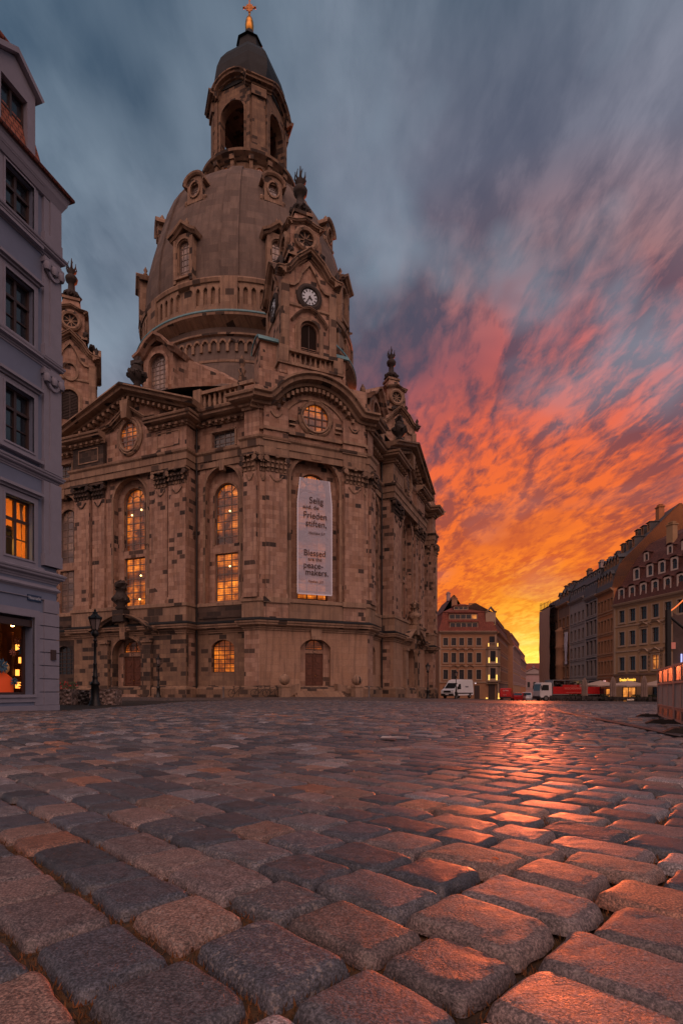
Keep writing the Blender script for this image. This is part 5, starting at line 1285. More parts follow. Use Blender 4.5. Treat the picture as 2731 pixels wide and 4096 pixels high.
    for c in (-1.5, -4.3):
        d_ = MB(); wall(d_, fr, c-.85, c+.85, 18.7, 21.6, -.3, [(c, .52, 19.35, 21.1, 21.1, .25)])
        for sg in (-1, 1): d_.face([fr.p(c+.85*sg, -.3, 18.7), fr.p(c+.85*sg, -2.4, 18.7), fr.p(c+.85*sg, -2.4, 21.6), fr.p(c+.85*sg, -.3, 21.6)])
        d_.sweepV([(c-1.0, 21.5), (c, 22.2), (c+1.0, 21.5)], [(-2.4, 0), (-.12, 0), (-.12, .16), (-2.4, .16)], fr); d_.face([fr.p(c-.85, -.3, 21.6), fr.p(c+.85, -.3, 21.6), fr.p(c, -.3, 22.15)])
        oo = d_.build('dormer', M_plG2, root)
        d_ = MB(); pts = [(c-.52, 19.35), (c+.52, 19.35), (c+.52, 21.1), (c-.52, 21.1)]
        d_.sweepV(pts, [(-.56, 0), (-.48, 0), (-.48, .06), (-.56, .06)], fr, closed=True); d_.box(c-.04, c+.04, -.55, -.47, 19.35, 21.1, fr); d_.box(c-.52, c+.52, -.55, -.48, 20.3, 20.36, fr); d_.build('sash', M_wfd, oo)
        d_ = MB(); d_.face([fr.p(p[0], -.54, p[1]) for p in pts]); d_.build('pane', M_gl, oo)
left_house()
# ------------------------------------------------------------------ houses at the back and right
GR = 'houses around the square'
def cols_at(a, st, n): return [a+st*i for i in range(n)]
# hotel closing the square, corner oriels lit from below
ht = house('corner_hotel', 'tan corner house with red mansard roof and uplit corner oriel behind the white van', 20.5, 115, 0, 12.0, 24, 13.0,
    [(3.0, 1.95), (6.5, 2.0), (10.1, 1.55)], [1.35, 3.05, 4.7, 6.45, 8.3], .95, M_plT, M_plY2, M_tile, [(0, 13.0), (.9, 15.4), (1.3, 17.2), (1.2, 17.25), (5.6, 19.6)], (1, 1), dorms=[], chim=[(4.2, 5, 18.5, 21.4), (8.8, 9, 18.5, 20.6), (11.0, 14, 17.5, 20)], peds={(0, 1): 2, (0, 2): 2, (0, 3): 2, (1, 1): 2, (1, 2): 2, (1, 3): 2}, group=None)
for (z, h, n_, s0, st, ins) in ((13.55, 1.15, 5, 2.35, 1.15, .1), (15.6, .95, 5, 2.35, 1.15, .7), (17.75, .6, 3, 3.6, .95, 1.9)):
    b = MB(); L_ = n_*st; b.box(s0-.15, s0+L_+.05, -(ins+2), -ins, z, z+h+.35, FA); b.box(s0-.3, s0+L_+.2, -(ins+2), -ins+.25, z+h+.35, z+h+.45, FA)
    o = b.build('dormer', M_tile, ht); b = MB(); fr = FA
    b.sweepV([(s0-.1, z+.1), (s0+L_, z+.1), (s0+L_, z+h+.2), (s0-.1, z+h+.2)], [(-ins, -.05), (-ins+.07, -.05), (-ins+.07, .1), (-ins, .1)], fr, closed=True)
    for i in range(1, n_): b.box(s0+st*i-.12, s0+st*i+.04, -ins, -ins+.06, z+.1, z+h+.2, fr)
    b.build('dormer_frame', M_plY2, o)
    for i in range(n_):
        b = MB(); b.box(s0+st*i+.04, s0+st*(i+1)-.14, -ins, -ins+.03, z+.15, z+h+.15, fr); b.build('pane', M_warm if (i == 4 and n_ == 5 and z > 15) else M_gl, o)
for (z, h) in ((2.6, 3.3), (6.2, 3.3)):
    b = MB(); b.sweepH([FA.p(9.9, .0, 0)[:2], FA.p(10.2, .7, 0)[:2], FA.p(12.0, .7, 0)[:2], FA.p(12.8, -.4, 0)[:2]], [(0, z-.2), (.15, z-.15), (.15, z+.15), (0, z+.3), (0, z+h-.3), (.2, z+h-.15), (.2, z+h)])
    b.box(9.95, 12.1, -.3, .62, z-.3, z-.1, FA); o = b.build('oriel', M_plY2, ht)
    for s in (10.25, 11.85): b = MB(); b.box(s-.13, s+.13, .72, .82, z+.15, z+1.3, FA); b.build('uplit_strip', M_up, o)
    b = MB(); b.box(10.55, 11.6, .66, .76, z+.55, z+2.7, FA); b.build('pane', M_gl, o)
b = MB(); b.box(10.0, 12.2, -.2, .75, 9.6, 9.75, FA); 
for i in range(8): b.box(10.1+.27*i, 10.2+.27*i, .6, .7, 9.75, 10.5, FA)
b.box(10.0, 12.2, .55, .75, 10.5, 10.62, FA); b.build('balcony', M_up if False else M_plY2, ht)
for s in (10.15, 12.05): b = MB(); b.box(s-.1, s+.1, .76, .8, 9.8, 10.5, FA); b.build('uplit_strip', M_up, ht)
b = MB(); b.box(10.5, 11.6, 0, .05, 10.3, 12.0, FA); b.build('pane', M_gl, ht)
b = MB(); wall(b, FA, 9.9, 12.0, 13.1, 17.2, -.5, [(10.95, .5, 13.6, 16.0, 16.5, .2)]); b.sweepV([(9.8, 17.0), (10.4, 17.2), (10.95, 17.9), (11.5, 17.2), (12.1, 17.0)], vprof(-.7, .5, .3), FA); b.box(9.9, 12, -3, -.52, 13.1, 17.2, FA)
o = b.build('dormer', M_plY2, ht)
for s in (10.2, 11.7): b = MB(); b.box(s-.1, s+.1, -.49, -.4, 13.6, 14.6, FA); b.build('uplit_strip', M_up, o)
for (s, w_, z1, lab) in ((7.9, .55, 1.7, 'door'), (11.0, .7, 1.9, 'door')): b = MB(); b.box(s-w_, s+w_, 0, .04, -2, z1, FA); b.build('door', M_wfd, ht)
b = MB(); b.box(9.8, 12.3, 0, .5, 2.0, 2.25, FA); b.box(12.1, 12.4, .1, .5, -2, 2.0, FA); b.build('portal', M_plY2, ht)
for s in (9.8, 12.3): b = MB(); b.cbox((s, -.75, -1.0), (.4, .15, .25)); b.cbox((s, -.6, -.4 if s > 10 else -.9), (.14, .06, 1.0 if s > 10 else .1)); b.build('uplight', M_up, ht)
text_mesh('6', .75, 'house_number', mat('number_light', (1, 1, 1), .5, emit=(.9, .75, .8), es=1.0), ht, FA, 7.6, .02, 2.0)
# hotel flank along the street and the two houses beyond it
SD = math.atan2(1, .387)
fx = lambda t: (32.5+.387*t, 115+t)
ln = lambda t0, t1: (t1-t0)*math.hypot(1, .387)
MS = [(0, 13.0), (.9, 15.6), (1.3, 17.2), (1.2, 17.25), (5.0, 19.3)]
def street(t0, t1, name, label, eave, wallm, trim, roofm, prof_, dep, jut=0, **kw):
    x, y = fx(t0); x += jut; L_ = ln(t0, t1); n_ = max(2, int(L_/2.4)); cs = cols_at(L_/n_/2, L_/n_, n_)
    return house(name, label, x+.01, y, SD, L_, dep, eave, [(3.0, 1.95), (6.4, 1.95), (9.8, 1.7)], cs, 1.0, wallm, trim, roofm, prof_, (0, 0), dorms=[(cs, 13.5, .45, 1.3, 1.7, 1.4, 1)], group=None, **kw)
street(0.3, 29, 'town_house', 'flank building in darkened wall colour for shade, with gabled dormers running up the street behind the uplit oriel', 13.0, M_plB, M_plT, M_tileD, MS, 9, chim=[(12, 5, 18, 20.5)])  # darker stone chosen here: the flank's shade is put into its wall colour
street(29.2, 62, 'town_house', 'red roofed house with small bright dormers halfway up the street', 12.4, M_plT, M_plP, M_tile, [(0, 12.4), (.9, 14.8), (1.3, 16.4), (4.6, 18.4)], 10, jut=1.3, chim=[(6, 5, 18.5, 20.5), (20, 5, 18.5, 21)])
street(62.2, 122, 'town_house', 'last low red roofed house left of the gap of yellow sky', 12.2, M_plO, M_plP, M_tile, [(0, 12.2), (.9, 14.6), (5.0, 17)], 10, chim=[(8, 5, 16.5, 18.5)])
house('town_house', 'pale gabled house with chimney showing between church and red mansard roof', 15.2, 124, R(90), 14, 5.5, 17.6, [(8, 1.8)], [3, 6, 9], 1.0, M_plL, M_plL, M_tileD, [(0, 17.6), (2.6, 22.6)], (0, 0), chim=[(4, 2.6, 22.2, 24.6)], group=None)
house('town_house', 'grey gabled roof rising behind the tan corner house', 32.3, 134, R(90), 16, 9.5, 16.0, [(8, 1.8)], [3, 6, 9], 1.0, M_plP, M_plL, M_tileD, [(0, 16.0), (1.2, 18.2), (4.9, 24)], (0, 0), chim=[(3, 5.6, 23, 25.5)], group=None)
pal = house('palace', 'low pale palace with red hipped roof closing the far end of the street', 80, 248, R(-4), 20, 14, 8.3, [(2.2, 2.4)], cols_at(2, 2.6, 7), 1.1, M_plP, M_plL, M_tile, [(0, 8.3), (3.5, 12.6), (6.5, 13.4)], (1, 1), zb=-3.5, group=None)
b = MB(); b.prism([(2, 8.4), (12, 8.4), (7, 10.6)], 0, .5, FA); b.sweepV([(1.6, 8.3), (7, 10.8), (12.4, 8.3)], vprof(0, .9, .4), FA); b.build('pediment', M_plL, pal)
b = MB(); b.lathe([(.01, 0), (.5, 0), (.5, .3), (.42, .3)], 12, (0, 0, 0)); 
b = MB(); b.sweepV([(7+.45*cos(pi*i/6), 11.6+.5*sin(pi*i/6)) for i in range(12)], [(-1.5, 0), (-.9, 0), (-.9, .2), (-1.5, .2)], FA, closed=True); b.build('round_dormer', M_plL, pal)
# right side: near ochre house
YA = atan2(-.974, .227); YO = (40.8, 82.0)
cy = cols_at(1.6, 2.1, 9)
yel = house('ochre_house', 'ochre apartment hotel with pale dormers above a lit souvenir shop', YO[0], YO[1], YA, 20, 17, 13.3,
    [(3.5, 1.95), (7.2, 1.95), (10.55, 1.75)], cy, 1.12, M_plY, M_plY2, M_tileD, [(0, 13.3), (.6, 15.5), (1.3, 16.3), (3.4, 20.3), (5.2, 22.5), (8.5, 24.2)], (0, 0), lits=[(0, 3)],
    peds={(0, 2): 2, (0, 3): 1, (0, 4): 2, (1, 2): 1, (1, 3): 2, (1, 4): 1}, chim=[(6.5, 4.0, 20.5, 24.4)], dorms=[(cy, 13.75, -.1, 1.25, 1.85, 1.7, 0), ([3.2, 5.7, 7.8, 9.9, 12, 14.1, 16.2], 16.55, 1.1, 1.25, 1.75, 1.8, 0), ([3.4, 7.6, 10.0, 12.3, 14.6], 19.2, 2.6, 1.0, 1.4, 1.6, 0)], group=None)
def shop(parent, s0, s1, z0, z1, m_, name='shop_window', d=.02):
    b = MB(); b.sweepV([(s0, z0), (s1, z0), (s1, z1), (s0, z1)], [(0, -.12), (.1, -.12), (.1, 0), (0, 0)], FA, closed=True); o = b.build(name, M_wfd, parent)
    g = MB(); g.face([FA.p(s, d, z) for s, z in ((s0, z0), (s1, z0), (s1, z1), (s0, z1))]); g.build('pane', m_, o)
shop(yel, 1.9, 4.3, -1.2, 1.0, M_warm); shop(yel, 7.6, 9.6, -1.2, 1.2, M_gl); shop(yel, 11, 13.5, -1.2, 1.2, M_gl)
b = MB(); b.box(.6, 5.2, 0, .12, 1.75, 2.75, FA); sb = b.build('shop_fascia', M_plB, yel)
text_mesh('Dresden Souvenirs', .62, 'shop_lettering', M_glowY, sb, FA, 2.9, .16, 1.95, sx=.66, bold=.015)
b = MB(); b.box(0, 20, 0, .25, 2.85, 3.0, FA); b.build('ledge', M_plB, yel)
for i, chh in enumerate('APART'): text_mesh(chh, .52, 'hotel_letter', M_letter, yel, FA, 6.84, .1, 5.55-.58*i)
for i, chh in enumerate('HOTEL'): text_mesh(chh, .52, 'hotel_letter', M_letter, yel, FA, 8.95, .1, 5.75-.58*i)
# row beyond it, running up the street
RD = (.0858, .9963); RA = atan2(-.9963, -.0858)
def rrow(t0, t1, name, label, eave, wallm, trim, roofm, ncol, ww, rows, prof_, dep, **kw):
    x, y = 40.8+RD[0]*t1, 82+RD[1]*t1; L_ = t1-t0-.02
    cs = cols_at(L_/ncol/2, L_/ncol, ncol)
    return house(name, label, x, y, RA, L_, dep, eave, rows, cs, ww, wallm, trim, roofm, prof_, kw.pop('sides', (0, 0)), group=None, **kw)
P5 = [(3.2, 1.9), (6.4, 1.9), (9.6, 1.9), (12.9, 1.7)]
orr = rrow(0.05, 6.5, 'orange_house', 'narrow orange fronted house with tall bare gable beside the ochre house', 16.0, M_plO, M_plT, M_slate, 5, .72, P5, [(0, 16.0), (.3, 17.6), (1.0, 19.4), (1.6, 20.2), (9.6, 28.4)], 19,
    dorms=[([.8, 2.0, 3.2, 4.4, 5.6], 16.4, -.1, .95, 1.7, 1.6, 1), ([.8, 2.0, 3.2, 4.4, 5.6], 19.0, .9, .9, 1.6, 1.6, 1), ([1.0, 3.0, 5.0], 22.3, 3.4, 1.0, 1.5, 1.6, 2), ([1.0, 3.0, 5.0], 24.6, 5.6, 1.0, 1.4, 1.6, 2)], chim=[(3, 8.2, 26, 29.6)])
text_mesh('Ma.', 1.1, 'shop_lettering', mat('pink_sign_light', (1, .8, .8), .5, emit=(1, .6, .62), es=1.3), orr, FA, 3.4, .1, 1.4, bold=.01)
shop(orr, .6, 2.6, -1.4, .8, M_gl); shop(orr, 3.6, 5.6, -1.4, .8, M_warm)
GM = [(0, 16.6), (.5, 18.6), (1.4, 20.4), (4.8, 22.6)]
dk = rrow(6.5, 12, 'grey_house', 'dark grey modern house with tall stacked window strips between orange and pale fronts', 16.2, M_plD, M_plL, M_slate, 3, 1.25, [(-.6, 2.4), (3.0, 2.6), (6.3, 2.6), (9.6, 2.6), (12.9, 2.4)], [(0, 16.2), (.4, 18.6), (1.4, 20.6), (4.8, 22.4)], 11, cross=2,
    dorms=[([.9, 2.7, 4.5], 16.6, 0, 1.3, 1.8, 1.2, 2), ([.9, 2.7, 4.5], 18.9, .6, 1.2, 1.5, 1.4, 2)], chim=[(1, 5, 22, 24.4), (4, 5, 22, 24.9)])
gy = rrow(12, 20.1, 'pale_grey_house', 'pale grey plastered house with plain windows, fourth from the right edge', 16.8, M_plL, M_plL, M_slate, 4, .95, P5, GM, 11, dorms=[(cols_at(1, 2, 4), 17.0, 0, 1.2, 1.7, 1.5, 2), (cols_at(1, 2, 4), 19.2, 1.0, 1.1, 1.4, 1.5, 2)], chim=[(2, 5, 22.2, 24.6), (6, 5, 22.2, 24.2)])
b = MB(); b.box(2.4, 5.6, 0, .5, 1.3, 1.6, FA); b.box(2.6, 5.4, .1, .3, .9, 1.3, FA); b.build('lit_canopy', M_up, gy)
orn = rrow(20.1, 27.2, 'ornate_house', 'brown ornate house with rounded bay and pale tarpaulin, next to the scaffold', 17.2, M_plB, M_plT, M_slate, 3, 1.1, P5, [(0, 17.2), (.5, 19.0), (1.4, 20.8), (4.8, 22.8)], 11, dorms=[(cols_at(1.2, 2.3, 3), 17.4, 0, 1.3, 1.8, 1.5, 1), (cols_at(1.2, 2.3, 3), 19.8, 1.0, 1.0, 1.3, 1.4, 2)], chim=[(3, 5, 22.4, 24.4)])
b = MB(); b.lathe([(.9, 2.6), (1.05, 3.0), (1.05, 5.4), (1.2, 5.6), (1.05, 5.9), (1.05, 8.8), (1.2, 9.0), (1.05, 9.3), (1.05, 12), (1.2, 12.3), (.2, 13)], 14, (2.1, 0, 0)); b.build('bay_window', M_plT, orn)
b = MB()
for i in range(9):
    pass
b.mesh([FA.p(5.2+1.5*i/8, .35+.12*sin(i*2.1+j), 11.6-j*1.2) for j in range(6) for i in range(9)], [(j*9+i, j*9+i+1, (j+1)*9+i+1, (j+1)*9+i) for j in range(5) for i in range(8)]); b.build('tarpaulin', mat('pale_tarpaulin', (.42, .42, .5), .7), orn)
scf = rrow(27.2, 34.4, 'scaffolded_house', 'dark house wrapped in scaffolding and netting beside the glowing sky', 17.4, M_plB, M_plB, M_slate, 4, 1.1, P5, [(0, 17.4), (.6, 19), (4, 20.5)], 11, sides=(1, 0))
b = MB()
for i in range(8):
    for dd in (.6, 1.5): b.tube([FA.p(-.3+i*1.05, dd, -2.3), FA.p(-.3+i*1.05, dd, 19.2-.1*i)], .05, 5)
for j in range(10):
    z = -.4+2.0*j; b.box(-.4, 7.2, .55, 1.55, z, z+.06, FA); b.tube([FA.p(-.4, 1.55, z+1.0), FA.p(7.2, 1.55, z+1.0)], .035, 4); b.box(-.4, -.3, -6, 1.5, z, z+.06, FA)
for i in range(5): b.tube([FA.p(-.35, -i*1.5, -2.3), FA.p(-.35, -i*1.5, 19)], .05, 5)
sc_ = b.build('scaffold', M_iron, scf)
nm = mat('scaffold_net', (.40, .25, .20), .9); nn_, nb_, nL_ = nodes(nm)
trn = nn_('ShaderNodeBsdfTransparent'); mx = nn_('ShaderNodeMixShader', {0: .95, 1: trn.outputs[0], 2: nb_.outputs[0]}); nL_.new(mx.outputs[0], nm.node_tree.nodes['Material Output'].inputs[0])
b = MB(); b.mesh([FA.p(-.4+7.6*i/22, 1.66+.06*sin(i*1.7+j*2), -1.9+j*1.6) for j in range(13) for i in range(23)], [(j*23+i, j*23+i+1, (j+1)*23+i+1, (j+1)*23+i) for j in range(12) for i in range(22)])
b.mesh([FA.p(-.42, 1.6-7.5*i/8, -1.9+j*1.6) for j in range(13) for i in range(9)], [(j*9+i, j*9+i+1, (j+1)*9+i+1, (j+1)*9+i) for j in range(12) for i in range(8)])
b.build('net', nm, sc_)
# ------------------------------------------------------------------ street furniture and vehicles
def at(pxx, D_): return (pxx-1365)/F*D_
def gz(x, y): return float(zg(x, y))
M_lampglass = mat('lantern_glass', (.22, .18, .17), .25)
def street_lamp(x, y, h, label, z=None):
    z = gz(x, y) if z is None else z
    root = empty('street_lamp', (x, y, z)); tag(root, label, 'street lamp', 'street lamps on the square')
    k = h/4.5
    P = MB(); P.lathe([(r*k, zz_*k) for r, zz_ in ((.30, -.1), (.30, .08), (.25, .12), (.25, .22), (.19, .3), (.17, .95), (.22, 1.0), (.2, 1.08), (.13, 1.15), (.11, 1.3), (.14, 1.36), (.09, 1.42), (.075, 1.9), (.1, 1.95), (.065, 2.0), (.055, 3.0), (.10, 3.04), (.06, 3.1), (.05, 3.2), (.15, 3.3), (.17, 3.42), (.1, 3.5), (.12, 3.55))], 16); P.build('pole', M_iron, root)
    Hd = MB()
    for i in range(6):
        a = i*pi/3; p0 = (.15*k*cos(a), .15*k*sin(a), 3.55*k); p1 = (.28*k*cos(a), .28*k*sin(a), 4.05*k); Hd.tube([p0, p1], .016*k, 5); Hd.tube([p1, (p1[0]*1.12, p1[1]*1.12, 4.16*k)], .03*k, 5)
    Hd.lathe([(.33*k, 4.05*k), (.34*k, 4.09*k), (.15*k, 4.27*k), (.12*k, 4.3*k), (.12*k, 4.36*k), (.05*k, 4.42*k), (.06*k, 4.46*k), (.0, 4.56*k)], 6, sm=False); hd = Hd.build('lantern_head', M_iron, root)
    g = MB(); g.lathe([(.14*k, 3.56*k), (.265*k, 4.05*k)], 6, sm=False); g.build('lantern_pane', M_lampglass, hd)
street_lamp(at(380, 25.6), 25.6, 4.5, 'large black lamp post in front of the wrapped boxes, nearest of the lamps', z=-.19)
street_lamp(at(633, 50.0), 50.0, 3.85, 'slim black lamp post before the sooty stones right of door D')
street_lamp(at(1710, 66.0), 66.0, 4.4, 'black lamp post at the far right corner of the church')
street_lamp(at(1823, 73.0), 73.0, 3.85, 'black lamp post standing in front of the white van')
# plastic wrapped blocks
def wrapped(x, y, w_, d_, h, m_, label, seed):
    rnd = random.Random(seed); t = MB(); n1, n2, n3 = 14, 8, 8; z0 = gz(x, y)-.05
    def P(u, v, w2):
        x_, y_, z_ = (u-.5)*w_, (v-.5)*d_, w2*h
        q = .022*(sin(x_*23+z_*17+seed)+sin(x_*9-z_*31+y_*12)+.7*sin(z_*51+x_*37))
        return (x_*(1+q*.3), y_+q*(1 if v > .5 else -1)*1.0, z_+(.02*sin(x_*13+seed) if w2 > .9 else 0))
    for (v, s) in ((0, 1), (1, -1)):
        vs = [P(i/n1, v, j/n3) for j in range(n3+1) for i in range(n1+1)]; fs = [(j*(n1+1)+i, j*(n1+1)+i+1, (j+1)*(n1+1)+i+1, (j+1)*(n1+1)+i)[::s] for j in range(n3) for i in range(n1)]; t.mesh(vs, fs, 0)
    for (u, s) in ((0, -1), (1, 1)):
        vs = [P(u, i/n2, j/n3) for j in range(n3+1) for i in range(n2+1)]; fs = [(j*(n2+1)+i, j*(n2+1)+i+1, (j+1)*(n2+1)+i+1, (j+1)*(n2+1)+i)[::s] for j in range(n3) for i in range(n2)]; t.mesh(vs, fs, 0)
    vs = [P(i/n1, j/n2, 1) for j in range(n2+1) for i in range(n1+1)]; t.mesh(vs, [(j*(n1+1)+i, j*(n1+1)+i+1, (j+1)*(n1+1)+i+1, (j+1)*(n1+1)+i) for j in range(n2) for i in range(n1)], 0)
    o = t.build('wrapped_box', m_); o.location = (x, y, z0); tag(o, label, 'box', 'wrapped boxes beside the grey house'); return o
def plastic(name, base):
    m = mat(name, base, .25, spec=.6); n, b, L = nodes(m); ob = n('ShaderNodeTexCoord').outputs['Object']
    f = n.noise(ob, 3.2, 6, .7, 1.6); L.new(n.ramp(f, [(.35, tuple(c*.45 for c in base)), (.52, base), (.62, tuple(min(1, c*2.1) for c in base))]), b.inputs['Base Color'])
    L.new(n('ShaderNodeBump', {'Strength': 1.0, 'Distance': .05, 'Height': f}).outputs[0], b.inputs['Normal']); return m
M_pla = plastic('crumpled_plastic', (.20, .15, .13)); M_plb = plastic('dark_crumpled_plastic', (.05, .045, .045))
wrapped(at(262, 27), 27, .95, .8, .78, M_pla, 'pale plastic wrapped box touching the grey house corner', 1)
wrapped(at(337, 27.6), 27.6, .9, .6, .74, M_plb, 'dark plastic wrapped box between two pale ones behind the lamp post', 2)
wrapped(at(423, 27), 27, 1.25, .8, .78, M_pla, 'widest pale plastic wrapped box right of the big lamp post', 3)
# planter with red flowers
x, y = at(248, 34), 34
pl = empty('flower_trough', (x, y, gz(x, y))); tag(pl, 'dark trough of red flowers behind the wrapped boxes by the church wall', 'planter')
b = MB(); b.cbox((0, 0, .3), (1.6, .6, .7)); b.build('trough', M_iron, pl)
b = MB(); rnd = random.Random(4)
for i in range(260):
    c = (rnd.uniform(-.85, .85), rnd.uniform(-.35, .35), rnd.uniform(.6, 1.2)); r_ = rnd.uniform(.04, .08); a = rnd.uniform(0, 6)
    b.face([(c[0]+r_*cos(a+q), c[1]+.5*r_*sin(a+q), c[2]+r_*sin(a+q*1.0)) for q in (0, 1.57, 3.14, 4.71)], 1 if rnd.random() < .25 else 0)
b.build('foliage', [mat('trough_leaves', (.04, .05, .02), .8), mat('red_petals', (.30, .02, .02), .8)], pl)
# bicycles against the church plinth
def bicycle(x, y, ang, label):
    root = empty('bicycle', (x, y, gz(x, y)), ang); tag(root, label, 'bicycle', 'bicycles parked at the church wall')
    for wx in (-.52, .52):
        w_ = MB(); w_.tube([(wx+.33*cos(a*pi/9), 0, .35+.33*sin(a*pi/9)) for a in range(19)], .022, 6)
        for a in range(6): w_.tube([(wx, 0, .35), (wx+.32*cos(a*pi/3), 0, .35+.32*sin(a*pi/3))], .006, 3)
        w_.build('wheel', M_iron, root)
    f = MB()
    for p, q in (((-.52, 0, .35), (-.12, 0, .33)), ((-.12, 0, .33), (-.25, 0, .88)), ((-.12, 0, .33), (.36, 0, .82)), ((-.22, 0, .78), (.34, 0, .88)), ((-.52, 0, .35), (-.22, 0, .78)), ((.52, 0, .35), (.34, 0, 1.0))): f.tube([p, q], .02, 6)
    f.build('frame', M_iron, root)
    f = MB(); f.tube([(.30, -.27, 1.02), (.34, 0, 1.0), (.30, .27, 1.02)], .016, 6); f.build('handlebar', M_iron, root)
    f = MB(); f.blob((-.26, 0, .93), .1, 2, sz=.4, amp=.1); f.build('saddle', M_iron, root)
chr_ = lambda s, d, k: (CH[0]+Fr(0, 0, R(CH[2])+k).p(s, d, 0)[0], CH[1]+Fr(0, 0, R(CH[2])+k).p(s, d, 0)[1])
for (s, d, k, lab) in ((-4.3, 26.6, pi/4, 'bicycle leaning left of the ball topped stair posts'), (-5.3, 26.5, pi/4, 'bicycle at the left end of the corner front, nearest the round lit window bay'), (12.3, 22.0, 0, 'bicycle parked below the arched ground floor window')):
    x, y = chr_(s, d, k); bicycle(x, y, R(CH[2])+k, lab)
# red and white site fence
def fence():
    M_fg = noisy('greyish_fence_plastic', (.15, .14, .15), .15, 4, .8); M_fr = noisy('red_reflective_board', (.10, .014, .012), .15, 5, .4); M_fw = noisy('darkened_white_board', (.10, .075, .075), .15, 5, .4); M_rub = noisy('recycled_rubber', (.018, .015, .014), .4, 12, .9, .4)  # white boards darkened in colour to offset the added sun lamp
    P = [(6.28, 10.85), (5.36, 8.8), (4.47, 6.8)]
    labs = ['far panel of the red and white site fence, its end post standing free', 'near panel of the red and white site fence cut by the right edge']
    for i in range(2):
        (x0, y0), (x1, y1) = P[i], P[i+1]; ang = atan2(y1-y0, x1-x0); L_ = math.hypot(x1-x0, y1-y0)-.03
        root = empty('site_barrier', (x0, y0, -.06), ang); tag(root, labs[i], 'site fence', 'site fence panels at the right edge')
        z0, z1 = .08, 1.0; g = MB()
        for s in (.03, L_-.03): g.cbox((s, 0, (z0+z1)/2), (.06, .05, z1-z0))
        for z in (z0+.02, .27, .29+.0, .70, .97): g.cbox((L_/2, 0, z), (L_, .045, .035))
        k = 26
        for j in range(1, k): g.cbox((L_*j/k, 0, .485), (.022, .025, .40))
        g.cbox((L_*.33, 0, .5), (.05, .04, .88)); g.cbox((L_*.66, 0, .5), (.05, .04, .88))
        g.build('frame', M_fg, root)
        for (za, zb) in ((.11, .25), (.73, .95)):
            t = MB(); n = 14
            t.cbox((L_/2, 0, (za+zb)/2), (L_-.1, .02, zb-za), 0)
            for j in range(n):
                if j % 2: continue
                s0 = .06+(L_-.12)*j/n; s1 = .06+(L_-.12)*(j+1)/n; sl = .05 if za > .5 else .02
                for yy in (-.012, .012): t.mesh([(s0, yy, za), (s1, yy, za), (s1+sl*0, yy, zb), (s0+sl*0, yy, zb)], [(0, 1, 2, 3) if yy < 0 else (3, 2, 1, 0)], 1)
            t.build('warning_board', [M_fw, M_fr], root)
    for i, (x0, y0) in enumerate(P[:3]):
        b = MB(); a = atan2(P[1][1]-P[0][1], P[1][0]-P[0][0])+pi/2
        pr_ = [(-.42, 0), (.42, 0), (.42, .05), (.30, .11), (-.30, .11), (-.42, .05)]
        fr = Fr(0, 0, 0); b.prism(pr_, -.11, .11, fr)
        for k in (-.2, 0, .2): b.cbox((k, 0, .115), (.07, .07, .02))
        o = b.build('rubber_block', M_rub); o.location = (x0, y0, -.07); o.rotation_euler = (0, 0, a)
        tag(o, ['black rubber foot under the far end post of the site fence', 'black rubber foot where the two fence panels meet', 'black rubber foot of the near fence panel, lowest at the right edge'][i], 'rubber block', 'rubber blocks under the barrier')
fence()
# booth mast with brace, light tube and ribbed curtain behind the fence
x, y = at(2671, 38), 38.0
bm = empty('booth_mast', (x, y, gz(x, y))); tag(bm, 'dark mast with diagonal brace and orange tube rising behind the site fence', 'mast')
b = MB(); b.cbox((0, 0, 3.2), (.26, .26, 6.6)); b.build('post', M_iron, bm)
b = MB(); b.tube([(0, 0, 6.1), (1.4, -.1, 4.9)], .09, 8); b.build('brace', M_iron, bm)
b = MB(); b.tube([(-.1+2.2*(i/12), 0, 6.3+2.1*(i/12)**1.35) for i in range(13)], .045, 8); b.build('light_tube', mat('orange_tube', (.8, .2, .05), .4, emit=(1, .22, .05), es=.75), bm)
b = MB(); vs = []; n = 60
for j in (0, 1):
    for i in range(n+1): vs.append((.55+2.6*i/n, .35+.05*(i % 2), .6 if j == 0 else 6.4-.25*sin(i*.15)))
b.mesh(vs, [(i, i+1, n+2+i, n+1+i) for i in range(n)]); b.build('curtain', noisy('grey_curtain', (.12, .09, .085), .2, 3, .9), bm)
b = MB(); b.cbox((1.05, .2, 2.9), (.08, .06, 1.1)); b.build('strip_lamp', mat('blue_strip_light', (.6, .7, 1), .5, emit=(.35, .45, 1), es=1.0), bm)
b = MB(); b.cbox((.3, -.1, 4.0), (.3, .05, .45)); b.build('notice', mat('pink_notice', (.6, .25, .2), .7), bm)
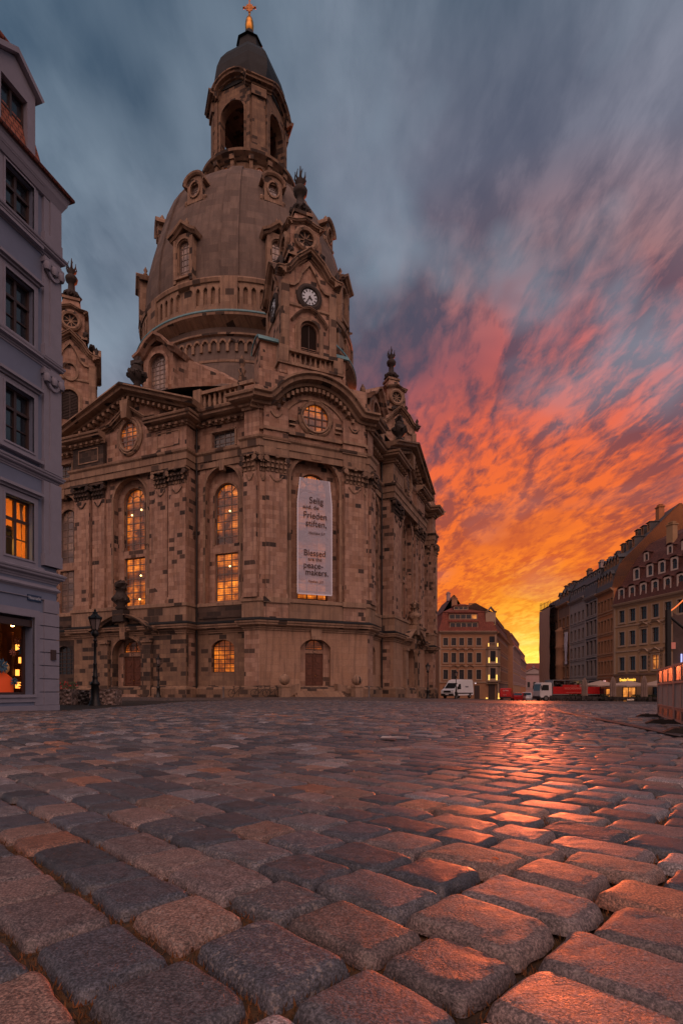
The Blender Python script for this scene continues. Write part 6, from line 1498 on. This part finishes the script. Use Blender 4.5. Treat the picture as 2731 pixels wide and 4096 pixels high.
# vehicles -------------------------------------------------------------------
M_tyre = noisy('tyre_rubber', (.012, .012, .013), .3, 10, .85); M_rim = mat('wheel_rim', (.25, .25, .26), .4, .7); M_vglass = mat('vehicle_glass', (.015, .022, .028), .08, spec=.8); M_trimb = mat('black_plastic_trim', (.015, .015, .017), .5)
def paint(name, c): return noisy(name, c, .08, 2.5, .33, 0, .0, spec=.5)
def extr(m, prof, w_, inset_fn, mi=0):
    """closed side profile (x,z) extruded across width with per-height inset"""
    n = len(prof)
    for sg in (1,):
        L_ = [(x, w_/2-inset_fn(z), z) for x, z in prof]; Rr = [(x, -(w_/2-inset_fn(z)), z) for x, z in prof]
    m.mesh(L_+Rr, [tuple(range(n-1, -1, -1)), tuple(range(n, 2*n))]+[(i, (i+1) % n, (i+1) % n+n, i+n) for i in range(n)], mi)
def wheels(root, pos, r, w_=.22):
    for (x_, y_) in pos:
        t = MB(); sg = 1 if y_ > 0 else -1
        pr_ = [(0, -w_/2), (r*.55, -w_/2), (r*.95, -w_/2), (r, -w_*.35), (r, w_*.35), (r*.95, w_/2), (r*.55, w_/2), (0, w_/2)]
        vs = []; n = 20
        for (rr, yy) in pr_:
            for i in range(n): a = 2*pi*i/n; vs.append((x_+rr*cos(a), y_+yy, r+rr*sin(a)))
        t.mesh(vs, [(q*n+i, q*n+(i+1) % n, (q+1)*n+(i+1) % n, (q+1)*n+i) for q in range(len(pr_)-1) for i in range(n)])
        o = t.build('wheel', M_tyre, root)
        t = MB(); n = 14; vs = [(x_+r*.55*cos(2*pi*i/n), y_+sg*(w_/2+.012), r+r*.55*sin(2*pi*i/n)) for i in range(n)]; t.face(vs if sg < 0 else vs[::-1]); t.build('rim', M_rim, o)
def quad(m, pts, mi=0): m.face(pts, mi)
def both(fn):
    for sg in (1, -1): fn(sg)
def white_van(x, y, yaw, z):
    root = empty('parked_van', (x, y, z), yaw); tag(root, 'white high roofed delivery van facing the square behind a lamp post', 'van')
    ins = lambda zz_: .0 if zz_ < 1.2 else .11*(zz_-1.2)/1.4
    b = MB(); extr(b, [(-2.75, .45), (2.55, .38), (2.78, .5), (2.80, .9), (2.72, 1.12), (2.05, 1.38), (1.25, 2.15), (.85, 2.52), (.3, 2.66), (-2.5, 2.66), (-2.72, 2.5), (-2.8, 1.0)], 2.0, ins); b.build('body', paint('white_van_paint', (.62, .66, .70)), root)
    wheels(root, [(1.85, .9), (1.85, -.9), (-1.75, .9), (-1.75, -.9)], .35)
    g = MB(); quad(g, [(2.10, .78, 1.40), (2.10, -.78, 1.40), (1.30, -.74, 2.13), (1.30, .74, 2.13)][::-1]); 
    for v in range(len(g.v)): g.v[v] = (g.v[v][0]+.02, g.v[v][1], g.v[v][2]+.02)
    g.build('windscreen', M_vglass, root)
    for sg in (1, -1):
        g = MB(); f = [(1.75, sg*1.0, 1.28), (.75, sg*1.0, 1.28), (.75, sg*.955, 2.0), (1.28, sg*.955, 2.0)]; quad(g, f if sg > 0 else f[::-1]); g.build('side_window', M_vglass, root)
        g = MB(); g.cbox((1.75, sg*1.12, 1.45), (.12, .2, .38)); g.build('mirror', M_trimb, root)
        g = MB(); g.cbox((2.66, sg*.78, 1.0), (.22, .3, .22)); g.build('headlight', mat('headlight_glass', (.4, .45, .5), .15), root)
        g = MB(); g.cbox((0, sg*1.0, .72), (5.0, .03, .16)); g.build('side_trim', M_trimb, root)
    g = MB(); g.cbox((2.76, 0, .95), (.1, 1.1, .3)); g.build('grille', M_trimb, root)
    g = MB(); g.cbox((2.72, 0, .5), (.22, 1.96, .32)); g.build('bumper', M_trimb, root)
    g = MB(); g.cbox((2.85, .0, .55), (.02, .5, .11)); g.build('number_plate', M_white, root)
    text_mesh('WERFT', .3, 'side_lettering', mat('grey_lettering', (.12, .12, .15), .6), root, Fr(-.9, 0, pi), 0, .985, 1.55)
white_van(at(1838, 76), 77.5, R(228), -.52)
def red_van(x, y, yaw, z):
    root = empty('parked_van', (x, y, z), yaw); tag(root, 'red panel van seen from behind with pale lettering on its rear doors', 'van')
    ins = lambda zz_: .0 if zz_ < 1.0 else .10*(zz_-1.0)
    b = MB(); extr(b, [(-2.4, .3), (2.3, .3), (2.4, .7), (2.2, 1.0), (1.5, 1.2), (.8, 1.88), (.4, 1.97), (-2.2, 1.97), (-2.38, 1.85), (-2.44, .9)], 1.85, ins); b.build('body', paint('red_van_paint', (.50, .02, .018)), root)
    wheels(root, [(1.5, .84), (1.5, -.84), (-1.5, .84), (-1.5, -.84)], .32)
    b = MB(); b.cbox((-2.42, 0, .45), (.12, 1.8, .22)); b.build('bumper', M_trimb, root)
    for sg in (1, -1): b = MB(); b.cbox((-2.40, sg*.86, 1.15), (.06, .12, .6)); b.build('tail_light', mat('tail_red', (.25, .01, .01), .3), root)
    b = MB(); b.cbox((-2.45, 0, 1.1), (.02, .03, 1.5)); b.build('door_seam', M_trimb, root)
    ml = mat('van_lettering', (.75, .6, .6), .6)
    text_mesh('Luftfee', .34, 'rear_lettering', ml, root, Fr(0, 0, -pi/2), 0, 2.45, 1.5, shear=.3); text_mesh('Leinen', .2, 'rear_lettering', ml, root, Fr(0, 0, -pi/2), -.1, 2.46, .82)
def small_car(x, y, yaw, z, col, label, h=1.5):
    root = empty('parked_car', (x, y, z), yaw); tag(root, label, 'car')
    k = h/1.5; ins = lambda zz_: .0 if zz_ < .85*k else .22*(zz_-.85*k)
    b = MB(); extr(b, [(-2.1, .25), (2.1, .25), (2.2, .55*k), (2.1, .78*k), (1.2, .95*k), (.45, 1.42*k), (-.2, 1.5*k), (-1.3, 1.46*k), (-1.95, 1.0*k), (-2.15, .85*k)], 1.78, ins); b.build('body', paint(label.split()[0]+'_car_paint', col), root)
    wheels(root, [(1.35, .8), (1.35, -.8), (-1.35, .8), (-1.35, -.8)], .31)
    for (x0, z0, x1, z1, nm_) in ((1.14, 1.0, .50, 1.40, 'windscreen'), (-1.90, 1.05, -1.42, 1.42, 'rear_window')):
        g = MB(); yy = .72; dx = .03 if x0 > 0 else -.03; f = [(x0+dx, yy, z0*k+.02), (x0+dx, -yy, z0*k+.02), (x1+dx, -yy+.05, z1*k+.01), (x1+dx, yy-.05, z1*k+.01)]; quad(g, f[::-1] if x0 > 0 else f); g.build(nm_, M_vglass, root)
    for sg in (1, -1):
        g = MB(); f = [(.95, sg*.885, .98*k), (-1.55, sg*.885, .98*k), (-1.1, sg*.79, 1.38*k), (.42, sg*.79, 1.38*k)]; quad(g, f if sg > 0 else f[::-1]); g.build('side_window', M_vglass, root)
        g = MB(); g.cbox((2.12, sg*.62, .72*k), (.12, .32, .14)); g.build('headlight', mat('headlight_glass', (.4, .45, .5), .15), root)
        g = MB(); g.cbox((-2.1, sg*.7, .85*k), (.1, .25, .16)); g.build('tail_light', mat('tail_red', (.25, .01, .01), .3), root)
red_van(at(2037, 91), 92.5, R(68), -1.0)
small_car(at(2079, 97), 97, R(60), -1.25, (.42, .02, .02), 'red low car parked between the red van and the white car', 1.45)
small_car(at(2106, 99), 99, R(250), -1.32, (.6, .63, .66), 'white car facing the square next to the truck', 1.62)
def truck(x, y, yaw, z):
    root = empty('parked_truck', (x, y, z), yaw); tag(root, 'flatbed truck with pale cab, red side banners and a covered load', 'truck')
    wp = paint('truck_cab_paint', (.58, .58, .60)); ins = lambda zz_: .0 if zz_ < 1.8 else .06*(zz_-1.8)
    b = MB(); extr(b, [(3.0, .75), (4.85, .6), (5.0, .8), (5.02, 1.6), (4.78, 2.85), (4.6, 2.98), (3.2, 3.0), (3.0, 2.9)], 2.3, ins); b.build('cab', wp, root)
    g = MB(); f = [(5.03, 1.02, 1.68), (5.03, -1.02, 1.68), (4.83, -.98, 2.72), (4.83, .98, 2.72)]; quad(g, f[::-1]); g.build('windscreen', M_vglass, root)
    for sg in (1, -1):
        g = MB(); f = [(4.72, sg*1.16, 1.75), (3.55, sg*1.16, 1.75), (3.55, sg*1.13, 2.6), (4.55, sg*1.13, 2.6)]; quad(g, f if sg > 0 else f[::-1]); g.build('side_window', M_vglass, root)
        g = MB(); g.cbox((4.85, sg*1.35, 2.2), (.1, .16, .6)); g.build('mirror', M_trimb, root); g = MB(); g.cbox((5.0, sg*.85, .95), (.1, .35, .2)); g.build('headlight', mat('headlight_glass', (.4, .45, .5), .15), root)
    b = MB(); b.cbox((-.8, 0, .85), (8.6, .9, .25)); b.cbox((4.9, 0, .6), (.35, 2.25, .45)); b.build('chassis', M_trimb, root)
    wheels(root, [(4.0, 1.0), (4.0, -1.0), (-2.2, 1.0), (-2.2, -1.0), (-3.3, 1.0), (-3.3, -1.0)], .48, .3)
    b = MB(); b.cbox((-1.1, 0, 1.1), (8.0, 2.45, .2)); b.cbox((2.85, 0, 2.2), (.1, 2.45, 2.3)); b.cbox((-5.05, 0, 2.2), (.1, 2.45, 2.3)); b.cbox((-1.1, 0, 3.36), (8.1, 2.5, .1))
    for xx in (-3.1, -1.1, .9):
        for sg in (1, -1): b.cbox((xx, sg*1.2, 2.2), (.08, .06, 2.3))
    b.build('load_bed', mat('grey_body_metal', (.22, .23, .25), .5, .3), root)
    M_rb = noisy('red_banner_cloth', (.42, .010, .012), .1, 2, .6)
    for sg in (1, -1):
        b = MB(); b.cbox((-1.1, sg*1.26, 1.75), (8.0, .03, 1.15)); b.cbox((-.65, sg*1.30, 2.15), (3.9, .03, .95)); o = b.build('banner', M_rb, root)
        fr = Fr(0, 0, pi) if sg > 0 else Fr(0, 0, 0)
        if sg > 0:
            ml = mat('banner_lettering', (.62, .22, .18), .6)
            text_mesh('Dresdner', .26, 'banner_lettering', ml, o, fr, .6, 1.32, 2.36); text_mesh('WOCHENMARKT', .5, 'banner_lettering', ml, o, fr, .65, 1.32, 1.88, sx=.84); text_mesh('www.wochenmarkt-dresden.de', .2, 'banner_lettering', ml, o, fr, .6, 1.285, 1.35)
    b = MB(); rnd = random.Random(2)
    for i in range(34): b.blob((rnd.uniform(-4.8, 2.6), rnd.uniform(-.9, .95), 2.1+rnd.random()*.9), rnd.uniform(.25, .45), i, i % 2, .3, .7, 8)
    b.build('load', [noisy('stacked_canvas', (.16, .12, .11), .3, 3, .9), mat('dark_canvas', (.03, .025, .025), .9)], root)
truck(at(2262, 88), 88.0, R(188), -1.13)
# cafe: parasols, folded umbrellas, chairs, tables, hedge boxes
M_cream = noisy('cream_canvas', (.40, .31, .26), .12, 2, .9); M_cream2 = noisy('folded_canvas', (.20, .15, .13), .2, 3, .9)
def parasol(x, y, w_, label):
    z = gz(x, y); root = empty('parasol', (x, y, z), R(-75)); tag(root, label, 'parasol', 'open cream parasols of the cafe')
    b = MB(); b.tube([(0, 0, 0), (0, 0, 3.1)], .05, 8); b.build('pole', M_iron, root)
    b = MB(); q = w_/2; rg = [(-q, -q), (0, -q*1.0), (q, -q), (q, 0), (q, q), (0, q), (-q, q), (-q, 0)]
    vs = [(0, 0, 3.15)]+[(a, c, 2.45+(.08 if i % 2 else 0)) for i, (a, c) in enumerate(rg)]+[(a, c, 2.27+(.08 if i % 2 else 0)) for i, (a, c) in enumerate(rg)]
    b.mesh(vs, [(0, 1+i, 1+(i+1) % 8) for i in range(8)]+[(1+i, 9+i, 9+(i+1) % 8, 1+(i+1) % 8) for i in range(8)]); b.build('canopy', M_cream, root)
parasol(at(2400, 76), 76, 3.8, 'open cream parasol before the orange house'); parasol(at(2512, 74), 74, 4.2, 'open cream parasol under the lit souvenir sign'); parasol(at(2628, 72), 72, 3.6, 'open cream parasol beside the site fence')
def folded(x, y, h, label):
    z = gz(x, y); root = empty('folded_umbrella', (x, y, z)); tag(root, label, 'umbrella', 'folded cafe umbrellas')
    b = MB(); b.lathe([(.3, 0), (.3, .08), (.05, .12), (.045, h)], 10); b.build('pole', M_iron, root)
    b = MB(); n = 24; rings = []
    for (r_, z_) in ((.30, .95), (.34, 1.05), (.30, 1.7), (.34, 2.2), (.24, h-.5), (.10, h-.05), (.03, h)):
        rings.append([(r_*(1+.18*(-1)**i)*cos(2*pi*i/n), r_*(1+.18*(-1)**i)*sin(2*pi*i/n), z_) for i in range(n)])
    b.loft(rings); b.build('furled_canopy', M_cream2, root)
folded(at(2337, 70), 70, 3.3, 'folded umbrella in front of the red truck banners'); folded(at(2450, 69), 69, 3.45, 'folded umbrella between the two open parasols'); folded(at(2575, 68), 68, 3.6, 'folded umbrella right of the lit souvenir sign')
cmesh = MB()
cmesh.cbox((0, 0, .45), (.45, .45, .05)); cmesh.cbox((0, .21, .72), (.44, .04, .42))
for sx in (-.2, .2):
    for sy in (-.2, .2): cmesh.tube([(sx, sy, 0), (sx, sy, .45 if sy < 0 else .9)], .018, 5)
    cmesh.cbox((sx, 0, .65), (.04, .45, .03))
cho = cmesh.build('cafe_chair', mat('dark_wicker', (.022, .018, .017), .7)); tag(cho, 'dark wicker cafe chair in the row before the shops', 'chair', 'cafe chairs before the shops')
tm = MB(); tm.lathe([(.28, 0), (.28, .03), (.03, .06), (.03, .7), (.38, .71), (.38, .74), (0, .745)], 14)
tbo = tm.build('cafe_table', mat('dark_table', (.03, .025, .023), .5)); tag(tbo, 'round dark cafe table among the chairs before the shops', 'table', 'cafe tables before the shops')
rnd = random.Random(12); first = [True, True]
for i in range(19):
    pxx = 2225+i*22; D_ = 69.5+rnd.uniform(-.4, .6)+ (i % 2)*1.2
    for k, (dx, kind) in enumerate(((-.55, 0), (0, 1), (.55, 0), (.1, 0))):
        if kind == 1 and i % 2: continue
        x, y = at(pxx, D_)+dx, D_+(1.0 if k == 3 else 0)
        base = (cho, tbo)[kind]
        o = base if first[kind] else base.copy()
        if not first[kind]: COL.objects.link(o)
        first[kind] = False
        o.location = (x, y, gz(x, y)); o.rotation_euler = (0, 0, rnd.uniform(-.4, .4)+(0 if k < 2 else pi))
def hedge(x, y, label, seed):
    root = empty('planter_box', (x, y, gz(x, y))); tag(root, label, 'planter', 'planter boxes of the cafe')
    b = MB(); b.cbox((0, 0, .25), (1.5, .45, .5)); b.build('box', M_iron, root)
    b = MB(); rr = random.Random(seed)
    for i in range(420):
        c = (rr.uniform(-.75, .75), rr.uniform(-.28, .28), rr.uniform(.45, 1.25)); s_ = rr.uniform(.03, .07); a = rr.uniform(0, 6); t_ = rr.uniform(-1, 1)
        b.face([(c[0]+s_*cos(a+q), c[1]+s_*t_*sin(a+q), c[2]+s_*sin(a+q)) for q in (0, 1.57, 3.14, 4.71)])
    b.build('foliage', mat('dark_box_leaves', (.02, .028, .014), .8), root)
for i, (pxx, lab) in enumerate(((2300, 'bushy planter box in front of the truck rear'), (2425, 'bushy planter box left of the middle folded umbrella'), (2600, 'bushy planter box near the site fence'), (2545, 'bushy planter box below the souvenir shop'))):
    hedge(at(pxx, 71), 71, lab, i)
mb_ = MB(); mb_.cbox((0, 0, .55), (.9, .05, .7)); mb_.cbox((-.4, 0, .15), (.05, .4, .3)); mb_.cbox((.4, 0, .15), (.05, .4, .3))
o = mb_.build('menu_board', M_trimb); x, y = at(2520, 68.3), 68.3; o.location = (x, y, gz(x, y)); tag(o, 'low dark menu board with pale script standing before the cafe chairs', 'sign')
q = text_mesh('Souvenirs & Mehr', .3, 'menu_script', mat('menu_white', (.7, .55, .45), .5, emit=(.8, .5, .35), es=.35), None, Fr(0, 0, 0), 0, .03, .5, sx=.4); q.parent = o
# banner hung over the corner window --------------------------------------------
bn = empty('hanging_banner', (CH[0], CH[1], -.15), R(CH[2])+pi/4); tag(bn, 'tall pale cloth banner with verse lettering hanging over the church corner window', 'banner')
def banner_mat():
    m = mat('translucent_banner_cloth', (.43, .49, .62), .8); n, b, L = nodes(m)
    tr = n('ShaderNodeBsdfTranslucent', {0: (.8, .75, .7, 1)}); tp = n('ShaderNodeBsdfTransparent', {0: (1, .9, .85, 1)})
    m1 = n('ShaderNodeMixShader', {0: .22, 1: b.outputs[0], 2: tr.outputs[0]}); m2 = n('ShaderNodeMixShader', {0: .13, 1: m1.outputs[0], 2: tp.outputs[0]})
    wr = n.noise(n('ShaderNodeTexCoord').outputs['Object'], .9, 4, .6, .8); L.new(n('ShaderNodeBump', {'Strength': .5, 'Distance': .25, 'Height': wr}).outputs[0], b.inputs['Normal'])
    L.new(m2.outputs[0], m.node_tree.nodes['Material Output'].inputs[0]); return m
BQ = 25.62; BC = -.12
def bhw(z): return 1.62 if z < 17.4 else 1.62-.24*(z-17.4)/2.2
b = MB(); nz = 26; nx_ = 8; zs_ = [9.3+(19.6-9.3)*j/nz for j in range(nz+1)]
b.mesh([FA.p(BC+bhw(z)*(2*i/nx_-1), BQ+.012*sin(i*1.4+z*.9)*(0 < i < nx_), z) for z in zs_ for i in range(nx_+1)], [(j*(nx_+1)+i, j*(nx_+1)+i+1, (j+1)*(nx_+1)+i+1, (j+1)*(nx_+1)+i) for j in range(nz) for i in range(nx_)])
b.build('cloth', banner_mat(), bn)
mh = mat('banner_hem', (.66, .70, .80), .8); b = MB()
for sg in (-1, 1): b.sweepV([(BC+sg*bhw(z), z) for z in (9.3, 17.4, 19.6)], [(BQ-.01, -.05), (BQ+.03, -.05), (BQ+.03, .05), (BQ-.01, .05)], FA)
b.sweepV([(BC-1.62, 9.3), (BC+1.62, 9.3)], [(BQ-.01, -.05), (BQ+.03, -.05), (BQ+.03, .05), (BQ-.01, .05)], FA); b.build('hem', mh, bn)
b = MB()
for j in range(40):
    z = 9.5+j*.25
    for sg in (-1, 1): b.cbox(FA.p(BC+sg*(bhw(z)+.09), BQ, z), (.10, .02, .04))
b.build('lacing', M_trimb, bn)
mt = mat('banner_print', (.045, .03, .035), .8); mt2 = mat('banner_small_print', (.16, .12, .13), .8)
for (size, body, dx, z, sh, m_, sx) in ((.86, 'Selig', .12, 17.42, 0, mt, .95), (.56, 'sind, die', -.38, 16.88, 0, mt, .9), (.90, 'Frieden', .02, 16.05, 0, mt, .90), (.88, 'stiften,', .12, 15.35, 0, mt, .92), (.34, 'Matthäus 5,9', .15, 14.68, .25, mt2, .95),
        (.84, 'Blessed', -.02, 12.72, 0, mt, .90), (.52, 'are the', .0, 12.28, 0, mt, .95), (.84, 'peace-', -.15, 11.62, 0, mt, .92), (.84, 'makers.', .2, 11.0, 0, mt, .92), (.32, 'Matthew 5:9', .05, 10.35, .25, mt2, .95)):
    text_mesh(body, size*.92, 'verse_lettering', m_, bn, FA, BC+dx, BQ+.05, z, shear=sh, sx=sx)
# gutters curving across the square and a scrap of paper
def strip(name, pts, w_, m_, label, cat, lift=.012):
    b = MB(); n = len(pts); vs = []
    for i, (x, y) in enumerate(pts):
        a = pts[max(0, i-1)]; c = pts[min(n-1, i+1)]; dx, dy = c[0]-a[0], c[1]-a[1]; l_ = math.hypot(dx, dy); nx2, ny2 = -dy/l_*w_/2, dx/l_*w_/2
        for sg in (-1, 1): vs.append((x+sg*nx2, y+sg*ny2, gz(x, y)+lift))
    b.mesh(vs, [(2*i, 2*i+1, 2*i+3, 2*i+2) for i in range(n-1)]); o = b.build(name, m_); tag(o, kind='structure'); return o
def gp(pxx, pyy):
    D_ = 30.0
    for _ in range(30):
        x = at(pxx, D_); D_ = max(6, min(120, (CAMZ-gz(x, D_))*F/(pyy-2765)))
    return (at(pxx, D_), D_)
def smooth(pts, k=8):
    out = []
    for i in range(len(pts)-1):
        p0, p1, p2, p3 = pts[max(0, i-1)], pts[i], pts[i+1], pts[min(len(pts)-1, i+2)]
        for j in range(k):
            t = j/k; out.append(tuple(.5*((2*p1[q])+(-p0[q]+p2[q])*t+(2*p0[q]-5*p1[q]+4*p2[q]-p3[q])*t*t+(-p0[q]+3*p1[q]-3*p2[q]+p3[q])*t**3) for q in (0, 1)))
    return out+[pts[-1]]
M_gut = noisy('dark_gutter_stone', (.035, .03, .03), .3, 4, .6)
for pts in ([(2210, 2834), (2225, 2842), (2270, 2855), (2400, 2880), (2560, 2912), (2731, 2948)],):
    strip('drain_channel', smooth([gp(*p) for p in pts]), .16, M_gut, '', '')
def onfloor(pxx, pyy): return gp(pxx, pyy)
x, y = onfloor(1570, 3001)
b = MB(); b.mesh([(-.14, -.05, .0), (.13, -.03, .008), (.15, .06, .0), (-.11, .06, .01)], [(0, 1, 2, 3)]); o = b.build('paper_scrap', mat('scrap_paper', (.42, .38, .36), .7)); o.location = (x, y, gz(x, y)+.022); tag(o, 'pale scrap of paper lying flat on the paving in the middle distance', 'paper')
def nearfloor(pxx, pyy): D_ = CAMZ*F/(pyy-2765); return at(pxx, D_), D_
x, y = nearfloor(2005, 3535); b = MB(); b.tube([(-.008, 0, .0), (.0, .003, .002), (.008, 0, 0)], .0035, 8); o = b.build('cigarette_end', mat('cigarette_paper', (.6, .55, .5), .8)); o.location = (x, y, .004); o.rotation_euler = (0, 0, R(80)); tag(o, 'small white cigarette end in a joint of the foreground paving', 'cigarette')
x, y = nearfloor(1990, 3450); b = MB()
vs = [(-.02+.04*i/6, sgn*.008*sin(pi*i/6), .004*sin(i)+.003) for sgn in (-1, 1) for i in range(7)]; b.mesh(vs, [(i, i+1, i+8, i+7) for i in range(6)]); o = b.build('fallen_leaf', mat('orange_leaf', (.40, .09, .02), .7)); o.location = (x, y, .006); o.rotation_euler = (0, 0, R(-20)); tag(o, 'curled orange leaf in the joint above the cigarette end', 'leaf')

def bollard(pxx, D_, label):
    x, y = at(pxx, D_), D_; b = MB(); b.lathe([(.09, -.1), (.09, .1), (.07, .14), (.065, .8), (.09, .84), (.08, .92), (0, .96)], 12)
    o = b.build('bollard', noisy('bollard_metal', (.12, .11, .11), .2, 5, .6)); o.location = (x, y, gz(x, y)); tag(o, label, 'bollard', 'bollards along the church front')
bollard(893, 47.5, 'short grey bollard below the arched lit ground floor window'); bollard(1475, 47, 'short grey bollard right of the ball topped stairs')
